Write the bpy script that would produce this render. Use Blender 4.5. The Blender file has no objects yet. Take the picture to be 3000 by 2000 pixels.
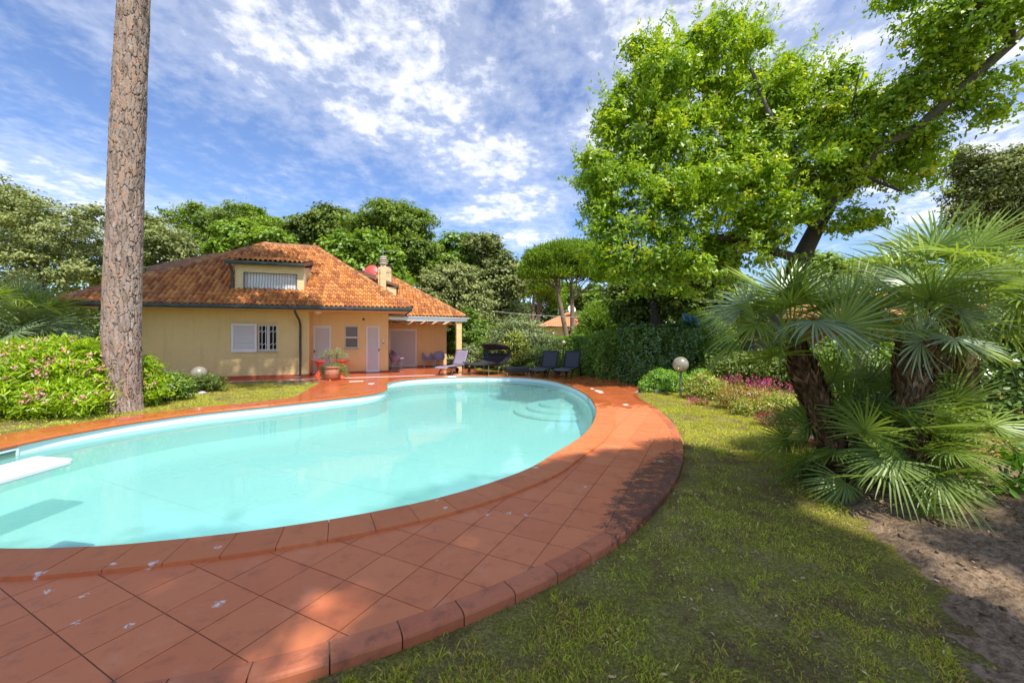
import bpy, bmesh, math, random
import numpy as np
from mathutils import Vector, Matrix
from mathutils.geometry import delaunay_2d_cdt, tessellate_polygon

# ------------------------------------------------------------------ camera, sky, sun, exposure
SC = bpy.context.scene
COL = SC.collection
CAM_H = 1.65
FPX = 1185.0            # focal length for a 3000 px wide picture
cam_d = bpy.data.cameras.new('camera')
cam_d.sensor_width = 36.0
cam_d.lens = FPX / 3000.0 * 36.0
cam_d.shift_y = -20.0 / 3000.0
cam_d.clip_start = 0.05
cam_d.clip_end = 2000.0
cam = bpy.data.objects.new('camera', cam_d)
cam.location = (0, 0, CAM_H)
cam.rotation_euler = (math.radians(90), 0, 0)
COL.objects.link(cam)
SC.camera = cam

SUN_EL = math.radians(58.5)
SUN_AZ = math.radians(147)          # from +Y clockwise: right and behind the camera
SUN_DIR = Vector((math.sin(SUN_AZ) * math.cos(SUN_EL), math.cos(SUN_AZ) * math.cos(SUN_EL), math.sin(SUN_EL)))
sun_d = bpy.data.lights.new('sun', 'SUN')
sun_d.energy = 2.9
sun_d.angle = math.radians(0.53)
sun_d.color = (1.0, 0.945, 0.86)
sun = bpy.data.objects.new('sun', sun_d)
sun.rotation_euler = SUN_DIR.to_track_quat('Z', 'Y').to_euler()
sun.location = (20, -18, 40)
COL.objects.link(sun)

SC.view_settings.view_transform = 'Standard'
SC.view_settings.look = 'None'
SC.view_settings.exposure = 1.15
SC.view_settings.gamma = 1.0
SC.view_settings.use_curve_mapping = False
SC.render.engine = 'CYCLES'
cy = SC.cycles
cy.use_denoising = True
try:
    cy.denoiser = 'OPENIMAGEDENOISE'
except Exception:
    pass
try:
    cy.denoising_prefilter = 'ACCURATE'
    cy.denoising_input_passes = 'RGB_ALBEDO_NORMAL'
except Exception:
    pass
cy.max_bounces = 8
cy.diffuse_bounces = 4
cy.glossy_bounces = 3
cy.transmission_bounces = 6
cy.transparent_max_bounces = 12
cy.caustics_reflective = False
cy.caustics_refractive = False
cy.sample_clamp_indirect = 6.0

W = bpy.data.worlds.new('World')
SC.world = W
W.use_nodes = True

class NT:
    """small helper for building node trees"""
    def __init__(self, tree):
        self.t = tree
        self.n = tree.nodes
        self.l = tree.links
    def node(self, typ, **kw):
        nd = self.n.new(typ)
        for k, v in kw.items():
            setattr(nd, k, v)
        return nd
    def link(self, a, b):
        self.l.new(a, b)
    def set(self, sock, v):
        if hasattr(v, 'is_linked') or isinstance(v, bpy.types.NodeSocket):
            self.link(v, sock)
        else:
            if isinstance(v, (tuple, list)) and sock.type == 'RGBA' and len(v) == 3:
                v = (*v, 1)
            sock.default_value = v
    def math(self, op, a, b=0.0, c=0.0, clamp=False):
        nd = self.node('ShaderNodeMath', operation=op, use_clamp=clamp)
        self.set(nd.inputs[0], a); self.set(nd.inputs[1], b); self.set(nd.inputs[2], c)
        return nd.outputs[0]
    def vmath(self, op, a, b=(0, 0, 0)):
        nd = self.node('ShaderNodeVectorMath', operation=op)
        self.set(nd.inputs[0], a); self.set(nd.inputs[1], b)
        return nd.outputs['Value'] if op in ('LENGTH', 'DISTANCE', 'DOT_PRODUCT') else nd.outputs[0]
    def mix(self, f, a, b, blend='MIX'):
        nd = self.node('ShaderNodeMix', data_type='RGBA', blend_type=blend)
        self.set(nd.inputs[0], f); self.set(nd.inputs[6], a); self.set(nd.inputs[7], b)
        return nd.outputs[2]
    def noise(self, vec, scale, detail=3.0, rough=0.55, dist=0.0):
        nd = self.node('ShaderNodeTexNoise')
        if vec is not None:
            self.link(vec, nd.inputs['Vector'])
        nd.inputs['Scale'].default_value = scale
        nd.inputs['Detail'].default_value = detail
        nd.inputs['Roughness'].default_value = rough
        nd.inputs['Distortion'].default_value = dist
        return nd.outputs['Fac']
    def ramp(self, f, stops, interp='LINEAR'):
        nd = self.node('ShaderNodeValToRGB')
        nd.color_ramp.interpolation = interp
        els = nd.color_ramp.elements
        while len(els) < len(stops):
            els.new(0.5)
        for e, (p, c) in zip(els, stops):
            e.position = p
            e.color = (*c, 1) if len(c) == 3 else c
        self.set(nd.inputs[0], f)
        return nd.outputs[0]
    def maprange(self, v, a, b, c=0.0, d=1.0, smooth=True):
        nd = self.node('ShaderNodeMapRange', interpolation_type='SMOOTHSTEP' if smooth else 'LINEAR')
        self.set(nd.inputs[0], v)
        for i, x in enumerate((a, b, c, d)):
            nd.inputs[1 + i].default_value = x
        return nd.outputs[0]
    def scale(self, vec, s):
        nd = self.node('ShaderNodeMapping')
        self.link(vec, nd.inputs[0])
        nd.inputs['Scale'].default_value = s
        return nd.outputs[0]

def build_world():
    t = NT(W.node_tree)
    t.n.clear()
    out = t.node('ShaderNodeOutputWorld')
    bg = t.node('ShaderNodeBackground')
    bg.inputs[1].default_value = 0.15
    sky = t.node('ShaderNodeTexSky', sky_type='NISHITA')
    sky.sun_disc = False
    sky.sun_elevation = SUN_EL
    sky.sun_rotation = SUN_AZ
    sky.altitude = 0
    sky.air_density = 1.0
    sky.dust_density = 0.35
    sky.ozone_density = 2.2
    tc = t.node('ShaderNodeTexCoord').outputs['Generated']
    sep = t.node('ShaderNodeSeparateXYZ')
    t.link(tc, sep.inputs[0])
    zz = t.math('ADD', t.math('MAXIMUM', sep.outputs[2], 0.0), 0.1)
    px = t.math('DIVIDE', sep.outputs[0], zz)
    py = t.math('DIVIDE', sep.outputs[1], zz)
    cmb = t.node('ShaderNodeCombineXYZ')
    t.link(px, cmb.inputs[0]); t.link(py, cmb.inputs[1])
    p = cmb.outputs[0]
    # banks of high cloud; unseen ones behind the camera added for fill light
    cover = None
    for (bx, by, r) in [(-.55, 1.0, .62), (-.38, 1.45, .48), (-.12, 1.85, .40), (.05, 2.35, .38), (.12, 2.9, .34), (-.25,2.5,.24),
                        (.55, 1.05, .62), (1.15, 1.25, .55), (.45,1.6,.34), (1.85, 1.75, .55), (2.3, 2.1, .5), (-2.35, 1.75, .62), (-2.25, 2.35, .62), (-2.6,3.0,.7),
                        (0, -1.5, 1.2), (1.8, -1.2, 1.0), (-2.0, -.9, 1.0), (2.6, .2, .8), (-2.4, .5, .6), (.3, -3.2, 1.2), (-3, -2.6, 1.2), (3.2, -2.4, 1.2), (-1.0, 3.7, .3), (1.35, 4.4, .5), (.2, .2, .6)]:
        d = t.vmath('DISTANCE', p, (bx, by, 0))
        b = t.maprange(d, r * 1.35, r * 0.25)
        cover = b if cover is None else t.math('MAXIMUM', cover, b)
    n_big = t.noise(p, 1.5, 4, .6, .4)
    n_cell = t.noise(t.scale(p, (1.0, .72, 1)), 7.5, 8, .62, .25)
    n_fine = t.noise(p, 19.0, 4, .6, .1)
    v = t.math('ADD', t.math('MULTIPLY', cover, .42), t.math('MULTIPLY', t.maprange(n_cell, .25, .75, .05, .75, False), .62))
    v = t.math('ADD', v, t.math('MULTIPLY', t.math('SUBTRACT', n_big, .5), .55))
    v = t.math('ADD', v, t.math('MULTIPLY', t.math('SUBTRACT', n_fine, .5), .34))
    dens = t.maprange(v, .38, .86)
    thin = t.maprange(v, .16, .62, .03, .34)
    dens = t.math('MAXIMUM', dens, thin)
    hor = t.maprange(sep.outputs[2], -.02, .10)
    dens = t.math('MULTIPLY', dens, t.math('ADD', t.math('MULTIPLY', hor, .75), .25))
    dens = t.math('MULTIPLY', dens, .90)
    shade = t.maprange(n_fine, .3, .75, .88, 1.02)
    ccol = t.node('ShaderNodeCombineColor')
    for i, k in enumerate((4.1, 4.13, 4.25)):
        t.link(t.math('MULTIPLY', shade, k), ccol.inputs[i])
    skyc = t.mix(1.0, sky.outputs[0], (.43, .50, .63), 'MULTIPLY')
    c = t.mix(dens, skyc, ccol.outputs[0])
    t.link(c, bg.inputs[0])
    t.link(bg.outputs[0], out.inputs[0])
build_world()

# ------------------------------------------------------------------ helpers
rng = np.random.default_rng(11)
random.seed(5)
MATS = {}

def material(name):
    m = bpy.data.materials.new(name)
    m.use_nodes = True
    t = NT(m.node_tree)
    t.n.clear()
    out = t.node('ShaderNodeOutputMaterial')
    MATS[name] = m
    return m, t, out

def principled(t, out, color=None, rough=.6, metallic=0.0, spec=.5, bump=None, bump_s=.3, bump_d=.02):
    b = t.node('ShaderNodeBsdfPrincipled')
    if color is not None:
        t.set(b.inputs['Base Color'], color)
    t.set(b.inputs['Roughness'], rough)
    t.set(b.inputs['Metallic'], metallic)
    t.set(b.inputs['Specular IOR Level'], spec)
    if bump is not None:
        bn = t.node('ShaderNodeBump')
        bn.inputs['Strength'].default_value = bump_s
        bn.inputs['Distance'].default_value = bump_d
        t.link(bump, bn.inputs['Height'])
        t.link(bn.outputs[0], b.inputs['Normal'])
    t.link(b.outputs[0], out.inputs[0])
    return b

def P(px, py, z=0.0):
    """ground point seen at a photo pixel"""
    Y = (CAM_H - z) * FPX / (py - 980.0)
    return ((px - 1500.0) / FPX * Y, Y)

def Q(px, py, Y):
    """point at depth Y seen at a photo pixel"""
    return ((px - 1500.0) / FPX * Y, Y, CAM_H + (980.0 - py) / FPX * Y)

GZ = -0.075      # level of the lawn

def tag(o, label=None, cat=None, group=None, kind=None):
    if label: o['label'] = label
    if cat: o['category'] = cat
    if group: o['group'] = group
    if kind: o['kind'] = kind
    return o

def empty(name, loc, rz=0.0, label=None, cat=None, group=None):
    o = bpy.data.objects.new(name, None)
    o.empty_display_size = .2
    o.location = loc
    o.rotation_euler = (0, 0, rz)
    COL.objects.link(o)
    return tag(o, label, cat, group)

def link_obj(name, me, parent=None, loc=None):
    o = bpy.data.objects.new(name, me)
    COL.objects.link(o)
    if parent is not None:
        o.parent = parent
    if loc is not None:
        o.location = loc
    return o

def copy_tree(o, parent=None):
    c = o.copy()
    COL.objects.link(c)
    c.parent = parent
    for ch in o.children:
        copy_tree(ch, c)
    return c

def np_mesh(name, V, F, mat, tint=None, smooth=False):
    """V (n,3), F (m,k)"""
    V = np.ascontiguousarray(V, dtype=np.float32)
    F = np.ascontiguousarray(F, dtype=np.int32)
    me = bpy.data.meshes.new(name)
    me.vertices.add(len(V))
    me.vertices.foreach_set('co', V.ravel())
    m, k = F.shape
    me.loops.add(m * k)
    me.loops.foreach_set('vertex_index', F.ravel())
    me.polygons.add(m)
    me.polygons.foreach_set('loop_start', np.arange(0, m * k, k, dtype=np.int32))
    try:
        me.polygons.foreach_set('loop_total', np.full(m, k, dtype=np.int32))
    except Exception:
        pass
    if smooth:
        me.polygons.foreach_set('use_smooth', np.ones(m, dtype=bool))
    if tint is not None:
        a = me.attributes.new('tint', 'FLOAT', 'FACE')
        a.data.foreach_set('value', np.ascontiguousarray(tint, dtype=np.float32))
    me.update(calc_edges=True)
    me.materials.append(MATS[mat] if isinstance(mat, str) else mat)
    return me

class MB:
    """collects simple shapes, builds ONE mesh object"""
    def __init__(self):
        self.v = []; self.f = []; self.s = []
    def add(self, V, F, smooth=False):
        o = len(self.v)
        self.v += [tuple(p) for p in V]
        self.f += [tuple(i + o for i in f) for f in F]
        self.s += [smooth] * len(F)
        return self
    def box(self, x0, x1, y0, y1, z0, z1):
        V = [(x, y, z) for z in (z0, z1) for y in (y0, y1) for x in (x0, x1)]
        return self.add(V, [(0, 2, 3, 1), (4, 5, 7, 6), (0, 1, 5, 4), (2, 6, 7, 3), (0, 4, 6, 2), (1, 3, 7, 5)])
    def bar(self, a, b, w, h):
        a = Vector(a); b = Vector(b)
        d = (b - a).normalized()
        up = Vector((0, 0, 1)) if abs(d.z) < .95 else Vector((0, 1, 0))
        s = d.cross(up).normalized() * w / 2
        u = s.cross(d).normalized() * h / 2
        V = [a - s - u, a + s - u, a + s + u, a - s + u, b - s - u, b + s - u, b + s + u, b - s + u]
        return self.add(V, [(0, 3, 2, 1), (4, 5, 6, 7), (0, 1, 5, 4), (1, 2, 6, 5), (2, 3, 7, 6), (3, 0, 4, 7)])
    def tube(self, pts, rad, n=8, cap=True):
        pts = [Vector(p) for p in pts]
        if not hasattr(rad, '__len__'): rad = [rad] * len(pts)
        rings = []
        ref = Vector((.3, .9, .1))
        for i, p in enumerate(pts):
            d = (pts[min(i + 1, len(pts) - 1)] - pts[max(i - 1, 0)]).normalized()
            s = d.cross(ref)
            if s.length < .05: s = d.cross(Vector((1, 0, 0)))
            s.normalize(); u = d.cross(s)
            rings.append([p + (s * math.cos(2 * math.pi * k / n) + u * math.sin(2 * math.pi * k / n)) * rad[i] for k in range(n)])
        V = [q for r in rings for q in r]
        F = [(i * n + k, i * n + (k + 1) % n, (i + 1) * n + (k + 1) % n, (i + 1) * n + k) for i in range(len(pts) - 1) for k in range(n)]
        self.add(V, F, True)
        if cap:
            self.add(rings[0], [tuple(range(n - 1, -1, -1))]); self.add(rings[-1], [tuple(range(n))])
        return self
    def lathe(self, prof, n=24, c=(0, 0, 0), close=True):
        V = [(c[0] + r * math.cos(2 * math.pi * k / n), c[1] + r * math.sin(2 * math.pi * k / n), c[2] + z) for r, z in prof for k in range(n)]
        F = [(i * n + k, i * n + (k + 1) % n, (i + 1) * n + (k + 1) % n, (i + 1) * n + k) for i in range(len(prof) - 1) for k in range(n)]
        self.add(V, F, True)
        if close:
            self.add(V[:n], [tuple(range(n - 1, -1, -1))]); self.add(V[-n:], [tuple(range(n))])
        return self
    def prism(self, poly, z0, z1):
        n = len(poly)
        V = [(x, y, z0) for x, y in poly] + [(x, y, z1) for x, y in poly]
        F = [tuple(range(n - 1, -1, -1)), tuple(range(n, 2 * n))] + [(k, (k + 1) % n, n + (k + 1) % n, n + k) for k in range(n)]
        return self.add(V, F)
    def grid(self, rows, smooth=True, thick=None):
        m = len(rows); n = len(rows[0])
        V = [p for r in rows for p in r]
        F = [(i * n + j, i * n + j + 1, (i + 1) * n + j + 1, (i + 1) * n + j) for i in range(m - 1) for j in range(n - 1)]
        return self.add(V, F, smooth)
    def build(self, name, mat, parent=None, bevel=None, solid=None):
        me = bpy.data.meshes.new(name)
        me.from_pydata(self.v, [], self.f)
        me.polygons.foreach_set('use_smooth', self.s)
        me.update()
        me.materials.append(MATS[mat] if isinstance(mat, str) else mat)
        o = link_obj(name, me, parent)
        if solid:
            md = o.modifiers.new('solid', 'SOLIDIFY'); md.thickness = solid; md.offset = 0
        if bevel:
            md = o.modifiers.new('bevel', 'BEVEL'); md.width = bevel; md.segments = 2; md.limit_method = 'ANGLE'
        return o

def in_poly(x, y, poly):
    x = np.asarray(x); y = np.asarray(y)
    r = np.zeros(x.shape, bool)
    n = len(poly)
    for i in range(n):
        x0, y0 = poly[i]; x1, y1 = poly[(i + 1) % n]
        if y0 == y1: continue
        c = ((y0 > y) != (y1 > y)) & (x < (x1 - x0) * (y - y0) / (y1 - y0) + x0)
        r ^= c
    return r

def spline(pts, closed, step):
    """Catmull-Rom through pts, resampled about every `step` metres"""
    n = len(pts); out = []
    rngi = range(n if closed else n - 1)
    g = (lambda i: pts[i % n]) if closed else (lambda i: pts[max(0, min(n - 1, i))])
    for i in rngi:
        p0, p1, p2, p3 = [np.array(g(i + k), float) for k in (-1, 0, 1, 2)]
        m = 12
        for k in range(m):
            t = k / m
            out.append(.5 * ((2 * p1) + (-p0 + p2) * t + (2 * p0 - 5 * p1 + 4 * p2 - p3) * t * t + (-p0 + 3 * p1 - 3 * p2 + p3) * t ** 3))
    if not closed: out.append(np.array(pts[-1], float))
    A = np.array(out)
    if closed: A = np.vstack([A, A[:1]])
    d = np.r_[0, np.cumsum(np.linalg.norm(np.diff(A, axis=0), axis=1))]
    m = max(2, int(round(d[-1] / step)))
    s = np.linspace(0, d[-1], m + 1)
    R = np.c_[np.interp(s, d, A[:, 0]), np.interp(s, d, A[:, 1])]
    return R[:-1] if closed else R

def offset_curve(C, dist, closed=True):
    """shift to the right-hand side of travel"""
    if closed:
        T = np.roll(C, -1, 0) - np.roll(C, 1, 0)
    else:
        T = np.gradient(C, axis=0)
    T /= np.linalg.norm(T, axis=1)[:, None]
    N = np.c_[T[:, 1], -T[:, 0]]
    return C + N * dist

def smooth_noise(x, y, freq, seed=0):
    r = np.random.default_rng(seed)
    L = r.random((64, 64))
    u = np.asarray(x) * freq; v = np.asarray(y) * freq
    i = np.floor(u).astype(int); j = np.floor(v).astype(int)
    a = u - i; b = v - j
    a = a * a * (3 - 2 * a); b = b * b * (3 - 2 * b)
    g = lambda p, q: L[p % 64, q % 64]
    return (g(i, j) * (1 - a) + g(i + 1, j) * a) * (1 - b) + (g(i, j + 1) * (1 - a) + g(i + 1, j + 1) * a) * b
def fbm(x, y, f, seed=0, oct=4):
    s = 0; a = 1; t = 0
    for k in range(oct):
        s = s + a * smooth_noise(x, y, f, seed + k); t += a; a *= .5; f *= 2.03
    return s / t
# ------------------------------------------------------------------ materials
def simple(name, col, rough=.6, metallic=0.0, var=.12, scale=8.0, bump_s=0.0, spec=.5):
    m, t, out = material(name)
    g = t.node('ShaderNodeNewGeometry').outputs['Position']
    n = t.noise(g, scale, 4)
    c = t.mix(n, tuple(x * (1 - var) for x in col), tuple(min(1, x * (1 + var)) for x in col))
    principled(t, out, c, rough, metallic, spec, n if bump_s else None, bump_s, .01)
    return m

LEAF_GAIN = 1.5
def leaf_mat(name, stops, trans=.35, gloss=.06, rough=.42, tcol=(1.25, 1.2, .55)):
    m, t, out = material(name)
    a = t.node('ShaderNodeAttribute', attribute_name='tint').outputs['Fac']
    c = t.ramp(a, [(p_, tuple(min(.9, x * LEAF_GAIN) for x in q_)) for p_, q_ in stops])
    d = t.node('ShaderNodeBsdfDiffuse'); t.link(c, d.inputs[0])
    tr = t.node('ShaderNodeBsdfTranslucent')
    t.link(t.mix(1.0, c, tcol, 'MULTIPLY'), tr.inputs[0])
    mx = t.node('ShaderNodeMixShader'); mx.inputs[0].default_value = trans
    t.link(d.outputs[0], mx.inputs[1]); t.link(tr.outputs[0], mx.inputs[2])
    gl = t.node('ShaderNodeBsdfGlossy'); gl.inputs['Roughness'].default_value = rough
    gl.inputs[0].default_value = (.9, .95, .9, 1)
    mg = t.node('ShaderNodeMixShader'); mg.inputs[0].default_value = gloss
    t.link(mx.outputs[0], mg.inputs[1]); t.link(gl.outputs[0], mg.inputs[2])
    t.link(mg.outputs[0], out.inputs[0])
    return m

def ST(*cols):
    n = len(cols)
    return [(i / (n - 1), c) for i, c in enumerate(cols)]

leaf_mat('leaf_oak', ST((.085, .15, .010), (.15, .25, .013), (.23, .345, .018), (.46, .47, .03)), .45, .04)
leaf_mat('leaf_holm', ST((.11, .135, .042), (.19, .215, .072), (.30, .32, .125)), .28, .02, .5, (1.1, 1.15, .8))
leaf_mat('leaf_dark', ST((.06, .095, .02), (.105, .15, .03), (.17, .22, .045)), .33, .02)
leaf_mat('leaf_mid', ST((.08, .14, .02), (.13, .21, .03), (.21, .30, .045)), .38, .03)
leaf_mat('leaf_bright', ST((.10, .175, .022), (.16, .255, .032), (.25, .345, .045)), .42, .03)
leaf_mat('leaf_feather', ST((.08, .13, .022), (.135, .195, .032), (.21, .28, .045)), .42, .02)
leaf_mat('leaf_pine', ST((.085, .14, .016), (.14, .22, .022), (.22, .31, .03)), .3, .015)
leaf_mat('leaf_silver', ST((.10, .14, .05), (.17, .21, .085), (.27, .30, .14)), .25, .03)
leaf_mat('leaf_oleander', ST((.13, .21, .008), (.22, .33, .010), (.34, .46, .015)), .40, .03, .4)
leaf_mat('leaf_laurel', ST((.04, .085, .016), (.07, .135, .022), (.115, .19, .035)), .28, .06, .3)
leaf_mat('leaf_box', ST((.10, .21, .016), (.16, .31, .022), (.24, .40, .04)), .35, .06)
leaf_mat('leaf_yellow', ST((.17, .23, .03), (.26, .30, .04), (.38, .37, .06)), .35, .05)
leaf_mat('leaf_nandina', ST((.14, .20, .035), (.26, .22, .04), (.36, .17, .05), (.17, .23, .03)), .35, .05)
leaf_mat('leaf_red', ST((.18, .05, .045), (.28, .09, .06), (.24, .16, .07)), .3, .05)
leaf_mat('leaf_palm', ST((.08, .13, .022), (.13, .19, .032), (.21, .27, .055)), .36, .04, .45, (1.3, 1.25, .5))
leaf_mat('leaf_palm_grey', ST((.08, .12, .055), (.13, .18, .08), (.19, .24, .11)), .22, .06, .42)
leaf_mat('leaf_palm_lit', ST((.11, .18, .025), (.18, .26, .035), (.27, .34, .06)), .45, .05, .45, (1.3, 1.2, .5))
leaf_mat('leaf_cordyline', ST((.14, .24, .035), (.30, .40, .09), (.50, .55, .20)), .3, .08)
leaf_mat('flower_pink', ST((.62, .10, .17), (.80, .25, .30), (.86, .45, .47)), .3, .02)
leaf_mat('flower_magenta', ST((.62, .02, .18), (.80, .05, .28), (.88, .20, .42)), .3, .02)
leaf_mat('flower_white', ST((.75, .72, .68), (.85, .83, .80)), .25, .02)
leaf_mat('grass', ST((.40, .30, .11), (.36, .33, .05), (.30, .37, .03), (.40, .44, .045), (.58, .52, .20)), .40, .01)
leaf_mat('dead_fibre', ST((.05, .028, .014), (.12, .066, .032), (.26, .16, .085)), .12, .04)
leaf_mat('litter', ST((.20, .11, .045), (.36, .24, .11), (.50, .42, .25)), .1, .03)

simple('bark_dark', (.055, .045, .036), .9, 0, .5, 9, .8)
simple('bark_oak', (.11, .10, .085), .9, 0, .6, 5, .8)
simple('bark_grey', (.15, .125, .10), .9, 0, .45, 7, .8)
simple('bark_pine_far', (.20, .135, .095), .9, 0, .4, 4, .6)
simple('petiole', (.13, .20, .05), .5, 0, .2, 5)
simple('stem_red', (.22, .085, .05), .7, 0, .3, 30)
simple('white_paint', (.80, .79, .77), .38, 0, .03, 3)
simple('shutter_white', (.78, .74, .72), .45, 0, .03, 3)
simple('roller_white', (.78, .78, .76), .5, 0, .03, 3)
simple('dark_metal', (.022, .022, .026), .35, .3, .2, 20)
simple('iron_blue', (.06, .065, .12), .5, .2, .2, 20)
simple('steel', (.55, .56, .58), .28, 1.0, .05, 10)
simple('aluminium', (.62, .62, .62), .35, .9, .06, 6)
simple('post_grey', (.16, .165, .17), .45, .4, .15, 30)
simple('stone', (.42, .40, .37), .85, 0, .3, 12, .6)
simple('concrete', (.50, .43, .35), .85, 0, .2, 10, .4)
simple('mortar', (.34, .27, .22), .95, 0, .35, 7, .6)
simple('grout', (.25, .20, .15), .9, 0, .3, 25, .3)
simple('brown_metal', (.20, .105, .072), .45, .1, .08, 4)
simple('dish_red', (.48, .07, .055), .42, 0, .05, 4)
simple('table_red', (.72, .085, .035), .22, 0, .04, 4)
simple('lilac_plastic', (.33, .29, .41), .42, 0, .08, 12)
simple('wicker_dark', (.028, .025, .026), .55, 0, .35, 90, .5)
simple('sling_dark', (.040, .038, .046), .5, 0, .25, 120, .4)
simple('sling_lilac', (.27, .22, .29), .5, 0, .45, 45, .4)
simple('net_blue', (.02, .16, .42), .4, 0, .1, 10)
simple('plastic_white', (.84, .84, .83), .3, 0, .02, 4)
simple('rubber_black', (.02, .02, .02), .6, 0, .1, 10)
simple('cable_grey', (.32, .32, .34), .5, 0, .1, 10)
simple('far_wall', (.66, .58, .42), .9, 0, .05, 3)
simple('wood_dark', (.075, .04, .024), .6, 0, .3, 6)
simple('fabric_beige', (.60, .44, .29), .85, 0, .10, 12)
simple('fibreglass', (.86, .86, .86), .3, 0, .03, 14)
simple('soil_pot', (.09, .06, .04), .95, 0, .3, 20)
simple('leaf_base_brown', (.12, .07, .04), .85, 0, .5, 40, .4)

SPOTS = [(*P(*q[:2]), q[2]) for q in ((118, 1690, .030), (330, 1662, .018), (445, 1660, .030), (140, 1730, .024), (245, 1745, .016), (640, 1768, .024), (225, 1822, .018), (1425, 1506, .024), (1490, 1502, .022), (1542, 1508, .020), (1305, 1495, .015), (380, 1830, .012), (640, 1612, .018), (1280, 1472, .012), (1715, 1425, .014))]
def m_terracotta(name, kind):
    """deck tiles: terracotta, wet and glossy beyond a ragged line, black lichen along one stretch of kerb"""
    m, t, out = material(name)
    pos = t.node('ShaderNodeNewGeometry').outputs['Position']
    sep = t.node('ShaderNodeSeparateXYZ'); t.link(pos, sep.inputs[0])
    X, Y = sep.outputs[0], sep.outputs[1]
    rnd = t.node('ShaderNodeObjectInfo').outputs['Random']
    n1 = t.noise(pos, 2.2, 5, .6); n2 = t.noise(pos, 38, 4, .6); n3 = t.noise(pos, 7.0, 5, .65)
    if kind == 'kerb':
        a, b = (.44, .115, .05), (.56, .185, .085)
    elif kind == 'coping':
        a, b = (.57, .155, .052), (.67, .215, .072)
    else:
        a, b = (.60, .16, .060), (.72, .235, .092)
    base = t.mix(t.math('ADD', t.math('MULTIPLY', n1, .5), t.math('MULTIPLY', rnd, .5)), a, b)
    base = t.mix(t.math('MULTIPLY', t.maprange(n2, .45, .8), .22), base, (.62, .27, .15))
    base = t.mix(t.math('MULTIPLY', t.maprange(n3, .50, .72), .42), base, (.33, .10, .055))
    n5 = t.noise(t.scale(pos, (1, 1, 1)), 3.3, 6, .7)
    base = t.mix(t.math('MULTIPLY', t.maprange(n5, .54, .70), .28), base, (.72, .34, .20))
    # wet
    yy = t.math('ADD', Y, t.math('MULTIPLY', t.math('SUBTRACT', n1, .5), 3.0))
    yy = t.math('ADD', yy, t.math('MULTIPLY', t.math('SUBTRACT', n3, .5), 1.6))
    w1 = t.maprange(yy, 9.0, 9.5)
    w2 = t.maprange(X, -5.6, -6.0)
    wet = t.math('MAXIMUM', w1, w2)
    pud = t.maprange(t.noise(pos, 1.4, 3, .5), .30, .62)
    wetcol = t.mix(1.0, base, (.80, .66, .52), 'MULTIPLY')
    col = t.mix(t.math('MULTIPLY', wet, .92), base, wetcol)
    # lichen
    if kind != 'coping':
        cx = t.math('SUBTRACT', X, 1.72); cyy = t.math('SUBTRACT', Y, 4.55)
        al = t.math('ADD', t.math('MULTIPLY', cx, .556), t.math('MULTIPLY', cyy, .831))
        ac = t.math('SUBTRACT', t.math('MULTIPLY', cx, .831), t.math('MULTIPLY', cyy, .556))
        e = t.math('ADD', t.math('POWER', t.math('ABSOLUTE', t.math('DIVIDE', al, 2.0)), 2.0), t.math('POWER', t.math('ABSOLUTE', t.math('DIVIDE', ac, .52)), 2.0))
        reg = t.maprange(e, 1.25, .15)
        ln = t.noise(pos, 9.0, 6, .7); lf = t.noise(pos, 45.0, 4, .7)
        lm = t.math('ADD', t.math('MULTIPLY', ln, .6), t.math('MULTIPLY', lf, .4))
        lich = t.maprange(t.math('ADD', lm, t.math('MULTIPLY', reg, .25)), .64, .75)
        lich = t.math('MULTIPLY', lich, t.maprange(reg, 0, .2))
        col = t.mix(t.math('MULTIPLY', lich, .80), col, (.05, .038, .033))
        # a little general soot on the kerb
        if kind == 'kerb':
            col = t.mix(t.math('MULTIPLY', t.maprange(n3, .50, .72), .38), col, (.12, .06, .042))
    # bird droppings and scuffs
    vo = t.node('ShaderNodeTexVoronoi'); vo.inputs['Scale'].default_value = 1.15
    t.link(t.vmath('ADD', pos, (.37, .12, 0)), vo.inputs['Vector'])
    dd = t.math('ADD', vo.outputs['Distance'], t.math('MULTIPLY', t.math('SUBTRACT', t.noise(pos, 26, 4, .7), .5), .30))
    spot = t.maprange(dd, .045, .015)
    nsp = t.math('MULTIPLY', t.math('SUBTRACT', t.noise(pos, 34, 5, .75, .6), .5), .17)
    for (sx_, sy_, sr_) in SPOTS:
        q = t.math('ADD', t.vmath('DISTANCE', t.scale(pos, (1, 1, 0)), (sx_, sy_, 0)), nsp)
        spot = t.math('MAXIMUM', spot, t.maprange(q, sr_, sr_ * .45))
    col = t.mix(t.math('MULTIPLY', spot, .82), col, (.80, .75, .68))
    r_dry = t.math('ADD', .42, t.math('MULTIPLY', n2, .2))
    r_wet = t.math('ADD', .05, t.math('MULTIPLY', t.math('SUBTRACT', 1.0, pud), .22))
    rough = t.math('ADD', t.math('MULTIPLY', wet, r_wet), t.math('MULTIPLY', t.math('SUBTRACT', 1.0, wet), r_dry))
    b = principled(t, out, col, rough, 0, .30, n2, .10, .004)
    return m
m_terracotta('deck_tile', 'tile'); m_terracotta('deck_kerb', 'kerb'); m_terracotta('deck_coping', 'coping')

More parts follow.
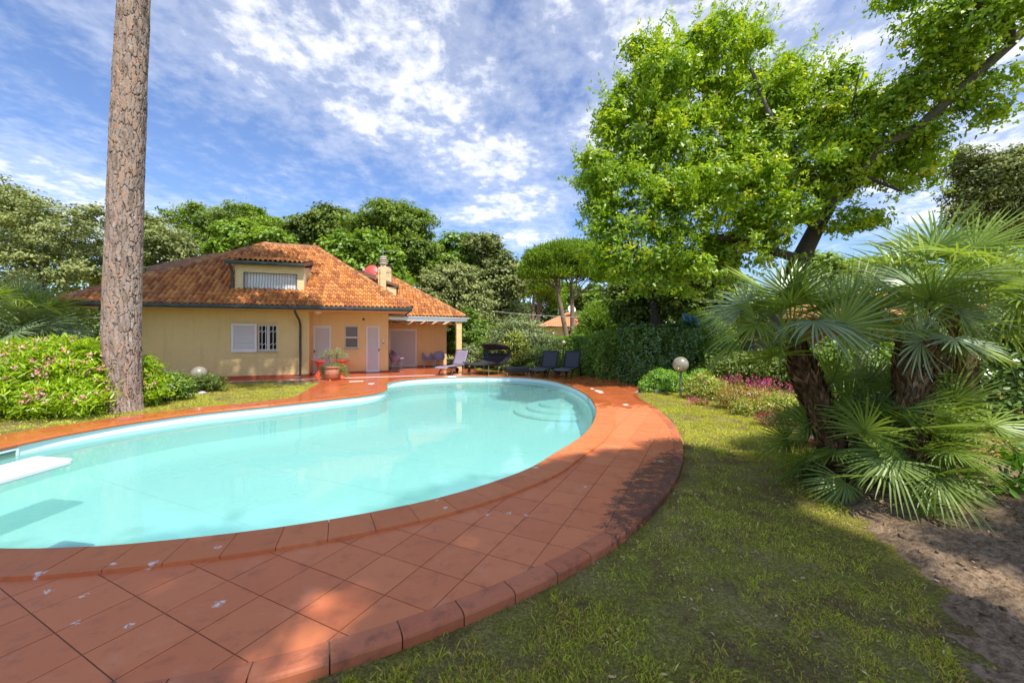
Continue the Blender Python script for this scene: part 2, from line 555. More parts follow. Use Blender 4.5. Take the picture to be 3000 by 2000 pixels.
def m_rooftile(name, attr):
    m, t, out = material(name)
    pos = t.node('ShaderNodeNewGeometry').outputs['Position']
    if attr:
        rnd = t.node('ShaderNodeAttribute', attribute_name='tint').outputs['Fac']
    else:
        rnd = t.node('ShaderNodeObjectInfo').outputs['Random']
    c = t.ramp(rnd, ST((.28, .09, .032), (.42, .145, .040), (.52, .205, .052), (.58, .265, .085), (.34, .115, .045)))
    n1 = t.noise(pos, 1.1, 5, .62); n2 = t.noise(pos, 14, 5, .7); n3 = t.noise(pos, 5, 4, .6)
    # sooty lichen, heavier towards the left of the roof
    sep = t.node('ShaderNodeSeparateXYZ'); t.link(pos, sep.inputs[0])
    left = t.maprange(sep.outputs[0], -8.0, -14.5, 0.0, .17)
    k = t.math('ADD', t.math('ADD', t.math('MULTIPLY', n1, .55), t.math('MULTIPLY', n2, .45)), left)
    lich = t.maprange(k, .56, .76)
    c = t.mix(t.math('MULTIPLY', lich, .58), c, (.12, .06, .04))
    pale = t.maprange(n3, .60, .78)
    c = t.mix(t.math('MULTIPLY', pale, .30), c, (.62, .42, .28))
    principled(t, out, c, .75, 0, .3, n2, .3, .006)
    return m
m_rooftile('roof_tile', False); m_rooftile('roof_tile_joined', True)

def m_stucco(name, a, b):
    m, t, out = material(name)
    pos = t.node('ShaderNodeNewGeometry').outputs['Position']
    n1 = t.noise(t.scale(pos, (1, 1, 1.8)), 7.0, 5, .62, 1.2)
    n2 = t.noise(pos, 1.3, 4, .6); n3 = t.noise(pos, 60, 3, .6)
    c = t.mix(n2, a, b)
    st = t.noise(t.scale(pos, (3.5, 3.5, .35)), 1.6, 5, .65)
    c = t.mix(t.math('MULTIPLY', t.maprange(st, .50, .75), .28), c, tuple(x * .62 for x in a))
    h = t.math('ADD', n1, t.math('MULTIPLY', n3, .18))
    principled(t, out, c, .92, 0, .2, h, .75, .05)
    return m
m_stucco('stucco', (.74, .56, .26), (.82, .64, .315))
m_stucco('stucco_pale', (.74, .57, .31), (.80, .63, .36))
simple('soffit_paint', (.72, .52, .27), .9, 0, .05, 3, .2)
simple('skirting', (.42, .095, .045), .45, 0, .2, 9, .1)

def m_gutter():
    m, t, out = material('gutter_copper')
    pos = t.node('ShaderNodeNewGeometry').outputs['Position']
    n = t.noise(t.scale(pos, (1, 1, 3)), 4, 6, .65)
    c = t.ramp(n, [(.3, (.040, .045, .045)), (.55, (.075, .085, .080)), (.75, (.12, .17, .155))])
    principled(t, out, c, .55, .35, .4, n, .15, .01)
m_gutter()

def m_bark_pine():
    m, t, out = material('bark_pine')
    pos = t.node('ShaderNodeNewGeometry').outputs['Position']
    a = t.node('ShaderNodeAttribute', attribute_name='tint').outputs['Fac']
    plate = t.ramp(a, [(0.0, (.07, .05, .042)), (.10, (.12, .088, .072)), (.18, (.20, .14, .112)), (.42, (.29, .21, .17)), (.64, (.35, .285, .25)), (.80, (.42, .245, .15)), (.90, (.33, .25, .21)), (1.0, (.42, .375, .35))])
    n = t.noise(t.scale(pos, (3, 3, 1)), 12, 6, .7)
    n2 = t.noise(pos, 60, 4, .7)
    c = t.mix(t.math('MULTIPLY', t.maprange(n, .45, .75), .6), plate, t.mix(1.0, plate, (.50, .46, .44), 'MULTIPLY'))
    c = t.mix(t.math('MULTIPLY', t.maprange(n2, .55, .8), .4), c, (.55, .44, .38))
    h = t.math('ADD', n, t.math('MULTIPLY', n2, .5))
    principled(t, out, c, .92, 0, .2, h, .6, .02)
m_bark_pine()

def m_lawn():
    m, t, out = material('lawn_ground')
    pos = t.node('ShaderNodeNewGeometry').outputs['Position']
    n1 = t.noise(pos, .9, 5, .62); n2 = t.noise(pos, 5.5, 5, .65); n3 = t.maprange(t.noise(pos, 60, 6, .8), .36, .64); n4 = t.noise(pos, 2.2, 4, .6)
    g = t.mix(n3, (.19, .18, .03), (.58, .54, .11))
    dry = t.mix(n3, (.30, .225, .08), (.72, .60, .25))
    c = t.mix(t.maprange(t.math('ADD', t.math('MULTIPLY', n1, .6), t.math('MULTIPLY', n2, .4)), .44, .64), g, dry)
    moss = t.mix(n3, (.15, .10, .036), (.42, .30, .12))
    c = t.mix(t.math('MULTIPLY', t.maprange(t.math('ADD', t.math('MULTIPLY', n4, .6), t.math('MULTIPLY', n2, .4)), .46, .60), .85), c, moss)
    h = t.math('ADD', n3, t.math('MULTIPLY', n2, .5))
    principled(t, out, c, .95, 0, .15, h, .9, .03)
m_lawn()

def m_soil():
    m, t, out = material('soil')
    pos = t.node('ShaderNodeNewGeometry').outputs['Position']
    n1 = t.noise(pos, 3.0, 5, .65); n2 = t.noise(pos, 24, 6, .72); n3 = t.noise(pos, 120, 3, .6)
    c = t.mix(n1, (.26, .175, .11), (.42, .31, .20))
    c = t.mix(t.math('MULTIPLY', t.maprange(n2, .38, .62), 1.0), t.mix(1.0, c, (.5, .46, .42), 'MULTIPLY'), c)
    h = t.math('ADD', n2, t.math('MULTIPLY', n3, .4))
    principled(t, out, c, .97, 0, .1, h, .8, .03)
m_soil()

def m_liner():
    m, t, out = material('pool_liner')
    pos = t.node('ShaderNodeNewGeometry').outputs['Position']
    sep = t.node('ShaderNodeSeparateXYZ'); t.link(pos, sep.inputs[0])
    n1 = t.noise(pos, .45, 4, .6); n2 = t.noise(t.scale(pos, (1, 2.2, 1)), 2.2, 6, .7, .8); n3 = t.noise(pos, .8, 5, .65, .5)
    c = t.mix(n1, (.66, .84, .85), (.76, .90, .89))
    c = t.mix(t.maprange(sep.outputs[2], -.20, -.13), c, (.86, .885, .90))
    alg = t.math('MULTIPLY', t.maprange(n2, .60, .74), t.maprange(n3, .46, .62))
    floor = t.maprange(sep.outputs[2], -.60, -.72)
    c = t.mix(t.math('MULTIPLY', t.math('MULTIPLY', alg, .75), floor), c, (.10, .36, .29))
    sil = t.maprange(n3, .5, .75)
    c = t.mix(t.math('MULTIPLY', t.math('MULTIPLY', sil, .35), floor), c, (.50, .80, .74))
    # welded seams of the liner sheets
    al = t.math('ADD', t.math('MULTIPLY', sep.outputs[0], .42), t.math('MULTIPLY', sep.outputs[1], .91))
    wob = t.math('MULTIPLY', t.math('SUBTRACT', n1, .5), .12)
    ph = t.math('FRACT', t.math('DIVIDE', t.math('ADD', t.math('ADD', al, wob), .6), 1.55))
    seam = t.maprange(t.math('ABSOLUTE', t.math('SUBTRACT', ph, .5)), .014, .004)
    seam = t.math('MULTIPLY', seam, t.math('MULTIPLY', floor, t.maprange(n2, .35, .6)))
    c = t.mix(t.math('MULTIPLY', seam, .30), c, (.22, .46, .40))
    principled(t, out, c, .5, 0, .3)
m_liner()

def m_water():
    m, t, out = material('pool_water')
    pos = t.node('ShaderNodeNewGeometry').outputs['Position']
    n = t.noise(pos, 2.6, 3, .5, .3); n2 = t.noise(pos, 11, 2, .5)
    h = t.math('ADD', n, t.math('MULTIPLY', n2, .22))
    bn = t.node('ShaderNodeBump'); bn.inputs['Strength'].default_value = .16; bn.inputs['Distance'].default_value = .02
    t.link(h, bn.inputs['Height'])
    tr = t.node('ShaderNodeBsdfTransparent'); tr.inputs[0].default_value = (.56, .835, .805, 1)
    gl = t.node('ShaderNodeBsdfGlossy'); gl.inputs['Roughness'].default_value = .02
    t.link(bn.outputs[0], gl.inputs['Normal'])
    fr = t.node('ShaderNodeFresnel'); fr.inputs[0].default_value = 1.33
    t.link(bn.outputs[0], fr.inputs['Normal'])
    df = t.node('ShaderNodeBsdfDiffuse'); df.inputs[0].default_value = (.40, .80, .77, 1)
    mm = t.node('ShaderNodeMixShader'); mm.inputs[0].default_value = .24
    t.link(tr.outputs[0], mm.inputs[1]); t.link(df.outputs[0], mm.inputs[2])
    mx = t.node('ShaderNodeMixShader')
    t.link(fr.outputs[0], mx.inputs[0]); t.link(mm.outputs[0], mx.inputs[1]); t.link(gl.outputs[0], mx.inputs[2])
    t.link(mx.outputs[0], out.inputs[0])
m_water()

def m_globe():
    m, t, out = material('globe_glass')
    tr = t.node('ShaderNodeBsdfTransparent'); tr.inputs[0].default_value = (.80, .76, .64, 1)
    gl = t.node('ShaderNodeBsdfGlossy'); gl.inputs['Roughness'].default_value = .22; gl.inputs[0].default_value = (.85, .80, .68, 1)
    df = t.node('ShaderNodeBsdfDiffuse'); df.inputs[0].default_value = (.55, .50, .40, 1)
    lw = t.node('ShaderNodeLayerWeight'); lw.inputs[0].default_value = .35
    m1 = t.node('ShaderNodeMixShader'); m1.inputs[0].default_value = .45
    t.link(tr.outputs[0], m1.inputs[1]); t.link(df.outputs[0], m1.inputs[2])
    m2 = t.node('ShaderNodeMixShader')
    t.link(t.math('ADD', t.math('MULTIPLY', lw.outputs['Facing'], .35), .10), m2.inputs[0])
    t.link(m1.outputs[0], m2.inputs[1]); t.link(gl.outputs[0], m2.inputs[2])
    t.link(m2.outputs[0], out.inputs[0])
m_globe()

def m_glass():
    m, t, out = material('window_glass')
    principled(t, out, (.02, .022, .025), .08, 0, .35)
m_glass()

def m_net():
    m, t, out = material('net_mesh')
    tr = t.node('ShaderNodeBsdfTransparent')
    df = t.node('ShaderNodeBsdfDiffuse'); df.inputs[0].default_value = (.05, .14, .19, 1)
    mx = t.node('ShaderNodeMixShader'); mx.inputs[0].default_value = .62
    t.link(tr.outputs[0], mx.inputs[1]); t.link(df.outputs[0], mx.inputs[2]); t.link(mx.outputs[0], out.inputs[0])
m_net()

def m_brick():
    m, t, out = material('brick_wall')
    g = t.node('ShaderNodeTexCoord').outputs['Object']
    mp = t.node('ShaderNodeMapping'); t.link(g, mp.inputs[0]); mp.inputs['Rotation'].default_value = (math.radians(90), 0, 0)
    br = t.node('ShaderNodeTexBrick'); t.link(mp.outputs[0], br.inputs['Vector'])
    br.inputs['Color1'].default_value = (.42, .16, .07, 1); br.inputs['Color2'].default_value = (.34, .12, .06, 1)
    br.inputs['Mortar'].default_value = (.40, .30, .22, 1); br.inputs['Scale'].default_value = 4.0
    principled(t, out, br.outputs[0], .9, 0, .2)
m_brick()

def m_pot():
    m, t, out = material('pot_clay')
    pos = t.node('ShaderNodeNewGeometry').outputs['Position']
    n = t.noise(pos, 9, 5, .65); n2 = t.noise(pos, 40, 4, .6)
    c = t.mix(n, (.38, .15, .085), (.56, .27, .17))
    c = t.mix(t.math('MULTIPLY', t.maprange(n2, .55, .8), .35), c, (.62, .46, .36))
    principled(t, out, c, .5, 0, .4, n2, .25, .006)
m_pot()

def m_far_roof():
    m, t, out = material('far_roof')
    pos = t.node('ShaderNodeTexCoord').outputs['Object']
    n = t.noise(pos, 3, 4)
    wv = t.node('ShaderNodeTexWave', bands_direction='X'); wv.inputs['Scale'].default_value = 1.6; wv.inputs['Distortion'].default_value = .3
    t.link(pos, wv.inputs['Vector'])
    c = t.mix(n, (.50, .20, .085), (.66, .30, .14))
    c = t.mix(t.math('MULTIPLY', wv.outputs['Fac'], .25), c, (.36, .14, .07))
    principled(t, out, c, .8, 0, .2, wv.outputs['Fac'], .5, .05)
m_far_roof()
# ------------------------------------------------------------------ plan of pool, deck and lawn
HA = math.radians(18.5)                     # the house is turned 18.5 degrees
HP = np.array((-8.08, 16.1))                # outer corner of the front wall, origin of the house
HU = np.array((math.cos(HA), math.sin(HA))); HV = np.array((-math.sin(HA), math.cos(HA)))
def HL(s, d):
    p = HP + s * HU + d * HV
    return (float(p[0]), float(p[1]))

POOL_PTS = [(-3.932, 3.106), (-3.264, 3.129), (-2.603, 3.261), (-1.926, 3.464), (-1.293, 3.737), (-.715, 4.083), (-.217, 4.502), (.219, 4.986), (.576, 5.58), (.96, 6.23),
            (1.24, 6.80), (1.46, 7.42), (1.66, 8.1), (1.85, 8.95), (1.96, 9.8), (2.03, 10.7), (2.0, 11.8), (1.84, 13.05), (1.53, 14.2), (1.05, 15.1), (.2, 15.75), (-.76, 16.02), (-1.7, 16.02),
            (-2.61, 15.8), (-3.42, 15.38), (-3.95, 14.85), (-4.2, 14.2), (-4.2, 13.56), (-3.96, 12.87), (-3.77, 12.2), (-3.77, 11.6), (-4.0, 11.05), (-4.46, 10.53), (-5.54, 9.43), (-6.5, 8.55), (-7.05, 7.7), (-7.33, 6.85),
            (-7.40, 6.1), (-7.3, 5.2), (-6.9, 4.3), (-6.1, 3.55), (-5.0, 3.18)]
pool = spline(POOL_PTS, True, .085)
KERB_PTS = [(-5.6, 1.85), (-4.2, 1.70), (-3.0, 1.66), (-2.0, 1.73), (-1.287, 1.905), (-.814, 2.106), (-.491, 2.273), (-.178, 2.462), (.116, 2.664), (.396, 2.874), (.663, 3.109), (.935, 3.372),
            (1.345, 3.86), (1.76, 4.45), (2.1, 5.03), (2.45, 5.78), (2.77, 6.648), (2.99, 7.438), (3.17, 8.442), (3.29, 9.443), (3.33, 10.3), (3.42, 10.9), (3.62, 11.5)]
kerb = spline(KERB_PTS, False, .0913)
kerb_in = offset_curve(kerb, -.14, False)
REST = [(3.94, 12.53), (4.15, 14.1), (3.8, 15.2), (3.3, 15.8), (2.7, 16.9), (.8, 17.8), (-.7, 18.0), (-2.0, 19.5), (-2.4, 21.0), HL(6.6, 3.22), HL(3.0, 3.22), HL(3.0, .75), HL(-.02, .75), HL(-.02, .03), HL(-9.5, .03), HL(-9.5, -1.4), HL(-.5, -1.43),
        (-6.68, 14.19), (-6.09, 11.88), (-5.80, 10.95), (-5.82, 10.62), (-6.0, 10.25), (-6.27, 9.95), (-6.661, 9.585), (-7.055, 9.289), (-7.743, 8.342), (-8.125, 7.578), (-8.353, 7.146), (-8.427, 6.657), (-8.43, 5.5), (-8.05, 3.9), (-7.2, 2.6)]
deck_outer = [tuple(p) for p in kerb] + REST
deck_tiles = [tuple(p) for p in kerb_in] + REST

def cdt_region(outer, hole=None, extra=()):
    vs = [Vector(p) for p in outer]; es = [(i, (i + 1) % len(outer)) for i in range(len(outer))]
    if hole is not None:
        o = len(vs); vs += [Vector(p) for p in hole]; es += [(o + i, o + (i + 1) % len(hole)) for i in range(len(hole))]
    vs += [Vector(p) for p in extra]
    r = delaunay_2d_cdt(vs, es, [], 0, 1e-6)
    V = np.array([tuple(v) for v in r[0]]); F = np.array([f for f in r[2] if len(f) == 3])
    c = V[F].mean(1)
    k = in_poly(c[:, 0], c[:, 1], outer)
    if hole is not None: k &= ~in_poly(c[:, 0], c[:, 1], hole)
    F = F[k]
    A = V[F]
    ar = (A[:, 1, 0] - A[:, 0, 0]) * (A[:, 2, 1] - A[:, 0, 1]) - (A[:, 1, 1] - A[:, 0, 1]) * (A[:, 2, 0] - A[:, 0, 0])
    F[ar < 0] = F[ar < 0][:, ::-1]
    return V, F

def plate(name, V, F, z0, z1, mat, parent=None):
    """flat piece with thickness"""
    n = len(V)
    cnt = {}
    for f in F:
        for a, b in ((f[0], f[1]), (f[1], f[2]), (f[2], f[0])):
            cnt[(a, b)] = 1
    bd = [(a, b) for (a, b) in cnt if (b, a) not in cnt]
    mb = MB()
    mb.v = [(x, y, z1) for x, y in V] + [(x, y, z0) for x, y in V]
    mb.f = [tuple(int(i) for i in f) for f in F] + [(int(a), int(a) + n, int(b) + n, int(b)) for a, b in bd]
    mb.s = [False] * len(mb.f)
    return mb.build(name, mat, parent)

# lawn sheet to the horizon, with a hole where the deck is
V, F = cdt_region([(-500, -300), (500, -300), (500, 900), (-500, 900)], deck_outer)
me = np_mesh('lawn', np.c_[V, np.full(len(V), GZ)], F, 'lawn_ground')
tag(link_obj('lawn', me), kind='structure')

# deck: screed slab, tiles, kerb stones
pool_mid = [tuple(p) for p in offset_curve(pool, .04)]
slab_outer = [tuple(p) for p in offset_curve(kerb, -.05, False)] + REST
V, F = cdt_region(slab_outer, pool_mid)
deck = plate('pool_deck', V, F, -.30, -.007, 'grout')
tag(deck, kind='structure')

TS = .351
tb = np.array((math.sin(math.radians(26.2)), math.cos(math.radians(26.2)))); ta = np.array((tb[1], -tb[0]))
t0 = np.array((-2.062, 2.400))
hole = [tuple(p) for p in offset_curve(pool, .24)]
ho = np.array(hole); oo = np.array(deck_tiles)
full_me = None; jobs = []
g = TS / 2 - .0035
R = range(-30, 75)
ii, jj = np.meshgrid(np.arange(-40, 60), np.arange(-20, 75), indexing='ij')
ctr = t0 + (ii[..., None] + .5) * ta * TS + (jj[..., None] + .5) * tb * TS
ctr = ctr.reshape(-1, 2)
offs = np.array([-ta * g - tb * g, ta * g - tb * g, ta * g + tb * g, -ta * g + tb * g])
if np.cross(offs[1] - offs[0], offs[2] - offs[0]) < 0: offs = offs[::-1]
cor = ctr[:, None, :] + offs[None]
cin = in_poly(cor[..., 0], cor[..., 1], deck_tiles)
chl = in_poly(cor[..., 0], cor[..., 1], hole)
ok = cin & ~chl
def near_boundary(c):
    return (np.min(np.hypot(oo[:, 0] - c[0], oo[:, 1] - c[1])) < .5)
jf = []
for k in range(len(ctr)):
    s = ok[k].sum()
    if s == 0:
        if not (near_boundary(ctr[k]) and (in_poly(ctr[k, 0], ctr[k, 1], deck_tiles) and not in_poly(ctr[k, 0], ctr[k, 1], hole))):
            continue
    Y = ctr[k, 1]; X = ctr[k, 0]
    px = 1500 + X / max(Y, .1) * FPX; py = 980 + CAM_H * FPX / max(Y, .1)
    vis = (-150 < px < 3100) and py < 2120 and Y > .5
    jf.append((0 if vis else 1, X * X + Y * Y, k, s == 4))
jf.sort()
def seg_near(poly, c, r=.75):
    A = np.array(poly); B = np.roll(A, -1, 0)
    d = B - A; L = (d * d).sum(1) + 1e-9
    t = np.clip(((c - A) * d).sum(1) / L, 0, 1)
    q = A + d * t[:, None]
    return np.nonzero(np.hypot(q[:, 0] - c[0], q[:, 1] - c[1]) < r)[0]
def clip_tile(k):
    vs = [Vector(p) for p in cor[k]]; es = [(0, 1), (1, 2), (2, 3), (3, 0)]
    for poly in (deck_tiles, hole):
        for i in seg_near(poly, ctr[k], .30):
            a = poly[i]; b = poly[(i + 1) % len(poly)]
            o = len(vs); vs += [Vector(a), Vector(b)]; es.append((o, o + 1))
    r = delaunay_2d_cdt(vs, es, [], 0, 1e-6)
    Vv = np.array([tuple(v) for v in r[0]]); Ff = np.array([f for f in r[2] if len(f) == 3])
    c = Vv[Ff].mean(1)
    kk = in_poly(c[:, 0], c[:, 1], [tuple(p) for p in cor[k]]) & in_poly(c[:, 0], c[:, 1], deck_tiles) & ~in_poly(c[:, 0], c[:, 1], hole)
    Ff = Ff[kk]
    if len(Ff) == 0: return None
    A = Vv[Ff]
    ar = (A[:, 1, 0] - A[:, 0, 0]) * (A[:, 2, 1] - A[:, 0, 1]) - (A[:, 1, 1] - A[:, 0, 1]) * (A[:, 2, 0] - A[:, 0, 0])
    Ff[ar < 0] = Ff[ar < 0][:, ::-1]
    keep = np.abs(ar) > 1e-6
    Ff = Ff[keep]
    if np.abs(ar).sum() < .004: return None
    u = np.unique(Ff); mp = {int(x): i for i, x in enumerate(u)}
    return Vv[u], np.array([[mp[int(x)] for x in f] for f in Ff])
tile_me = None; nt = 0; rest = MB()
for (vz, d2, k, full) in jf:
    if full:
        Vt = offs; Ft = np.array([(0, 1, 2), (0, 2, 3)])
    else:
        r = clip_tile(k)
        if r is None: continue
        Vt, Ft = r[0] - ctr[k], r[1]
    dz = float(rng.normal(0, .0006))
    if nt < 290:
        if full and tile_me is not None:
            o = link_obj('floor_tile', tile_me, deck)
        else:
            o = plate('floor_tile', Vt, Ft, -.012, 0.0, 'deck_tile', deck)
            if full: tile_me = o.data
        o.location = (ctr[k, 0], ctr[k, 1], dz)
        nt += 1
    else:
        n = len(Vt)
        rest.add([(x + ctr[k, 0], y + ctr[k, 1], dz) for x, y in Vt], [tuple(int(i) for i in f) for f in Ft])
        e = {}
        for f in Ft:
            for a, b in ((f[0], f[1]), (f[1], f[2]), (f[2], f[0])): e[(int(a), int(b))] = 1
        for (a, b) in [q for q in e if (q[1], q[0]) not in e]:
            pa = Vt[a] + ctr[k]; pb = Vt[b] + ctr[k]
            rest.add([(pa[0], pa[1], dz), (pa[0], pa[1], -.012), (pb[0], pb[1], -.012), (pb[0], pb[1], dz)], [(0, 1, 2, 3)])
o = rest.build('floor_tiles_far', 'deck_tile', deck); o['kind'] = 'stuff'

def sweep_piece(name, C, N, prof, mat, parent, gap=.004):
    """one stone of a curved edging: profile of (offset, z) swept along a few stations"""
    T = np.gradient(C, axis=0); T /= np.linalg.norm(T, axis=1)[:, None]
    C = C.copy(); C[0] += T[0] * gap; C[-1] -= T[-1] * gap
    rows = [[(C[i, 0] + N[i, 0] * o, C[i, 1] + N[i, 1] * o, z) for o, z in prof] for i in range(len(C))]
    m = len(rows); n = len(prof)
    mb = MB()
    c0 = np.mean(C, axis=0)
    Vv = [(p[0] - c0[0], p[1] - c0[1], p[2]) for r in rows for p in r]
    Ff = [(i * n + j, i * n + (j + 1) % n, (i + 1) * n + (j + 1) % n, (i + 1) * n + j) for i in range(m - 1) for j in range(n)]
    Ff += [tuple(range(n - 1, -1, -1)), tuple((m - 1) * n + j for j in range(n))]
    mb.add(Vv, Ff)
    o = mb.build(name, mat, parent)
    o.location = (c0[0], c0[1], float(rng.normal(0, .0008)))
    return o
T = np.gradient(kerb, axis=0); T /= np.linalg.norm(T, axis=1)[:, None]
KN = np.c_[T[:, 1], -T[:, 0]]
KPROF = [(-.138, .002), (-.138, -.12), (0.0, -.12), (0.0, -.022), (-.006, -.010), (-.018, -.002), (-.05, .003)]
for i in range(0, len(kerb) - 4, 4):
    sweep_piece('kerb_stone', kerb[i:i + 5], KN[i:i + 5], KPROF, 'deck_kerb', deck)

# pool basin: liner wall and floor, coping stones, steps, water
basin = MB()
pw = offset_curve(pool, .035)
n = len(pw)
zs = [-.03, -.35, -.64, -.78]
for a, b, oa, ob in ((zs[0], zs[1], .0, .0), (zs[1], zs[2], .0, -.02), (zs[2], zs[3], -.02, -.22)):
    A = offset_curve(pool, .035 + oa); B = offset_curve(pool, .035 + ob)
    basin.add([(x, y, a) for x, y in A] + [(x, y, b) for x, y in B], [(k, n + k, n + (k + 1) % n, (k + 1) % n) for k in range(n)], True)
Fl = [tuple(p) for p in offset_curve(pool, -.185)]
V, F = cdt_region(Fl)
basin.add([(x, y, -.78) for x, y in V], [tuple(int(i) for i in f) for f in F])
# shelf behind the coping so no gap shows
basin_o = tag(basin.build('pool_basin', 'pool_liner'), kind='structure')
for r, z in ((1.5, -.68), (1.1, -.58), (.70, -.48)):
    mb = MB(); c = (1.55, 12.75)
    poly = [(c[0] + r * math.cos(a), c[1] + r * math.sin(a)) for a in np.linspace(0, 2 * math.pi, 49)[:-1]]
    inside = [tuple(p) for p in offset_curve(pool, .02)]
    V, F = cdt_region(poly)
    mb.prism(poly, -.77, z)
    mb.build('pool_step', 'pool_liner', basin_o, bevel=.03)
bed = MB(); A = offset_curve(pool, .012); B = offset_curve(pool, .09)
for (P0_, z0_), (P1_, z1_) in (((A, -.024), (A, -.006)), ((A, -.006), (B, -.006)), ((B, -.024), (A, -.024))):
    bed.add([(x, y, z0_) for x, y in P0_] + [(x, y, z1_) for x, y in P1_], [(k, n + k, n + (k + 1) % n, (k + 1) % n) for k in range(n)])
bed.build('coping_bed', 'grout', basin_o)
# coping
NP = len(pool)
T = np.roll(pool, -1, 0) - np.roll(pool, 1, 0); T /= np.linalg.norm(T, axis=1)[:, None]
PN = np.c_[T[:, 1], -T[:, 0]]
CPROF = [(.008, -.026), (.40, -.004), (.40, .024), (.394, .028), (.03, .026), (.010, .018), (.0, .002), (.0, -.014)]
i = 0
while i < NP:
    e = min(i + 4, NP)
    idx = [k % NP for k in range(i, e + 1)]
    # tight inside curves get a narrower stone
    v = PN[idx[0]] ; w = PN[idx[-1]]
    curl = np.cross(v, w)
    wid = 1.0 if curl > -.12 else .72
    prof = [(o if o < .05 else o * wid, z) for o, z in CPROF]
    sweep_piece('coping_stone', pool[idx], PN[idx], prof, 'deck_coping', basin_o, .0025)
    i = e
V, F = cdt_region([tuple(p) for p in offset_curve(pool, .03)])
me = np_mesh('water', np.c_[V, np.full(len(V), -.155)], F, 'pool_water')
tag(link_obj('water', me), kind='structure')

# skimmer mouth and return fitting in the liner wall
def wall_frame(name, idx, w, z0, z1, parent, label, cat, dark):
    c = pool[idx]; tt = T[idx]; nn = -PN[idx]
    e = empty(name, (c[0] - nn[0] * .03, c[1] - nn[1] * .03, z0), math.atan2(tt[1], tt[0]), label, cat)
    mb = MB(); f = .03
    sgn = 1 if (np.dot(nn, (-math.sin(math.atan2(tt[1], tt[0])), math.cos(math.atan2(tt[1], tt[0])))) > 0) else -1
    y0, y1 = sorted((0.0, sgn * .02))
    h = z1 - z0
    mb.box(-w / 2, w / 2, y0, y1, 0, f); mb.box(-w / 2, w / 2, y0, y1, h - f, h)
    mb.box(-w / 2, -w / 2 + f, y0, y1, f, h - f); mb.box(w / 2 - f, w / 2, y0, y1, f, h - f)
    mb.build('frame', 'plastic_white', e)
    mb = MB(); mb.box(-w / 2 + f, w / 2 - f, sgn * .002 if sgn > 0 else -.008, .008 if sgn > 0 else -.002, f, h - f)
    mb.build('mouth', dark, e)
simple('skimmer_green', (.16, .24, .18), .3, 0, .1, 10)
ks = int(np.argmin(np.hypot(pool[:, 0] + 7.39, pool[:, 1] - 5.9)))
wall_frame('pool_skimmer', ks, .42, -.215, -.045, None, 'white framed skimmer mouth in the pool wall beside the diving board', 'skimmer', 'skimmer_green')
ks = int(np.argmin(np.hypot(pool[:, 0] - 2.03, pool[:, 1] - 10.9)))
wall_frame('pool_return', ks, .24, -.14, -.045, None, 'small white water inlet in the curved pool wall near the steps', 'pool inlet', 'skimmer_green')

# thin white plates laid on the deck
for (x, y, w, h, lab) in [(1745, 1145.5, .30, .30, 'white square plate on the wet deck by the pool steps'), (1756, 1150.3, .26, .06, 'narrow white strip in front of the square deck plate'),
                     (1729, 1138.7, .22, .12, 'small white plate behind the square deck plate'), (1044, 1116.8, .48, .12, 'long white plate on the wet deck beside the clay pot'), (1093, 1123.4, .30, .16, 'white plate on the wet deck by the pool corner'),
                     (1832, 1185, .12, .10, 'tiny white plate on the wet tiles by the right kerb')]:
    c = P(x, y)
    e = MB(); e.box(-w / 2, w / 2, -h / 2, h / 2, 0, .006); e.box(-w / 2 + .02, w / 2 - .02, -h / 2 + .015, h / 2 - .015, .006, .009)
    o = e.build('deck_plate', 'plastic_white'); o.location = (c[0], c[1], .001); o.rotation_euler[2] = HA
    tag(o, lab, 'lid')

# drain channel along the terrace
mb = MB(); a = np.array(P(838, 1112.5)); b = np.array(P(1400, 1094.5))
L = np.linalg.norm(b - a); ang = math.atan2(b[1] - a[1], b[0] - a[0])
dr = empty('drain_channel', (a[0], a[1], .001), ang, 'long white slotted drain channel across the wet terrace', 'drain')
mb.box(0, L, -.05, -.042, 0, .006); mb.box(0, L, .042, .05, 0, .006)
mb.build('frame', 'plastic_white', dr)
mb = MB()
for k in range(int(L / .05)): mb.box(k * .05 + .008, k * .05 + .042, -.042, .042, 0, .0055)
o = mb.build('grate', 'plastic_white', dr)

# bare soil of the planting bed on the right
SOIL = [(6.6, 12.6), (5.874, 11.049), (5.35, 9.0), (4.887, 6.9), (4.4, 5.9), (4.0, 5.25), (3.5, 4.5), (3.1, 3.55), (2.82, 2.92), (2.5, 2.38), (2.2, 2.0), (1.95, 1.6), (1.7, 1.0), (1.6, -1.0), (12, -1), (14, 13)]
soil_edge = spline(SOIL[:14], False, .12)
soil_poly = [tuple(p) for p in soil_edge] + SOIL[14:]
xs = np.arange(1.4, 9.5, .032); ys = np.arange(.6, 12.6, .032)
XX, YY = np.meshgrid(xs, ys, indexing='ij')
def soil_z(x, y):
    d = np.full(np.shape(x), 9.0)
    for p in soil_edge[::2]:
        d = np.minimum(d, np.hypot(x - p[0], y - p[1]))
    ins = in_poly(x, y, soil_poly)
    d = np.where(ins, d, -d)
    edge = np.clip((d + .10 * (fbm(x, y, 3.1, 40) - .5) * 2 + .02) / .25, 0, 1)
    lump = (fbm(x, y, 4.5, 3, 4) - .5) * .11 + (fbm(x, y, 12, 9, 3) - .5) * .085
    mound = .16 * np.clip(d / 1.6, 0, 1) + .10 * np.exp(-((x - 3.95) ** 2 + (y - 4.5) ** 2) / .5)
    return GZ - .05 + edge * (.062 + mound * .9 + lump)
ZZ = soil_z(XX, YY)
nx, ny = XX.shape
idx = np.arange(nx * ny).reshape(nx, ny)
F = np.stack([idx[:-1, :-1], idx[1:, :-1], idx[1:, 1:], idx[:-1, 1:]], -1).reshape(-1, 4)
cz = ZZ.ravel()[F].max(1)
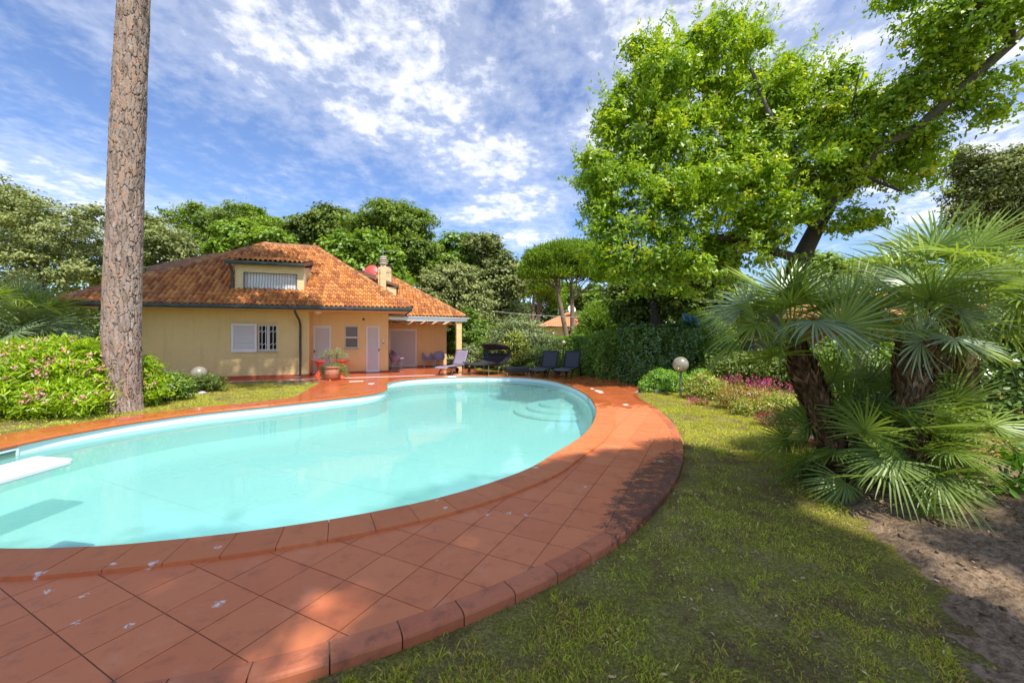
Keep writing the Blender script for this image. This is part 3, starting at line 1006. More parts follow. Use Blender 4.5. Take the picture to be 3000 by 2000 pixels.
F = F[cz > GZ - .03]
u, inv = np.unique(F, return_inverse=True)
Vs = np.c_[XX.ravel(), YY.ravel(), ZZ.ravel()][u]
me = np_mesh('soil_bed', Vs, inv.reshape(-1, 4), 'soil', smooth=True)
tag(link_obj('soil_bed', me), kind='structure')

# loose clods on the soil
m = 7000; r = np.random.default_rng(5)
x = r.uniform(1.6, 8, m); y = r.uniform(1.2, 8, m); k = in_poly(x - .12, y, soil_poly); x, y = x[k], y[k]; m = len(x)
z = soil_z(x, y); sz_ = .006 + .020 * r.random(m) ** 3
octa = np.array([(1, 0, 0), (0, 1, 0), (-1, 0, 0), (0, -1, 0), (0, 0, 1), (0, 0, -1)], float)
of = np.array([(0, 1, 4), (1, 2, 4), (2, 3, 4), (3, 0, 4), (1, 0, 5), (2, 1, 5), (3, 2, 5), (0, 3, 5)])
V = np.c_[x, y, z][:, None, :] + octa[None] * sz_[:, None, None] * r.uniform(.55, 1.3, (m, 6, 1)) + r.normal(0, .25, (m, 6, 3)) * sz_[:, None, None]
F = (np.arange(m)[:, None, None] * 6 + of[None]).reshape(-1, 3)
tag(link_obj('soil_clods', np_mesh('soil_clods', V.reshape(-1, 3), F, 'soil')), 'crumbly clods scattered over the bare soil bed', 'soil', kind='stuff')
# ------------------------------------------------------------------ the house (local axes: s along the front, d into the depth)
house = empty('house', (HP[0], HP[1], 0), HA, 'ochre stucco single-storey house with orange tiled hip roof and front dormer', 'house')

def wall_cells(mb, a0, a1, z0, z1, t0_, t1_, openings, axis='s'):
    """wall slab with rectangular openings (a0,a1,z0,z1 along the wall)"""
    A = sorted({a0, a1, *[o[0] for o in openings], *[o[1] for o in openings]})
    Z = sorted({z0, z1, *[o[2] for o in openings], *[o[3] for o in openings]})
    for i in range(len(A) - 1):
        j = 0
        while j < len(Z) - 1:
            ca = (A[i] + A[i + 1]) / 2; cz = (Z[j] + Z[j + 1]) / 2
            if any(o[0] < ca < o[1] and o[2] < cz < o[3] for o in openings):
                j += 1; continue
            k = j
            while k + 1 < len(Z) - 1 and not any(o[0] < ca < o[1] and o[2] < (Z[k + 1] + Z[k + 2]) / 2 < o[3] for o in openings): k += 1
            if axis == 's': mb.box(A[i], A[i + 1], t0_, t1_, Z[j], Z[k + 1])
            else: mb.box(t0_, t1_, A[i], A[i + 1], Z[j], Z[k + 1])
            j = k + 1

mb = MB()
wall_cells(mb, -6.2, 0.0, 0.0, 2.575, 0.0, .30, [(-1.795, -1.12, 1.01, 2.03)])
mb.box(-.30, 0.0, .30, .72, 0, 2.575)
mb.build('wall', 'stucco', house)
mb = MB()
wall_cells(mb, 0.0, 3.045, 0.0, 2.575, .72, 1.02, [(.05, .74, 0.0, 2.03), (1.264, 1.803, 1.07, 2.03), (2.115, 2.685, 0.0, 2.03)])
mb.box(2.745, 3.045, 1.02, 3.2, 0, 2.575)
mb.build('wall', 'stucco', house)['label'] = 'recessed entrance wall in the shade of the eave'
mb = MB()
wall_cells(mb, 3.045, 6.0, 0.0, 2.50, 3.2, 3.45, [(3.12, 4.505, 0.0, 1.95)])
mb.box(5.75, 6.0, 3.45, 8.5, 0, 2.5)
mb.build('wall', 'stucco', house)['label'] = 'shaded back wall of the covered terrace'
mb = MB(); mb.box(-6.2, -5.9, .30, 8.0, 0, 2.575); mb.box(-5.9, 5.75, 7.7, 8.0, 0, 2.575)
mb.build('wall', 'stucco', house)

# skirting of red tile
mb = MB()
mb.box(-6.2, .012, -.012, 0, 0, .085)
mb.box(0.0, .012, 0, .708, 0, .085)
for a, b in ((.74, 2.115), (2.685, 3.045)): mb.box(a, b, .708, .72, 0, .085)
mb.box(3.045, 3.057, .72, 3.188, 0, .085); mb.box(4.505, 6.0, 3.188, 3.2, 0, .085)
mb.build('skirting', 'skirting', house)

# soffit slabs
mb = MB(); mb.box(-7.1, 3.78, -.98, 8.9, 2.578, 2.64); mb.build('soffit', 'soffit_paint', house)
mb = MB(); mb.box(3.79, 6.68, 2.25, 9.0, 2.44, 2.50); mb.build('soffit', 'soffit_paint', house)

# gutters
mb = MB()
def gutter(mb, a, b, nrm, z, w=.13, h=.15):
    """open box gutter from a to b (s,d), nrm points outwards"""
    a = np.array(a); b = np.array(b); nrm = np.array(nrm)
    pr = [(0, h), (0, 0), (w * .75, 0), (w, h * .45), (w, h), (w - .012, h), (w - .012, h * .45), (.012, .012), (.012, h)]
    rows = [[(*(p + nrm * o), z + zz) for o, zz in pr] for p in (a, b)]
    mb.add([q for r in rows for q in r], [(j, (j + 1) % 9, 9 + (j + 1) % 9, 9 + j) for j in range(9)] + [tuple(range(8, -1, -1)), tuple(range(9, 18))])
gutter(mb, (-7.19, -1.0), (3.85, -1.0), (0, -1), 2.575)
for k in range(12): mb.box(-6.7 + k * .92, -6.67 + k * .92, -1.133, -1.129, 2.64, 2.72)
gutter(mb, (3.79, -1.0), (3.79, 2.2), (1, 0), 2.577)
gutter(mb, (-7.13, 8.0), (-7.13, -1.0), (-1, 0), 2.577)
gutter(mb, (3.96, 2.2), (6.76, 2.2), (0, -1), 2.46, .10, .09)
gutter(mb, (6.70, 2.2), (6.70, 8.5), (1, 0), 2.462, .10, .09)
mb.build('gutter', 'gutter_copper', house)
def downpipe(pts, r=.042):
    m = MB(); m.tube(pts, r, 8); m.build('downpipe', 'gutter_copper', house)
downpipe([(-.32, -1.06, 2.60), (-.32, -1.06, 2.50), (-.31, -.72, 2.36), (-.30, -.30, 2.22), (-.30, -.065, 2.02), (-.30, -.065, 1.0), (-.30, -.065, .04)])
downpipe([(-6.0, -1.06, 2.60), (-6.0, -1.06, 2.48), (-6.08, -.5, 2.34), (-6.10, -.065, 2.1), (-6.10, -.065, .04)])
mb = MB(); mb.box(-.46, -.24, -.42, -.10, .0, .02); o = mb.build('rain_shoe', 'concrete', house)

# ---- roof
roof = MB()
EZ = 2.70; RZ = 5.80
def quad(a, b, c, d): roof.add([a, b, c, d], [(0, 1, 2, 3)])
A_, B_, C_, D_ = (-7.22, -1.03, EZ), (3.88, -1.03, EZ), (3.88, 9.0, EZ), (-7.22, 9.0, EZ)
RL, RR = (-2.37, 3.5, RZ), (-.20, 3.5, RZ)
roof.add([A_, B_, C_, D_, RL, RR], [(0, 1, 5, 4), (1, 2, 5), (2, 3, 4, 5), (3, 0, 4)])
WZ = 2.53
WA, WB, WC = (2.0, 2.17, WZ), (6.79, 2.17, WZ), (6.79, 9.2, WZ)
WR, WRL = (3.27, 5.69, 4.87), (1.2, 5.69, 4.87)
roof.add([WA, WB, WC, WR, WRL, (1.2, 9.2, WZ), (1.2, 2.17, WZ)], [(6, 1, 3, 4), (1, 2, 3), (2, 5, 4, 3)])
roof_o = roof.build('roof', 'mortar', house)

TW, TE, TL = .165, .30, .35
def tile_profile():
    pr = []
    for k in range(7):
        a = math.pi * (1 - k / 6)
        pr.append((-.0275 + .056 * math.cos(a), .010 + .060 * math.sin(a)))
    pr += [(.045, .006), (.083, .012)]
    return pr
def roof_tile_mesh():
    pr = tile_profile(); n = len(pr)
    V = [(x, 0, z + .036) for x, z in pr] + [(x, TL, z + .002) for x, z in pr] + [(x, 0, z + .008) for x, z in pr]
    F = [(j, j + 1, n + j + 1, n + j) for j in range(n - 1)] + [(2 * n + j, 2 * n + j + 1, j + 1, j) for j in range(n - 1)]
    return np.array(V), F
TV, TF = roof_tile_mesh()
tme = bpy.data.meshes.new('roof_tile'); tme.from_pydata([tuple(v) for v in TV], [], TF); tme.update()
tme.polygons.foreach_set('use_smooth', [j < len(tile_profile()) - 1 for j in range(len(TF))])
tme.materials.append(MATS['roof_tile'])
cand = []
DORM = (-2.50, -.16)
def lay(a, b, c, d, off, skip=None):
    """tiles on the roof plane a(eave left) b(eave right) c(upper right) d(upper left)"""
    a, b, c, d = [Vector(p) for p in (a, b, c, d)]
    e = (b - a).normalized(); nrm = (b - a).cross(d - a).normalized()
    if nrm.z < 0: nrm = -nrm
    gdir = nrm.cross(e).normalized()
    if gdir.z < 0: gdir = -gdir
    poly = [((p - a).dot(e), (p - a).dot(gdir)) for p in (a, b, c, d)]
    W_ = max(p[0] for p in poly); H_ = max(p[1] for p in poly)
    i0 = math.floor(min(p[0] for p in poly) / TW)
    for j in range(int(H_ / TE) + 1):
        for i in range(i0, int(W_ / TW) + 1):
            x = (i + .5) * TW; y = j * TE
            if not in_poly(np.array([x]), np.array([y + .17]), poly)[0]: continue
            p = a + e * x + gdir * (y - .03 + random.gauss(0, .004)) + nrm * off
            if skip and skip(p): continue
            M = Matrix((e, gdir, nrm)).transposed().to_4x4()
            M = Matrix.Translation(p) @ M @ Matrix.Rotation(random.gauss(0, .012), 4, 'Z') @ Matrix.Rotation(random.gauss(0, .01), 4, 'X')
            cand.append(M)
def under_dormer(p):
    return DORM[0] - .03 < p.x < DORM[1] + .03 and -.25 < p.y < 1.8 and p.z < 4.45
def in_main(p):
    # hidden below the main roof
    zr = EZ + (3.85 - p.x) * (RZ - EZ) / 4.05
    zf = EZ + (p.y + 1.0) * (RZ - EZ) / 4.5
    return p.x < 3.88 and p.z < min(zr, zf) - .02
lay(A_, B_, RR, RL, .004, under_dormer)
lay((1.2, 2.17, WZ), WB, WR, WRL, .004, in_main)
lay(B_, C_, RR, RR, .004)
# dormer roof
lay((DORM[0] - .14, -.34, 4.42), (DORM[1] + .02, -.34, 4.42), (DORM[1] + .02, 2.2, 4.93), (DORM[0] - .14, 2.2, 4.93), .008)
HM = Matrix.Translation((HP[0], HP[1], 0)) @ Matrix.Rotation(HA, 4, 'Z')
def cam_d2(M):
    p = HM @ M.translation
    return p.x ** 2 + p.y ** 2 + (p.z - 1.65) ** 2
cand.sort(key=cam_d2)
for M in cand[:290]:
    o = link_obj('roof_tile', tme, roof_o); o.matrix_local = M
VV, FF, TT = [], [], []
for M in cand[290:]:
    o = len(VV)
    VV += [tuple(M @ Vector(v)) for v in TV]
    FF += [tuple(q + o for q in f) for f in TF]
    TT += [random.random()] * len(TF)
me = np_mesh('roof_tiles_far', np.array(VV), np.array(FF), 'roof_tile_joined', TT)
o = link_obj('roof_tiles_far', me, roof_o); o['kind'] = 'stuff'

# hip and ridge tiles: overlapping half barrels
hv = []
for k in range(7):
    a = math.pi * k / 6; hv.append((math.cos(a), math.sin(a)))
def ridge_mesh():
    V = [(x * .105, 0, z * .085 + .012) for x, z in hv] + [(x * .088, .36, z * .068) for x, z in hv] + [(x * .085, 0, z * .065 + .006) for x, z in hv]
    F = [(j, j + 1, 8 - 1 + j + 1, 7 + j) for j in range(6)] + [(14 + j, 14 + j + 1, j + 1, j) for j in range(6)]
    me = bpy.data.meshes.new('ridge_tile'); me.from_pydata(V, [], F); me.update()
    me.polygons.foreach_set('use_smooth', [True] * 6 + [False] * 6)
    me.materials.append(MATS['roof_tile']); return me
rme = ridge_mesh()
mort = MB()
def ridge(a, b):
    a = Vector(a); b = Vector(b); d = (b - a); L = d.length; d.normalize()
    x = d.cross(Vector((0, 0, 1))).normalized(); z = x.cross(d)
    M0 = Matrix((x, d, z)).transposed().to_4x4()
    n = int(L / .32)
    for k in range(n + 1):
        o = link_obj('ridge_tile', rme, roof_o)
        o.matrix_local = Matrix.Translation(a + d * (k * L / (n + .6)) + z * .035) @ M0
    mort.bar(a + z * .02, b + z * .02, .20, .07)
up = lambda p, k=.0: (p[0], p[1], p[2] + k)
ridge(A_, RL); ridge(B_, RR); ridge(RL, RR); ridge(WB, WR)
ridge(WR, WRL)
mort.build('ridge_mortar', 'mortar', roof_o)

# front dormer
dm = empty('dormer_holder', (0, 0, 0)); bpy.data.objects.remove(dm)
mb = MB()
wall_cells(mb, DORM[0], DORM[1], 3.22, 4.30, -.10, .10, [(-2.22, -.405, 3.37, 4.02)])
for s0, s1 in ((DORM[0], DORM[0] + .15), (DORM[1] - .15, DORM[1])):
    mb.add([(s0, .10, 3.3), (s1, .10, 3.3), (s1, .10, 4.30), (s0, .10, 4.30), (s0, 2.0, 4.6), (s1, 2.0, 4.6)], [(0, 3, 4), (1, 5, 2), (2, 5, 4, 3), (0, 1, 2, 3), (0, 4, 5, 1)])
dorm = mb.build('dormer', 'stucco_pale', house)
mb = MB()
mb.add([(DORM[0] - .16, -.30, 4.30), (DORM[1] + .04, -.30, 4.30), (DORM[1] + .04, 2.2, 4.78), (DORM[0] - .16, 2.2, 4.78), (DORM[0] - .16, -.30, 4.42), (DORM[1] + .04, -.30, 4.42), (DORM[1] + .04, 2.2, 4.93), (DORM[0] - .16, 2.2, 4.93)],
       [(0, 3, 2, 1), (4, 5, 6, 7), (0, 1, 5, 4), (1, 2, 6, 5), (2, 3, 7, 6), (3, 0, 4, 7)])
mb.build('dormer_roof', 'brown_metal', dorm)
mb = MB(); gutter(mb, (DORM[0] - .26, -.301), (DORM[1] + .045, -.301), (0, -1), 4.27, .11, .14)
mb.tube([(DORM[0] - .09, -.36, 4.30), (DORM[0] - .09, -.30, 4.18), (DORM[0] - .07, -.16, 4.02), (DORM[0] - .07, -.15, 3.38)], .045, 8)
mb.build('gutter', 'gutter_copper', dorm)
mb = MB()
for k in range(16):
    z = 3.372 + k * .0405
    mb.box(-2.218, -.407, .02, .035 - .004 * (k % 2), z, z + .038)
mb.build('roller_shutter', 'roller_white', dorm)
mb = MB()
for k in range(19):
    x = -2.18 + k * (1.735 / 18)
    mb.tube([(x, -.105, 4.01), (x, -.11, 3.85), (x, -.115, 3.70), (x, -.17, 3.58), (x, -.18, 3.50), (x, -.13, 3.41), (x, -.105, 3.38)], .0075, 6)
mb.bar((-2.22, -.105, 4.005), (-.405, -.105, 4.005), .02, .02); mb.bar((-2.22, -.105, 3.385), (-.405, -.105, 3.385), .02, .02)
mb.bar((-2.21, -.105, 3.38), (-2.21, -.105, 4.01), .02, .02); mb.bar((-.415, -.105, 3.38), (-.415, -.105, 4.01), .02, .02)
mb.build('window_bars', 'iron_blue', dorm)
mb = MB(); mb.bar((DORM[1] + .015, -.08, 3.35), (DORM[1] + .015, 1.5, 4.38), .03, .05); mb.build('flashing', 'dish_red', dorm)

# side dormers clad in brown sheet, seen over the hips
mb = MB()
mb.add([(-6.33, 2.5, 4.18), (-3.9, 2.5, 4.92), (-3.9, 2.5, 5.16), (-6.33, 2.5, 4.42), (-6.33, 4.6, 4.18), (-3.9, 4.6, 4.92), (-3.9, 4.6, 5.16), (-6.33, 4.6, 4.42)],
       [(0, 1, 2, 3), (4, 7, 6, 5), (3, 2, 6, 7), (0, 3, 7, 4), (1, 5, 6, 2), (0, 4, 5, 1)])
mb.build('side_dormer_roof', 'brown_metal', roof_o)
mb = MB(); mb.box(-6.1, -4.2, 2.62, 4.5, 3.2, 4.15); mb.build('side_dormer_wall', 'stucco_pale', roof_o)
mb = MB(); gutter(mb, (-6.33, 4.7), (-6.33, 2.4), (-1, 0), 4.24, .11, .13); mb.build('side_dormer_gutter', 'gutter_copper', roof_o)
mb = MB()
mb.add([(.55, 2.6, 4.80), (2.5, 2.6, 4.28), (2.5, 2.6, 4.48), (.55, 2.6, 5.0), (.55, 4.6, 4.80), (2.5, 4.6, 4.28), (2.5, 4.6, 4.48), (.55, 4.6, 5.0)],
       [(0, 1, 2, 3), (4, 7, 6, 5), (3, 2, 6, 7), (0, 3, 7, 4), (1, 5, 6, 2), (0, 4, 5, 1)])
mb.build('side_dormer_roof', 'brown_metal', roof_o)
mb = MB(); mb.box(.6, 2.35, 2.75, 4.5, 3.4, 4.3); mb.build('side_dormer_wall', 'stucco_pale', roof_o)

# chimney with stacked cowl, and the round-capped flue block behind it
ch = MB(); ch.box(2.74, 2.99, 3.05, 3.30, 3.2, 5.13)
cho = ch.build('chimney', 'stucco_pale', roof_o)
mb = MB()
for k in range(4):
    r = (.20, .19, .20, .17)[k]
    z = 5.10 + k * .105
    c = (2.865, 3.175)
    mb.lathe([(r * .72, z), (r, z + .03), (r, z + .06), (r * .72, z + .10)], 4 if False else 12, (c[0], c[1], 0))
mb.build('cowl', 'concrete', cho)
mb = MB(); mb.box(2.62, 3.28, 4.2, 4.8, 3.2, 5.18); mb.build('flue_block', 'stucco_pale', roof_o)
mb = MB(); rows = []
for i, yy in enumerate((4.12, 4.88)):
    rows.append([(2.95 + .47 * math.sin(a), yy, 4.95 + .40 * math.cos(a)) for a in np.linspace(-1.15, 1.15, 11)])
mb.grid(rows); mb.build('flue_cap', 'gutter_copper', roof_o, solid=.02)
mb = MB(); mb.box(2.63, 3.27, 4.21, 4.24, 5.18, 5.22); mb.build('flue_lip', 'concrete', roof_o)
mb = MB(); mb.box(3.02, 3.5, 3.4, 4.4, 3.0, 4.05); mb.build('side_dormer_wall', 'stucco_pale', roof_o)
mb = MB(); mb.add([(2.98, 3.32, 4.22), (3.62, 3.32, 4.02), (3.62, 3.32, 4.16), (2.98, 3.32, 4.36), (2.98, 4.5, 4.22), (3.62, 4.5, 4.02), (3.62, 4.5, 4.16), (2.98, 4.5, 4.36)],
       [(0, 1, 2, 3), (4, 7, 6, 5), (3, 2, 6, 7), (0, 3, 7, 4), (1, 5, 6, 2), (0, 4, 5, 1)]); mb.build('side_dormer_roof', 'brown_metal', roof_o)

# ---- shutters, doors, windows
def louvre(name, s0, s1, d, z0, z1, parent, frame=.07, pitch=.05, mid=None, label=None, t=.035):
    """framed louvred leaf, front at d"""
    m = MB()
    m.box(s0, s0 + frame, d, d + t, z0, z1); m.box(s1 - frame, s1, d, d + t, z0, z1)
    m.box(s0 + frame, s1 - frame, d, d + t, z1 - frame, z1); m.box(s0 + frame, s1 - frame, d, d + t, z0, z0 + frame * 1.4)
    if mid: m.box(s0 + frame, s1 - frame, d, d + t, mid - .035, mid + .035)
    o = m.build(name, 'shutter_white', parent)
    if label: o['label'] = label
    m = MB(); z = z0 + frame * 1.4 + .004
    while z < z1 - frame - .03:
        if not (mid and mid - .06 < z < mid + .04):
            m.add([(s0 + frame, d + .006, z), (s1 - frame, d + .006, z), (s1 - frame, d + .034, z + pitch * .66), (s0 + frame, d + .034, z + pitch * .66),
                   (s0 + frame, d + .012, z - .006), (s1 - frame, d + .012, z - .006), (s1 - frame, d + .040, z + pitch * .60), (s0 + frame, d + .040, z + pitch * .60)],
                  [(0, 1, 2, 3), (7, 6, 5, 4), (0, 4, 5, 1), (3, 2, 6, 7)])
        z += pitch
    m.box(s0 + frame, s1 - frame, d + t + .012, d + t + .016, z0 + frame, z1 - frame)
    m.build('slats', 'shutter_white', o)['kind'] = 'stuff'
    return o
louvre('window_shutter', -2.64, -1.80, -.055, .985, 2.07, house, .075, .05)
mb = MB(); mb.bar((-2.76, -.03, 2.105), (-1.09, -.03, 2.105), .05, .022); mb.build('shutter_rail', 'stucco_pale', house)
w = MB()
w.box(-1.79, -1.125, .10, .15, 1.015, 1.06); w.box(-1.79, -1.125, .10, .15, 1.985, 2.025); w.box(-1.79, -1.75, .10, .15, 1.06, 1.985); w.box(-1.165, -1.125, .10, .15, 1.06, 1.985); w.box(-1.49, -1.425, .10, .15, 1.06, 1.985)
win = w.build('window', 'white_paint', house)
mb = MB(); mb.box(-1.75, -1.165, .13, .138, 1.06, 1.985); mb.build('pane', 'window_glass', win)
mb = MB()
for k in range(6):
    x = -1.765 + k * .125
    mb.bar((x, .03, 1.03), (x, .03, 2.01), .018, .018)
    if k < 5:
        for z in (1.23, 1.72): mb.bar((x, .03, z), (x + .125, .03, z + .10), .016, .016)
mb.bar((-1.79, .03, 1.075), (-1.125, .03, 1.075), .02, .02); mb.bar((-1.79, .03, 1.995), (-1.125, .03, 1.995), .02, .02)
mb.build('window_bars', 'white_paint', win)
mb = MB(); mb.box(-1.95, -1.08, -.05, .10, .965, .99); mb.build('window_sill', 'concrete', house)

def handle(x, d, z, parent):
    m = MB(); m.box(x - .018, x + .018, d - .008, d, z - .06, z + .06); m.bar((x, d - .03, z + .03), (x + .09, d - .03, z + .03), .015, .015); m.bar((x, d - .008, z + .03), (x, d - .03, z + .03), .015, .015)
    m.build('handle', 'dark_metal', parent)
o = louvre('door', .055, .735, .74, .03, 2.025, house, .07, .05, .72, 'wide louvred white entrance door'); handle(.09, .74, .95, o)
o = louvre('door', 2.12, 2.68, .74, .03, 2.025, house, .065, .05, None, 'narrow louvred white door'); handle(2.645, .74, .98, o)
o = louvre('terrace_shutter', 3.13, 4.50, 3.22, .02, 1.945, house, .09, .05)
mb = MB(); mb.box(.05, .74, .70, .80, 0, .03); mb.box(2.08, 2.72, .68, .80, 0, .03); mb.build('door_sill', 'post_grey', house)
w = MB()
w.box(1.268, 1.80, .80, .85, 1.075, 1.12); w.box(1.268, 1.80, .80, .85, 1.985, 2.025); w.box(1.268, 1.30, .80, .85, 1.12, 1.985); w.box(1.768, 1.80, .80, .85, 1.12, 1.985); w.box(1.30, 1.768, .80, .85, 1.50, 1.56)
win = w.build('window', 'white_paint', house); win['label'] = 'small window behind diamond lattice grille'
mb = MB(); mb.box(1.30, 1.768, .83, .838, 1.12, 1.985); mb.build('pane', 'window_glass', win)
mb = MB()
for z0, z1 in ((1.12, 1.50), (1.56, 1.985)):
    wd = 1.768 - 1.30; st = .112
    for k in range(-6, 12):
        for sg in (1, -1):
            # clip diagonal to the light
            x0 = 1.30 + k * st; pts = []
            ya, yb = z0, z1
            xa = x0; xb = x0 + (z1 - z0)
            lo = max(xa, 1.30); hi = min(xb, 1.768)
            if hi - lo < .02: continue
            za = z0 + (lo - xa); zb = z0 + (hi - xa)
            if sg < 0: za, zb = z0 + z1 - za, z0 + z1 - zb
            mb.bar((lo, .77 + .006 * sg, za), (hi, .77 + .006 * sg, zb), .007, .007)
mb.bar((1.27, .77, 1.11), (1.80, .77, 1.11), .018, .018); mb.bar((1.27, .77, 2.0), (1.80, .77, 2.0), .018, .018); mb.bar((1.28, .77, 1.1), (1.28, .77, 2.0), .018, .018); mb.bar((1.79, .77, 1.1), (1.79, .77, 2.0), .018, .018); mb.bar((1.27, .77, 1.53), (1.80, .77, 1.53), .018, .05)
mb.build('window_grille', 'white_paint', win)
mb = MB(); mb.box(1.22, 1.85, .66, .80, 1.03, 1.055); mb.build('window_sill', 'concrete', house)
mb = MB(); mb.box(2.80, 2.86, .69, .72, 1.22, 1.42); o = mb.build('intercom', 'aluminium', house, bevel=.004)
mb = MB(); mb.box(2.805, 2.855, .683, .69, 1.25, 1.31); mb.build('intercom_screen', 'rubber_black', o)
mb = MB(); mb.lathe([(.05, 0), (.05, .01)], 16, (0, 0, 0)); o = mb.build('vent_hole', 'rubber_black', house); o.location = (2.02, .717, 2.31); o.rotation_euler[0] = math.radians(90)
mb = MB(); mb.lathe([(.02, -.10), (.12, -.075), (.16, -.02), (.16, 0)], 20); o = mb.build('ceiling_light', 'plastic_white', house); o.location = (.30, .15, 2.577)

# ---- awning terrace: post, frame, hanging fabric
mb = MB(); mb.box(6.12, 6.37, 1.06, 1.31, 0, 2.30); mb.build('terrace_column', 'stucco', house)
mb = MB(); mb.bar((3.05, 1.0, 2.475), (6.72, 1.0, 2.415), .05, .03); mb.bar((6.70, 1.0, 2.40), (6.70, 2.2, 2.45), .04, .06)
mb.bar((3.05, 1.35, 2.30), (6.12, 1.35, 2.29), .04, .03); mb.bar((3.05, 3.10, 2.36), (6.12, 3.10, 2.36), .04, .03)
mb.build('awning_rail', 'white_paint', house)
mb = MB(); mb.bar((3.05, 1.02, 2.38), (6.60, 1.02, 2.32), .04, .12)
for s in (3.3, 6.5): mb.bar((s, 1.0, 2.36), (s, 2.2, 2.42), .05, .08)
mb.build('awning_beam', 'aluminium', house)
rows = []
ss = np.linspace(3.08, 6.08, 61)
for i in range(11):
    d = 1.12 + 1.95 * i / 10
    rows.append([(s, d + .02 * math.sin(s * 9), 2.30 - .17 * (abs(math.sin((s - 3.08) / 3.0 * math.pi * 5.5)) ** .8) + .01 * math.sin(i * 1.7 + s * 3) + .02 * i / 10) for s in ss])
mb = MB(); mb.grid(rows); mb.build('awning_fabric', 'fabric_beige', house, solid=.006)

# satellite dish and antenna
dish = empty('satellite_dish', (*HL(2.28, 2.75), 4.28), HA, 'dark red satellite dish on the roof beside the chimney', 'satellite dish')
mb = MB(); rows = []
for i in range(9):
    r = .34 * i / 8; rows.append([(r * math.cos(a), .07 * (r / .34) ** 2, r * math.sin(a) * 1.08) for a in np.linspace(0, 2 * math.pi, 33)])
mb.grid(rows); o = mb.build('reflector', 'dish_red', dish, solid=.012); o.location = (0, -.05, .42); o.rotation_euler = (math.radians(-22), math.radians(20), math.radians(-24))
mb = MB(); mb.tube([(.0, .10, -.75), (.0, .08, .42)], .022, 8); mb.build('mast', 'post_grey', dish)
mb = MB(); mb.tube([(-.05, 0, .06), (-.22, -.34, .10), (-.30, -.46, .38)], .014, 6); mb.box(-.35, -.25, -.54, -.42, .34, .46); mb.build('receiver_arm', 'concrete', dish)
ant = empty('antenna', (*HL(2.86, 3.6), 3.9), HA, 'thin metal television antenna above the chimney', 'antenna')
mb = MB(); mb.tube([(0, 0, 0), (0, 0, 2.15)], .012, 6); mb.build('mast', 'steel', ant)
mb = MB(); mb.tube([(-.05, 0, 1.92), (.75, 0, 2.04)], .012, 6)
for k in range(9): mb.tube([(.02 + k * .085, -.12, 1.93 + k * .0127), (.02 + k * .085, .12, 1.93 + k * .0127)], .005, 5)
mb.build('boom', 'cable_grey', ant)
# ------------------------------------------------------------------ vegetation
def unit(v):
    return v / (np.linalg.norm(v, axis=-1, keepdims=True) + 1e-9)
def rvec(n):
    return unit(rng.normal(size=(n, 3)))

OUT_RHOMB = np.array([(-.5, 0), (-.05, -.5), (.5, 0), (-.05, .5)])
OUT_LANCE = np.array([(-.5, 0), (-.18, -.5), (.22, -.38), (.5, 0), (.22, .38), (-.18, .5)])
OUT_OVAL = np.array([(-.5, 0), (-.28, -.42), (.08, -.5), (.36, -.28), (.5, 0), (.36, .28), (.08, .5), (-.28, .42)])
OUT_OAK = np.array([(-.5, 0), (-.05, -.48), (.08, -.18), (.34, -.38), (.5, 0), (.34, .38), (.08, .18), (-.05, .48)])

def leaves(Pn, N, T, L, Wd, outline, fold=.18, droop=.12):
    """leaf faces at Pn with normals N, long axis T; returns V, F"""
    n = len(Pn); k = len(outline)
    T = unit(T - N * (T * N).sum(1, keepdims=True))
    B = np.cross(N, T)
    L = np.broadcast_to(np.asarray(L, float), (n,)); Wd = np.broadcast_to(np.asarray(Wd, float), (n,))
    o = outline
    V = (Pn[:, None, :] + T[:, None, :] * (o[None, :, 0:1] * L[:, None, None]) + B[:, None, :] * (o[None, :, 1:2] * Wd[:, None, None])
         + N[:, None, :] * ((np.abs(o[None, :, 1:2]) * fold * Wd[:, None, None]) - (np.maximum(o[None, :, 0:1] + .1, 0) ** 2 * droop * L[:, None, None])))
    F = np.arange(n * k).reshape(n, k)
    return V.reshape(-1, 3), F

def leaf_mesh(name, parts, mat, base):
    V = np.vstack([p[0] for p in parts]); off = 0; F = []; Tn = []
    for p in parts:
        F.append(p[1] + off); off += len(p[0]); Tn.append(p[2])
    return np_mesh(name, V - np.array(base), np.vstack(F), mat, np.concatenate(Tn))

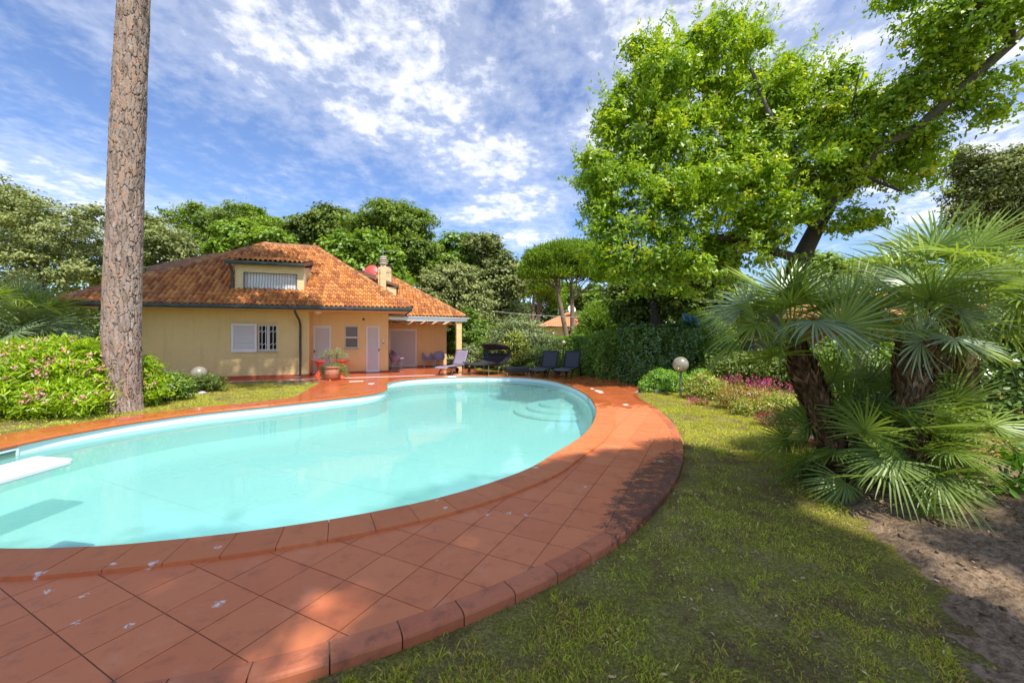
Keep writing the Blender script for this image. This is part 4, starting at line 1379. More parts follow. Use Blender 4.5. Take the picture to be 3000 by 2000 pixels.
def lobe_points(lobes, ncl, per, csize, up=.35, fill=.15, shell=(.62, 1.16), tint_bias=0.0):
    """leaf positions in clumps near the surface of ellipsoid lobes -> P, outward, tint"""
    lobes = np.array(lobes, float)
    area = (lobes[:, 3] * lobes[:, 5]) + (lobes[:, 4] * lobes[:, 5]) + lobes[:, 3] * lobes[:, 4]
    pick = rng.choice(len(lobes), ncl * 2, p=area / area.sum())
    D = rvec(ncl * 2); D[:, 2] = D[:, 2] + up * .6; D = unit(D)
    r = rng.uniform(*shell, ncl * 2)
    C = lobes[pick, :3] + D * r[:, None] * lobes[pick, 3:6]
    # drop clumps buried inside other lobes
    deep = np.zeros(len(C), bool)
    for i, l in enumerate(lobes):
        q = (((C - l[:3]) / l[3:6]) ** 2).sum(1)
        deep |= (q < .45) & (pick != i)
    keep = np.nonzero(~deep)[0][:ncl]
    C = C[keep]; D = D[keep]
    m = len(C)
    cs = csize * rng.uniform(.6, 1.3, m)
    ct = rng.normal(0, .21, m) + .5
    n = m * per
    Pn = np.repeat(C, per, 0) + rng.normal(size=(n, 3)) * np.repeat(cs, per)[:, None] * np.array((1, 1, .6))
    Dn = np.repeat(D, per, 0)
    tint = np.repeat(ct, per) + rng.normal(0, .16, n) + tint_bias
    if fill:
        nf = int(n * fill)
        pick = rng.choice(len(lobes), nf, p=area / area.sum())
        d = rvec(nf); rr = rng.random(nf) ** .45 * .85
        Pf = lobes[pick, :3] + d * rr[:, None] * lobes[pick, 3:6]
        Pn = np.vstack([Pn, Pf]); Dn = np.vstack([Dn, d]); tint = np.r_[tint, rng.normal(.4, .15, nf)]  # inner filler leaves tinted darker: crown shade put into the colour
    return Pn, Dn, np.clip(tint, 0, 1)

def lobe_leaves(lobes, ncl, per, csize, L, asp, outline, upn=.55, **kw):
    Pn, Dn, tint = lobe_points(lobes, ncl, per, csize, **kw)
    n = len(Pn)
    N = unit(Dn * .65 + np.array((0, 0, upn)) + rvec(n) * .62)
    T = unit(rvec(n) + Dn * .5)
    Ls = L * rng.uniform(.7, 1.3, n)
    V, F = leaves(Pn, N, T, Ls, Ls * asp, outline)
    return V, F, tint

def px_lobes(lst, Y):
    """(px, py, rx, ry[, dY]) in photo pixels at depth Y -> ellipsoids in metres"""
    out = []
    for l in lst:
        d = Y + (l[4] if len(l) > 4 else 0)
        x, y, z = Q(l[0], l[1], d)
        rx = l[2] / FPX * d; rz = l[3] / FPX * d
        out.append((x, y, z, rx, min(rx, rx * .5 + rz * .5), rz))
    return out

def sub_lobes(lobes, k=5):
    out = []
    for l in lobes:
        l = np.array(l); out.append((*l[:3], *(l[3:6] * .84)))
        D = rvec(k); D[:, 2] = np.abs(D[:, 2]) * .9 - .1; D = unit(D)
        for d in D:
            f = rng.uniform(.22, .46)
            out.append((*(l[:3] + d * l[3:6] * rng.uniform(.72, 1.02)), *(l[3:6] * f * np.array((1, 1, rng.uniform(.7, 1.1))))))
    return out

def limb(mb, a, b, ra, rb, n=8, wig=.04, seg=5):
    a = Vector(a); b = Vector(b); L = (b - a).length
    pts = []; rad = []
    for i in range(seg + 1):
        t = i / seg
        p = a.lerp(b, t)
        if 0 < i < seg: p = p + Vector(rng.normal(size=3)) * L * wig
        pts.append(p); rad.append(ra + (rb - ra) * t)
    mb.tube(pts, rad, n)
    return pts

def tree(name, label, group, base, top_r, lobes, mat, ncl, per, csize, L, asp, outline=OUT_RHOMB, bark='bark_grey', trunk_r=.22, fork=None, upn=.55, cat='tree', **kw):
    e = empty(name, (base[0], base[1], GZ), 0, label, cat, group)
    b = np.array((base[0], base[1], GZ))
    mb = MB()
    lo = np.array(lobes)
    c = lo[:, :3].mean(0)
    f = np.array(fork) if fork is not None else np.array((c[0] * .6 + b[0] * .4, c[1] * .6 + b[1] * .4, max(GZ + 1.0, lo[:, 2].min() - lo[:, 5].max() * .3)))
    limb(mb, (0, 0, -.1), tuple(f - b), trunk_r, trunk_r * .72, 10, .02, 6)
    for l in lobes:
        limb(mb, tuple(f - b - np.array((0, 0, .05))), tuple(np.array(l[:3]) - b), trunk_r * .55, trunk_r * .12, 6, .05, 5)
    mb.build('trunk', bark, e)
    V, F, tint = lobe_leaves(sub_lobes(lobes), int(ncl * .75), int(per * 1.35), csize * .8, L, asp, outline, upn, **kw)
    link_obj('crown', np_mesh('crown', V - b, F, mat, tint), e)
    return e

# ---- far wood that closes the view behind the gardens
parts = []
def wood_band(x0, x1, Y, h0, h1, n, L):
    xs_ = rng.uniform(x0, x1, n)
    top = h0 + (h1 - h0) * fbm(xs_, xs_ * 0, .12, 5)
    z = GZ + top * rng.random(n) ** .7
    Pn = np.c_[xs_, Y + rng.normal(0, 1.6, n) + 2 * fbm(xs_, z, .3, 8), z]
    N = unit(np.array((.1, -.6, .5)) + rvec(n) * .7)
    Ls = L * rng.uniform(.7, 1.4, n)
    V, F = leaves(Pn, N, rvec(n), Ls, Ls * .7, OUT_RHOMB)
    parts.append((V, F, np.clip(.35 + .5 * (fbm(xs_, z, .5, 21) - .5) * 2 + rng.normal(0, .15, n), 0, 1)))
wood_band(-75, -12, 46, 4, 9.5, 14000, .55)
wood_band(-14, 9, 58, 4.5, 7.5, 8000, .5)
wood_band(7, 75, 44, 3.5, 8.0, 14000, .5)
wood_band(-24, -8, 30, 2.5, 5.0, 7000, .32)
wood_band(-3, 24, 24.5, .8, 1.5, 6000, .18)
wood_band(12, 34, 21, 2.2, 4.0, 7000, .22)
wood_band(-40, -15, 25, 4.0, 6.5, 12000, .28)
me = leaf_mesh('distant_wood', parts, 'leaf_dark', (0, 0, 0))
tag(link_obj('distant_wood', me), 'dark belt of woodland and hedges behind the gardens', 'woodland', kind='stuff')

GB = 'trees rising behind the house'
# ---- trees left and behind the house
tree('holm_oak', 'broad grey-green holm oak with a dark trunk beside the pine', GB, Q(105, 980, 21)[:2], 0,
     px_lobes([(60, 680, 150, 105), (190, 690, 120, 110, -1), (-90, 690, 150, 130), (110, 790, 165, 75, -1.2), (245, 770, 70, 70), (20, 620, 90, 60, 1)], 21), 'leaf_holm', 1125, 32, .22, 0.159, 0.54, trunk_r=.27, bark='bark_dark', fork=(Q(118, 830, 21)))
tree('holm_oak', 'pale holm oak standing between the pine trunk and the roof', GB, Q(455, 980, 27)[:2], 0,
     px_lobes([(450, 720, 95, 70), (520, 750, 70, 60), (395, 750, 60, 80), (430, 660, 50, 35, 2)], 27), 'leaf_holm', 600, 29, .26, 0.207, 0.54, trunk_r=.25)
tree('locust_tree', 'open feathery locust tree showing bare branches left of the ridge', GB, Q(590, 980, 31)[:2], 0,
     px_lobes([(520, 640, 55, 28), (560, 690, 60, 40), (620, 660, 65, 40), (690, 650, 70, 42), (580, 620, 40, 20), (650, 720, 70, 40)], 31), 'leaf_feather', 412, 32, .30, 0.207, 0.54, trunk_r=.2, fill=.05)
tree('stone_pine', 'dark pine top peeking over the trees behind the roof ridge', GB, Q(760, 980, 46)[:2], 0,
     px_lobes([(740, 640, 48, 28), (790, 660, 40, 22), (710, 630, 30, 18)], 46), 'leaf_pine', 325, 32, .32, 0.366, 0.32, trunk_r=.25, bark='bark_pine_far')
tree('lime_tree', 'bright broad-leaved tree just behind the left end of the ridge', GB, Q(735, 980, 26)[:2], 0,
     px_lobes([(700, 700, 62, 40), (770, 715, 62, 38), (650, 740, 50, 40), (820, 720, 40, 35), (720, 670, 30, 22)], 26), 'leaf_bright', 525, 29, .22, 0.207, 0.81, trunk_r=.2)
tree('oak_tree', 'dark oak behind the ridge between the two bright trees', GB, Q(930, 980, 36)[:2], 0,
     px_lobes([(905, 690, 70, 60), (960, 650, 70, 48), (1010, 690, 70, 70), (860, 700, 40, 40)], 36), 'leaf_dark', 650, 29, .32, 0.293, 0.65, trunk_r=.3)
tree('lime_tree', 'bright tree behind the right hip of the roof', GB, Q(1075, 980, 26)[:2], 0,
     px_lobes([(1000, 735, 42, 48), (1075, 730, 58, 52), (1120, 780, 50, 55), (1155, 830, 45, 55), (1040, 790, 60, 50), (1180, 880, 50, 60)], 26), 'leaf_bright', 700, 29, .22, 0.207, 0.81, trunk_r=.2, tint_bias=-.05)
tree('locust_tree', 'tall feathery locust tree rising behind the chimney', GB, Q(1165, 980, 33)[:2], 0,
     px_lobes([(1130, 640, 85, 50), (1200, 660, 75, 60), (1230, 740, 60, 70), (1090, 690, 70, 55), (1170, 730, 80, 60), (1255, 800, 50, 60)], 33), 'leaf_feather', 800, 29, .32, 0.268, 0.54, trunk_r=.28, tint_bias=-.06)
tree('oak_tree', 'yellow-green oak to the right of the tall locust', GB, Q(1330, 980, 38)[:2], 0,
     px_lobes([(1330, 730, 55, 50), (1390, 780, 70, 70), (1300, 790, 60, 70)], 38), 'leaf_mid', 525, 29, .32, 0.293, 0.65, trunk_r=.3)
tree('oak_tree', 'grey-green oak crown beside the open sky', GB, Q(1440, 980, 36)[:2], 0,
     px_lobes([(1420, 725, 62, 42), (1470, 790, 62, 60), (1445, 860, 85, 80), (1500, 840, 40, 55), (1390, 870, 60, 80), (1480, 930, 60, 60)], 36), 'leaf_holm', 775, 29, .33, 0.293, 0.65, trunk_r=.3, tint_bias=-.2)
tree('holm_oak', 'rounded silvery holm oak at the right end of the roof', GB, Q(1340, 980, 25)[:2], 0,
     px_lobes([(1325, 830, 80, 58), (1370, 880, 55, 70), (1300, 880, 65, 60), (1385, 950, 55, 70), (1340, 800, 50, 32)], 25), 'leaf_holm', 800, 32, .20, 0.183, 0.54, trunk_r=.25, tint_bias=.05)
tree('bay_tree', 'bushy dark tree beside the terrace column', GB, Q(1400, 1000, 23)[:2], 0,
     px_lobes([(1380, 980, 45, 60), (1430, 1000, 50, 50), (1330, 1010, 40, 40)], 23), 'leaf_mid', 450, 29, .2, 0.171, 0.54, trunk_r=.12, tint_bias=-.15)

# ---- umbrella pines
def pine_crown(lobes, n, L, base):
    lo = np.array(lobes); ar = lo[:, 3] * lo[:, 4]
    # tufts on the upper side, flat below
    pick = rng.choice(len(lo), n // 14, p=ar / ar.sum())
    D = rvec(len(pick)); D[:, 2] = np.abs(D[:, 2]) * 1.0 - .12; D = unit(D)
    C = lo[pick, :3] + D * lo[pick, 3:6] * rng.uniform(.72, 1.03, len(pick))[:, None]
    per = 14
    t = np.repeat(rng.normal(.5, .17, len(C)), per)
    m = len(C) * per
    Pn = np.repeat(C, per, 0) + rng.normal(size=(m, 3)) * L * .55
    T = unit(np.repeat(D, per, 0) * .8 + np.array((0, 0, .55)) + rvec(m) * .75)
    N = unit(np.cross(T, rvec(m)))
    Ls = L * rng.uniform(.7, 1.3, m)
    V, F = leaves(Pn, N, T, Ls, Ls * .22, OUT_RHOMB)
    return np_mesh('crown', V - np.array(base), F, 'leaf_pine', np.clip(t + rng.normal(0, .12, m), 0, 1))
def umbrella_pine(label, trunk_px, Y, lobes_px, n, L=.34, r=.22, group='umbrella pines beyond the hedge', boughs=True):
    """trunk_px: (px, py) from the foot upwards"""
    b = Q(*trunk_px[0], Y); base = (b[0], b[1], GZ)
    e = empty('stone_pine', base, 0, label, 'pine tree', group)
    pts = [(0, 0, -.1)] + [tuple(np.array(Q(x, y, Y)) - base) for x, y in trunk_px[1:]]
    mb = MB(); rad = list(np.linspace(r, r * .55, len(pts)))
    mb.tube(pts, rad, 9)
    lob = px_lobes(lobes_px, Y)
    for l in lob:
        c = np.array(l[:3]) - base
        for k in range(3):
            a = rng.uniform(0, 6.28); q = c + np.array((math.cos(a) * l[3] * .55, math.sin(a) * l[4] * .55, -l[5] * .1))
            s = np.array(pts[-2 if k else -1])
            limb(mb, tuple(s), tuple(q), r * .34, r * .07, 6, .05, 5)
    mb.build('trunk', 'bark_pine_far', e)
    link_obj('crown', pine_crown(lob, n, L, base), e)
    return e
umbrella_pine('leaning umbrella pine in front of the far orange-roofed house', [(1665, 1050), (1660, 985), (1643, 900), (1632, 850), (1630, 820)], 32, [(1590, 770, 55, 42), (1640, 755, 60, 40), (1560, 800, 38, 30), (1620, 800, 60, 25)], 26000)
umbrella_pine('straight umbrella pine with a forked top behind the far house', [(1676, 1060), (1677, 960), (1676, 880), (1672, 830)], 33, [(1700, 755, 65, 45), (1750, 790, 60, 40), (1690, 800, 60, 28), (1780, 815, 45, 28), (1660, 745, 45, 35)], 30000)
for (px, pt, lob, Y, lab) in [(1560, 870, [(1555, 815, 45, 35), (1590, 845, 40, 30)], 50, 'slim far pine left of the orange-roofed house'),
                         (1577, 880, [(1600, 850, 45, 30), (1565, 860, 30, 25)], 54, 'far pine with a pale trunk by the orange-roofed house'),
                         (1598, 890, [(1610, 880, 40, 45), (1640, 900, 30, 30)], 58, 'dark far pine behind the orange-roofed house'),
                         (1640, 900, [(1655, 860, 40, 25)], 60, 'small far pine between the two tall pines'),
                         (1820, 930, [(1815, 880, 40, 24), (1840, 870, 30, 18)], 60, 'distant umbrella pine below the white cloud')]:
    umbrella_pine(lab, [(px, 1010), (px, 960), (px + 3, pt)], Y, lob, 7000, .5, .28)
tree('oak_tree', 'distant olive-green tree under the white cloud', 'trees beyond the hedge', Q(1740, 990, 48)[:2], 0, px_lobes([(1720, 880, 55, 45), (1780, 910, 45, 30), (1750, 930, 60, 40)], 48), 'leaf_mid', 412, 27, .4, 0.415, 0.65, tint_bias=-.1)
e = None
# young pine with upright candles, right of the far house
b = Q(1755, 1040, 22); base = (b[0], b[1], GZ)
e = empty('young_pine', base, 0, 'bushy light green young pine above the hedge', 'pine tree')
mb = MB(); mb.tube([(0, 0, -.1), (0, 0, 2.4)], [.08, .03], 7); mb.build('trunk', 'bark_pine_far', e)
lob = px_lobes([(1752, 945, 42, 55), (1722, 990, 32, 40), (1790, 985, 40, 45), (1755, 1010, 55, 40)], 22)
me = pine_crown(lob, 26000, .26, base); me.materials[0] = MATS['leaf_bright']; link_obj('crown', me, e)

# ---- the wood on the right, below and behind the big oak
GR = 'trees in the grove behind the right hedge'
tree('holm_oak', 'slender dark holm oak with twin trunks behind the hedge', GR, Q(1870, 980, 19)[:2], 0, px_lobes([(1840, 880, 60, 60), (1880, 820, 60, 60), (1800, 850, 40, 50), (1900, 920, 60, 60), (1840, 940, 40, 40)], 19), 'leaf_dark', 650, 29, .2, 0.171, 0.59, bark='bark_dark', trunk_r=.13, tint_bias=.1)
tree('holm_oak', 'dark holm oak trunk with grey leaves behind the pool net', GR, Q(1940, 980, 18)[:2], 0, px_lobes([(1960, 850, 70, 70), (2010, 900, 60, 60), (1930, 780, 60, 50), (2060, 840, 60, 70)], 18), 'leaf_dark', 700, 29, .2, 0.171, 0.59, bark='bark_dark', trunk_r=.24, fork=Q(1905, 760, 18), tint_bias=.1)
tree('holm_oak', 'leafy holm oak trunk left of the leaning oak trunk', GR, Q(2120, 980, 19)[:2], 0, px_lobes([(2110, 860, 70, 80), (2180, 900, 60, 70), (2140, 960, 60, 50), (2060, 960, 50, 50)], 19), 'leaf_dark', 575, 29, .2, 0.183, 0.59, bark='bark_dark', trunk_r=.18)
tree('oak_tree', 'light green tree showing between the palm crowns', GR, Q(2420, 980, 24)[:2], 0, px_lobes([(2400, 800, 70, 50), (2470, 810, 60, 40), (2540, 800, 60, 45), (2340, 850, 60, 60)], 24), 'leaf_mid', 525, 29, .25, 0.244, 0.65, tint_bias=.15)
tree('stone_pine', 'pine crown showing above the palm on the right', GR, Q(2560, 980, 34)[:2], 0, px_lobes([(2590, 775, 75, 28), (2660, 800, 70, 30)], 34), 'leaf_pine', 375, 29, .3, 0.342, 0.32)
tree('holm_oak', 'tall grey-green holm oak at the right edge behind the palms', GR, Q(2950, 980, 13.5)[:2], 0,
     px_lobes([(2920, 520, 110, 80), (2990, 590, 130, 110), (2870, 590, 70, 70), (3080, 520, 120, 120), (2960, 680, 120, 60), (2830, 650, 45, 45)], 13.5), 'leaf_holm', 1125, 29, .17, 0.122, 0.54, trunk_r=.22, tint_bias=-.1)

# ---- the big oak
OY = 12.6
ob = np.array((*P(2200, 1140, GZ), GZ))
oak = empty('oak_tree', tuple(ob), 0, 'large leaning oak with bright green leaves over the palms', 'tree')
mb = MB()
tr = [(2195, 1140, 0), (2215, 1050, 0), (2245, 960, -.1), (2290, 860, -.2), (2345, 760, -.4), (2395, 660, -.6), (2430, 600, -.8)]
pts = [tuple(np.array(Q(x, y, ob[1] + dy)) - ob) for x, y, dy in tr]; pts[0] = (0, 0, -.1)
mb.tube(pts, [.42, .36, .32, .29, .26, .22, .20], 12)
mb.build('trunk', 'bark_dark', oak)
def oak_branch(lst, r0, r1):
    m = MB(); p = [tuple(np.array(Q(x, y, d)) - ob) for x, y, d in lst]
    m.tube(p, list(np.linspace(r0, r1, len(p))), 9); m.build('branch', 'bark_oak' if r0 > .14 else 'bark_dark', oak)
oak_branch([(2425, 605, 11.8), (2520, 500, 11.3), (2590, 415, 10.9), (2680, 385, 10.6), (2760, 310, 10.2), (2870, 210, 9.8), (2960, 130, 9.5), (3060, 30, 9.2), (3200, -120, 8.9)], .15, .085)
oak_branch([(2960, 130, 9.5), (2960, 80, 9.2), (2900, 50, 9.0), (2860, 10, 8.9)], .10, .05)
oak_branch([(2430, 600, 11.8), (2330, 450, 11.8), (2250, 330, 11.8), (2200, 200, 11.8)], .15, .04)
oak_branch([(2395, 660, 12.0), (2250, 580, 12.4), (2080, 480, 12.6), (1950, 330, 12.6)], .15, .03)
oak_branch([(2345, 760, 12.2), (2150, 700, 12.0), (1950, 680, 11.8), (1800, 620, 11.8)], .14, .03)
oak_branch([(2430, 600, 11.8), (2540, 520, 11.2), (2640, 560, 10.8)], .1, .03)
oak_branch([(2510, 350, 11.3), (2500, 300, 11.2), (2520, 200, 11.2)], .05, .02)
oak_lobes = px_lobes([(1960, 270, 140, 130, .6), (2080, 180, 150, 110, .8), (1870, 420, 130, 120, .2), (1800, 540, 110, 110, -.2), (2000, 480, 170, 150, .6), (2180, 330, 150, 130, .5), (2250, 450, 160, 130, .2),
                      (2370, 330, 120, 110, 0), (2480, 380, 120, 90, -.4), (2560, 470, 110, 80, -.8), (2640, 520, 90, 70, -1.0), (2400, 520, 150, 90, -.6), (1850, 660, 140, 120, -.3), (1990, 640, 150, 130, -.5),
                      (2150, 580, 160, 130, -.6), (1790, 760, 70, 80, -.2), (1900, 790, 120, 90, -.2), (2040, 790, 130, 90, 0), (2190, 720, 120, 90, -.3), (2500, 650, 90, 45, -1), (2290, 640, 100, 70, -.8),
                      (1900, 190, 60, 70, .6), (2150, 120, 70, 60, .8), (2300, 230, 60, 60, .3), (2700, 480, 60, 50, -1.2),
                      (1745, 560, 50, 60, -.2), (1760, 660, 60, 60, -.2), (1830, 330, 60, 70, .3)], 12.4)
parts = [lobe_leaves(sub_lobes(oak_lobes, 6), 1900, 36, .145, .15, .58, OUT_OAK, .5, fill=.20, shell=(.50, 1.02), tint_bias=.0)]
# shoots that stick out of the outline, their leaf tint yellower towards the top
sh = []
for (x, y, dy) in [(1980, 90, .6), (2080, 80, .8), (2160, 60, .8), (2240, 90, .6), (1880, 140, .5), (1810, 260, .2), (2390, 110, .1), (2380, 160, .1), (2490, 150, -.2), (2530, 170, -.3), (1720, 430, -.2), (1710, 520, -.2), (2280, 190, .3), (2010, 120, .6), (2130, 100, .7), (2600, 210, -.6), (1690, 620, -.2), (2750, 480, -1.2), (2780, 560, -1.4), (1935, 100, .5)]:
    a = np.array(Q(x, y, 12.4 + dy)); c = np.array((6.4, 12.2, 6.0)); d = unit((a - c)[None])[0]
    for k in range(46): sh.append((a - d * rng.uniform(-.1, 1.0) + rng.normal(0, .055, 3), d))
# sprays of twigs all over the crown
ol_ = np.array(oak_lobes); ar_ = ol_[:, 3] * ol_[:, 5]
pick = rng.choice(len(ol_), 620, p=ar_ / ar_.sum()); D = rvec(620); D[:, 2] += .25; D[:, 1] -= .15; D = unit(D)
C = ol_[pick, :3] + D * ol_[pick, 3:6] * rng.uniform(.80, 1.05, 620)[:, None]
for k in range(620):
    d = unit((D[k] * .6 + np.array((0, 0, .55)) + rng.normal(0, .35, 3))[None])[0]; ln = rng.uniform(.35, .95)
    for q in range(int(34 * ln) + 10): sh.append((C[k] + d * rng.uniform(0, ln) + rng.normal(0, .06, 3), d))
Ps = np.array([s[0] for s in sh]); Ds = np.array([s[1] for s in sh]); n = len(Ps)
V, F = leaves(Ps, unit(rvec(n) + np.array((0, 0, .6))), unit(Ds + rvec(n) * .9), .11, .06, OUT_OAK)
parts.append((V, F, np.clip(rng.normal(.55, .16, n) + .10 * (Ps[:, 2] - 6.0) / 4.0, 0, 1)))
link_obj('crown', leaf_mesh('crown', parts, 'leaf_oak', ob), oak)
limb_lobes = px_lobes([(2560, 400, 70, 50, -1.4), (2640, 310, 80, 65, -1.7), (2720, 240, 90, 70, -2.0), (2790, 170, 90, 80, -2.3), (2760, 60, 110, 80, -2.8), (2880, 60, 110, 80, -3.2), (2840, 280, 60, 50, -2.3), (2900, 330, 40, 40, -2.4), (2690, 400, 60, 40, -1.6), (3000, 210, 45, 35, -3.0), (2960, -20, 150, 70, -3.4), (2640, -10, 60, 40, -2.6)], 12.4)
parts = [lobe_leaves(limb_lobes, 640, 22, .19, .135, .56, OUT_OAK, .5, fill=.04, shell=(.35, 1.05))]
link_obj('crown', leaf_mesh('crown', parts, 'leaf_oak', ob), oak)['label'] = 'leafy limb reaching up over the palms'

# ---- tall pines standing behind the camera; their high crowns shade the near deck and lawn
SHX, SHY = SUN_DIR.x / SUN_DIR.z, SUN_DIR.y / SUN_DIR.z
def shade_pine(label, targets, H, n, seed_shift=0):
    lob = [(x + SHX * (H + dz), y + SHY * (H + dz), H + dz, r, r, .9) for x, y, r, dz in targets]
    c = np.mean(np.array(lob)[:, :2], axis=0)
    base = (c[0], c[1], GZ)
    e = empty('stone_pine', base, 0, label, 'pine tree', 'tall pines standing behind the camera')
    mb = MB(); mb.tube([(0, 0, -.1), (.1, 0, H * .5), (0, .1, H - 2.2)], [.32, .27, .2], 10)
    for l in lob: limb(mb, (0, .1, H - 2.3), tuple(np.array(l[:3]) - np.array(base)), .12, .04, 6)
    mb.build('trunk', 'bark_pine_far', e)
    lo = np.array(lob); ar = lo[:, 3] ** 2
    pick = rng.choice(len(lo), n, p=ar / ar.sum()); a = rng.uniform(0, 6.283, n); rr = np.sqrt(rng.random(n))
    Pn = lo[pick, :3] + np.c_[np.cos(a) * rr * lo[pick, 3], np.sin(a) * rr * lo[pick, 3], rng.normal(0, .25, n) + .7 * (1 - rr ** 2)]
    gap = fbm(Pn[:, 0], Pn[:, 1], 1.15, 141, 3)
    Pn = Pn[gap < .68]; m = len(Pn)
    Ls = rng.uniform(.3, .5, m)
    V, F = leaves(Pn, unit(np.array((0, 0, 1.0)) + rvec(m) * .7), rvec(m), Ls, Ls * .35, OUT_RHOMB)
    link_obj('crown', np_mesh('crown', V - np.array(base), F, 'leaf_pine', rng.random(m)), e)
shade_pine('tall pine behind the camera shading the near pool corner', [(-4.2, 1.2, 2.0, 0), (-1.9, 1.7, 2.1, .5), (-2.6, -.8, 2.4, .3), (-5.6, -.5, 2.0, .2)], 15.0, 13000)
shade_pine('tall pine behind the camera shading the curved deck', [(.5, 3.0, 2.0, 0), (2.0, 3.9, 1.75, .4), (1.4, .8, 2.4, .3), (3.3, 2.0, 1.7, .2)], 16.0, 15000)
shade_pine('tall pine behind the camera shading the soil bed', [(4.6, .8, 1.9, 0), (6.6, 1.8, 1.6, .4), (5.2, 2.9, .9, .2)], 15.5, 8000)

# ---- foreground pine trunk with plated bark
pb = np.array((*P(357, 1207, GZ), GZ))
pine = empty('stone_pine', tuple(pb), 0, 'tall pine trunk with plated orange-grey bark beside the oleander', 'pine tree')
ctrl = [(357, 1225, 66), (356, 1200, 55), (350, 1150, 53), (343, 1060, 60), (341, 980, 61), (345, 800, 59), (352, 600, 57), (358, 420, 56), (366, 220, 54), (377, 0, 51), (385, -200, 48), (390, -420, 44)]
cz = np.array([Q(c[0], c[1], pb[1])[2] for c in ctrl]); cx = np.array([Q(c[0], c[1], pb[1])[0] for c in ctrl]); cr = np.array([c[2] / FPX * pb[1] * .735 for c in ctrl])
nz, na = 760, 230
zz = np.linspace(GZ - .1, cz.max(), nz); o_ = np.argsort(cz)
X0 = np.interp(zz, cz[o_], cx[o_]); R0 = np.interp(zz, cz[o_], cr[o_])
ang = np.linspace(0, 2 * math.pi, na, endpoint=False)
# bark plates: stretched Voronoi cells on the unrolled surface
U, Zg = np.meshgrid(ang * .345, zz, indexing='ij')
cell_w, cell_h = .085, .38
nu = int(round(2 * math.pi * .345 / cell_w)); cw = 2 * math.pi * .345 / nu
nv = int((zz.max() - zz.min()) / cell_h) + 4
ju = rng.uniform(.1, .9, (nu, nv)); jv = rng.uniform(.05, .95, (nu, nv)); ctint = rng.random((nu, nv))
wob = (fbm(U * 10 + 3, Zg * 7, 1.0, 60, 5) - .5) * .12
wob2 = (fbm(U * 15, Zg * 6 + 7, 1.0, 61, 5) - .5) * .42
Uw = U + wob; Zw = Zg + wob2 - zz.min() + cell_h
iu = np.floor(Uw / cw).astype(int); iv = np.floor(Zw / cell_h).astype(int)
f1 = np.full(U.shape, 9.0); f2 = np.full(U.shape, 9.0); tn = np.zeros(U.shape)
for du in (-2, -1, 0, 1, 2):
    for dv in (-1, 0, 1):
        a = iu + du; b_ = np.clip(iv + dv, 0, nv - 1)
        am = a % nu
        cu = (a + ju[am, b_]) * cw; cv = (b_ + jv[am, b_]) * cell_h
        d = np.sqrt(((Uw - cu) / cw) ** 2 + ((Zw - cv) / cell_h) ** 2)
        better = d < f1
        f2 = np.where(better, f1, np.minimum(f2, d)); tn = np.where(better, ctint[am, b_], tn); f1 = np.where(better, d, f1)
edge = f2 - f1
plate_h = np.clip(edge / .13, 0, 1) ** .7
flake = fbm(U * 20, Zg * 8, 1.0, 71)
step_ = np.floor(fbm(U * 16, Zg * 4.5, 1.0, 75, 4) * 7) / 7
Hh = plate_h * (.022 + .012 * tn) + step_ * .024 + (flake - .5) * .010 - .012
RR_ = R0[None, :] - .03 + Hh
Vx = X0[None, :] + RR_ * np.cos(ang)[:, None]; Vy = pb[1] + .12 + RR_ * np.sin(ang)[:, None]
V = np.stack([Vx, Vy, np.broadcast_to(zz, Vx.shape)], -1).reshape(-1, 3) - pb
idx = np.arange(na * nz).reshape(na, nz); nx_ = np.roll(idx, -1, 0)
F = np.stack([idx[:, :-1], nx_[:, :-1], nx_[:, 1:], idx[:, 1:]], -1).reshape(-1, 4)
tv = np.where(plate_h < .55, .10 * plate_h / .55, .18 + .82 * np.clip(tn * .55 + (step_ - .5) * 1.1 + (flake - .5) * .5 + .28, 0, 1))
me = np_mesh('trunk', V, F, 'bark_pine', tv[:, :-1].reshape(-1))
link_obj('trunk', me, pine)
mb = MB(); top = np.array((X0[-1], pb[1] + .12, zz[-1])) - pb
plob = []
for k in range(7):
    a = k * .9; q = top + np.array((math.cos(a) * 2.3 * (k % 3 > 0), math.sin(a) * 2.3 * (k % 3 > 0), 2.6 + .3 * (k % 2)))
    limb(mb, tuple(top - np.array((0, 0, .4))), tuple(q), .16, .05, 7); plob.append((*(q + pb), 2.2, 2.2, .8))
for q in ((-6.2, 8.8, 13.6, 1.5), (-4.7, 8.7, 13.6, 1.4), (-3.7, 7.3, 13.5, 1.3), (-7.7, 8.3, 13.8, 1.5), (-5.4, 7.2, 13.7, 1.2)):  # unseen lobes added to the crown to dapple the house wall
    limb(mb, tuple(top - np.array((0, 0, .9))), tuple(np.array(q[:3]) - pb), .14, .04, 7); plob.append((q[0], q[1], q[2], q[3], q[3], .55))
mb.build('branch', 'bark_pine_far', pine)
link_obj('crown', pine_crown(plob, 26000, .40, pb), pine)
# a neighbour whose crown dapples the house wall
tree('oak_tree', 'shade tree left of the pool whose crown dapples the house wall', 'shade trees standing behind the camera', (-9.2, 1.2), 0, [(-5.2, 9.6, 11.8, 1.3, 1.2, .9), (-6.6, 8.8, 11.6, 1.2, 1.1, .9), (-3.9, 10.4, 11.9, 1.1, 1.2, .8), (-8.0, 8.2, 11.4, 1.1, 1.1, .8)], 'leaf_oak', 260, 18, .28, .2, .55, OUT_LANCE, trunk_r=.2, fill=.05) if False else None
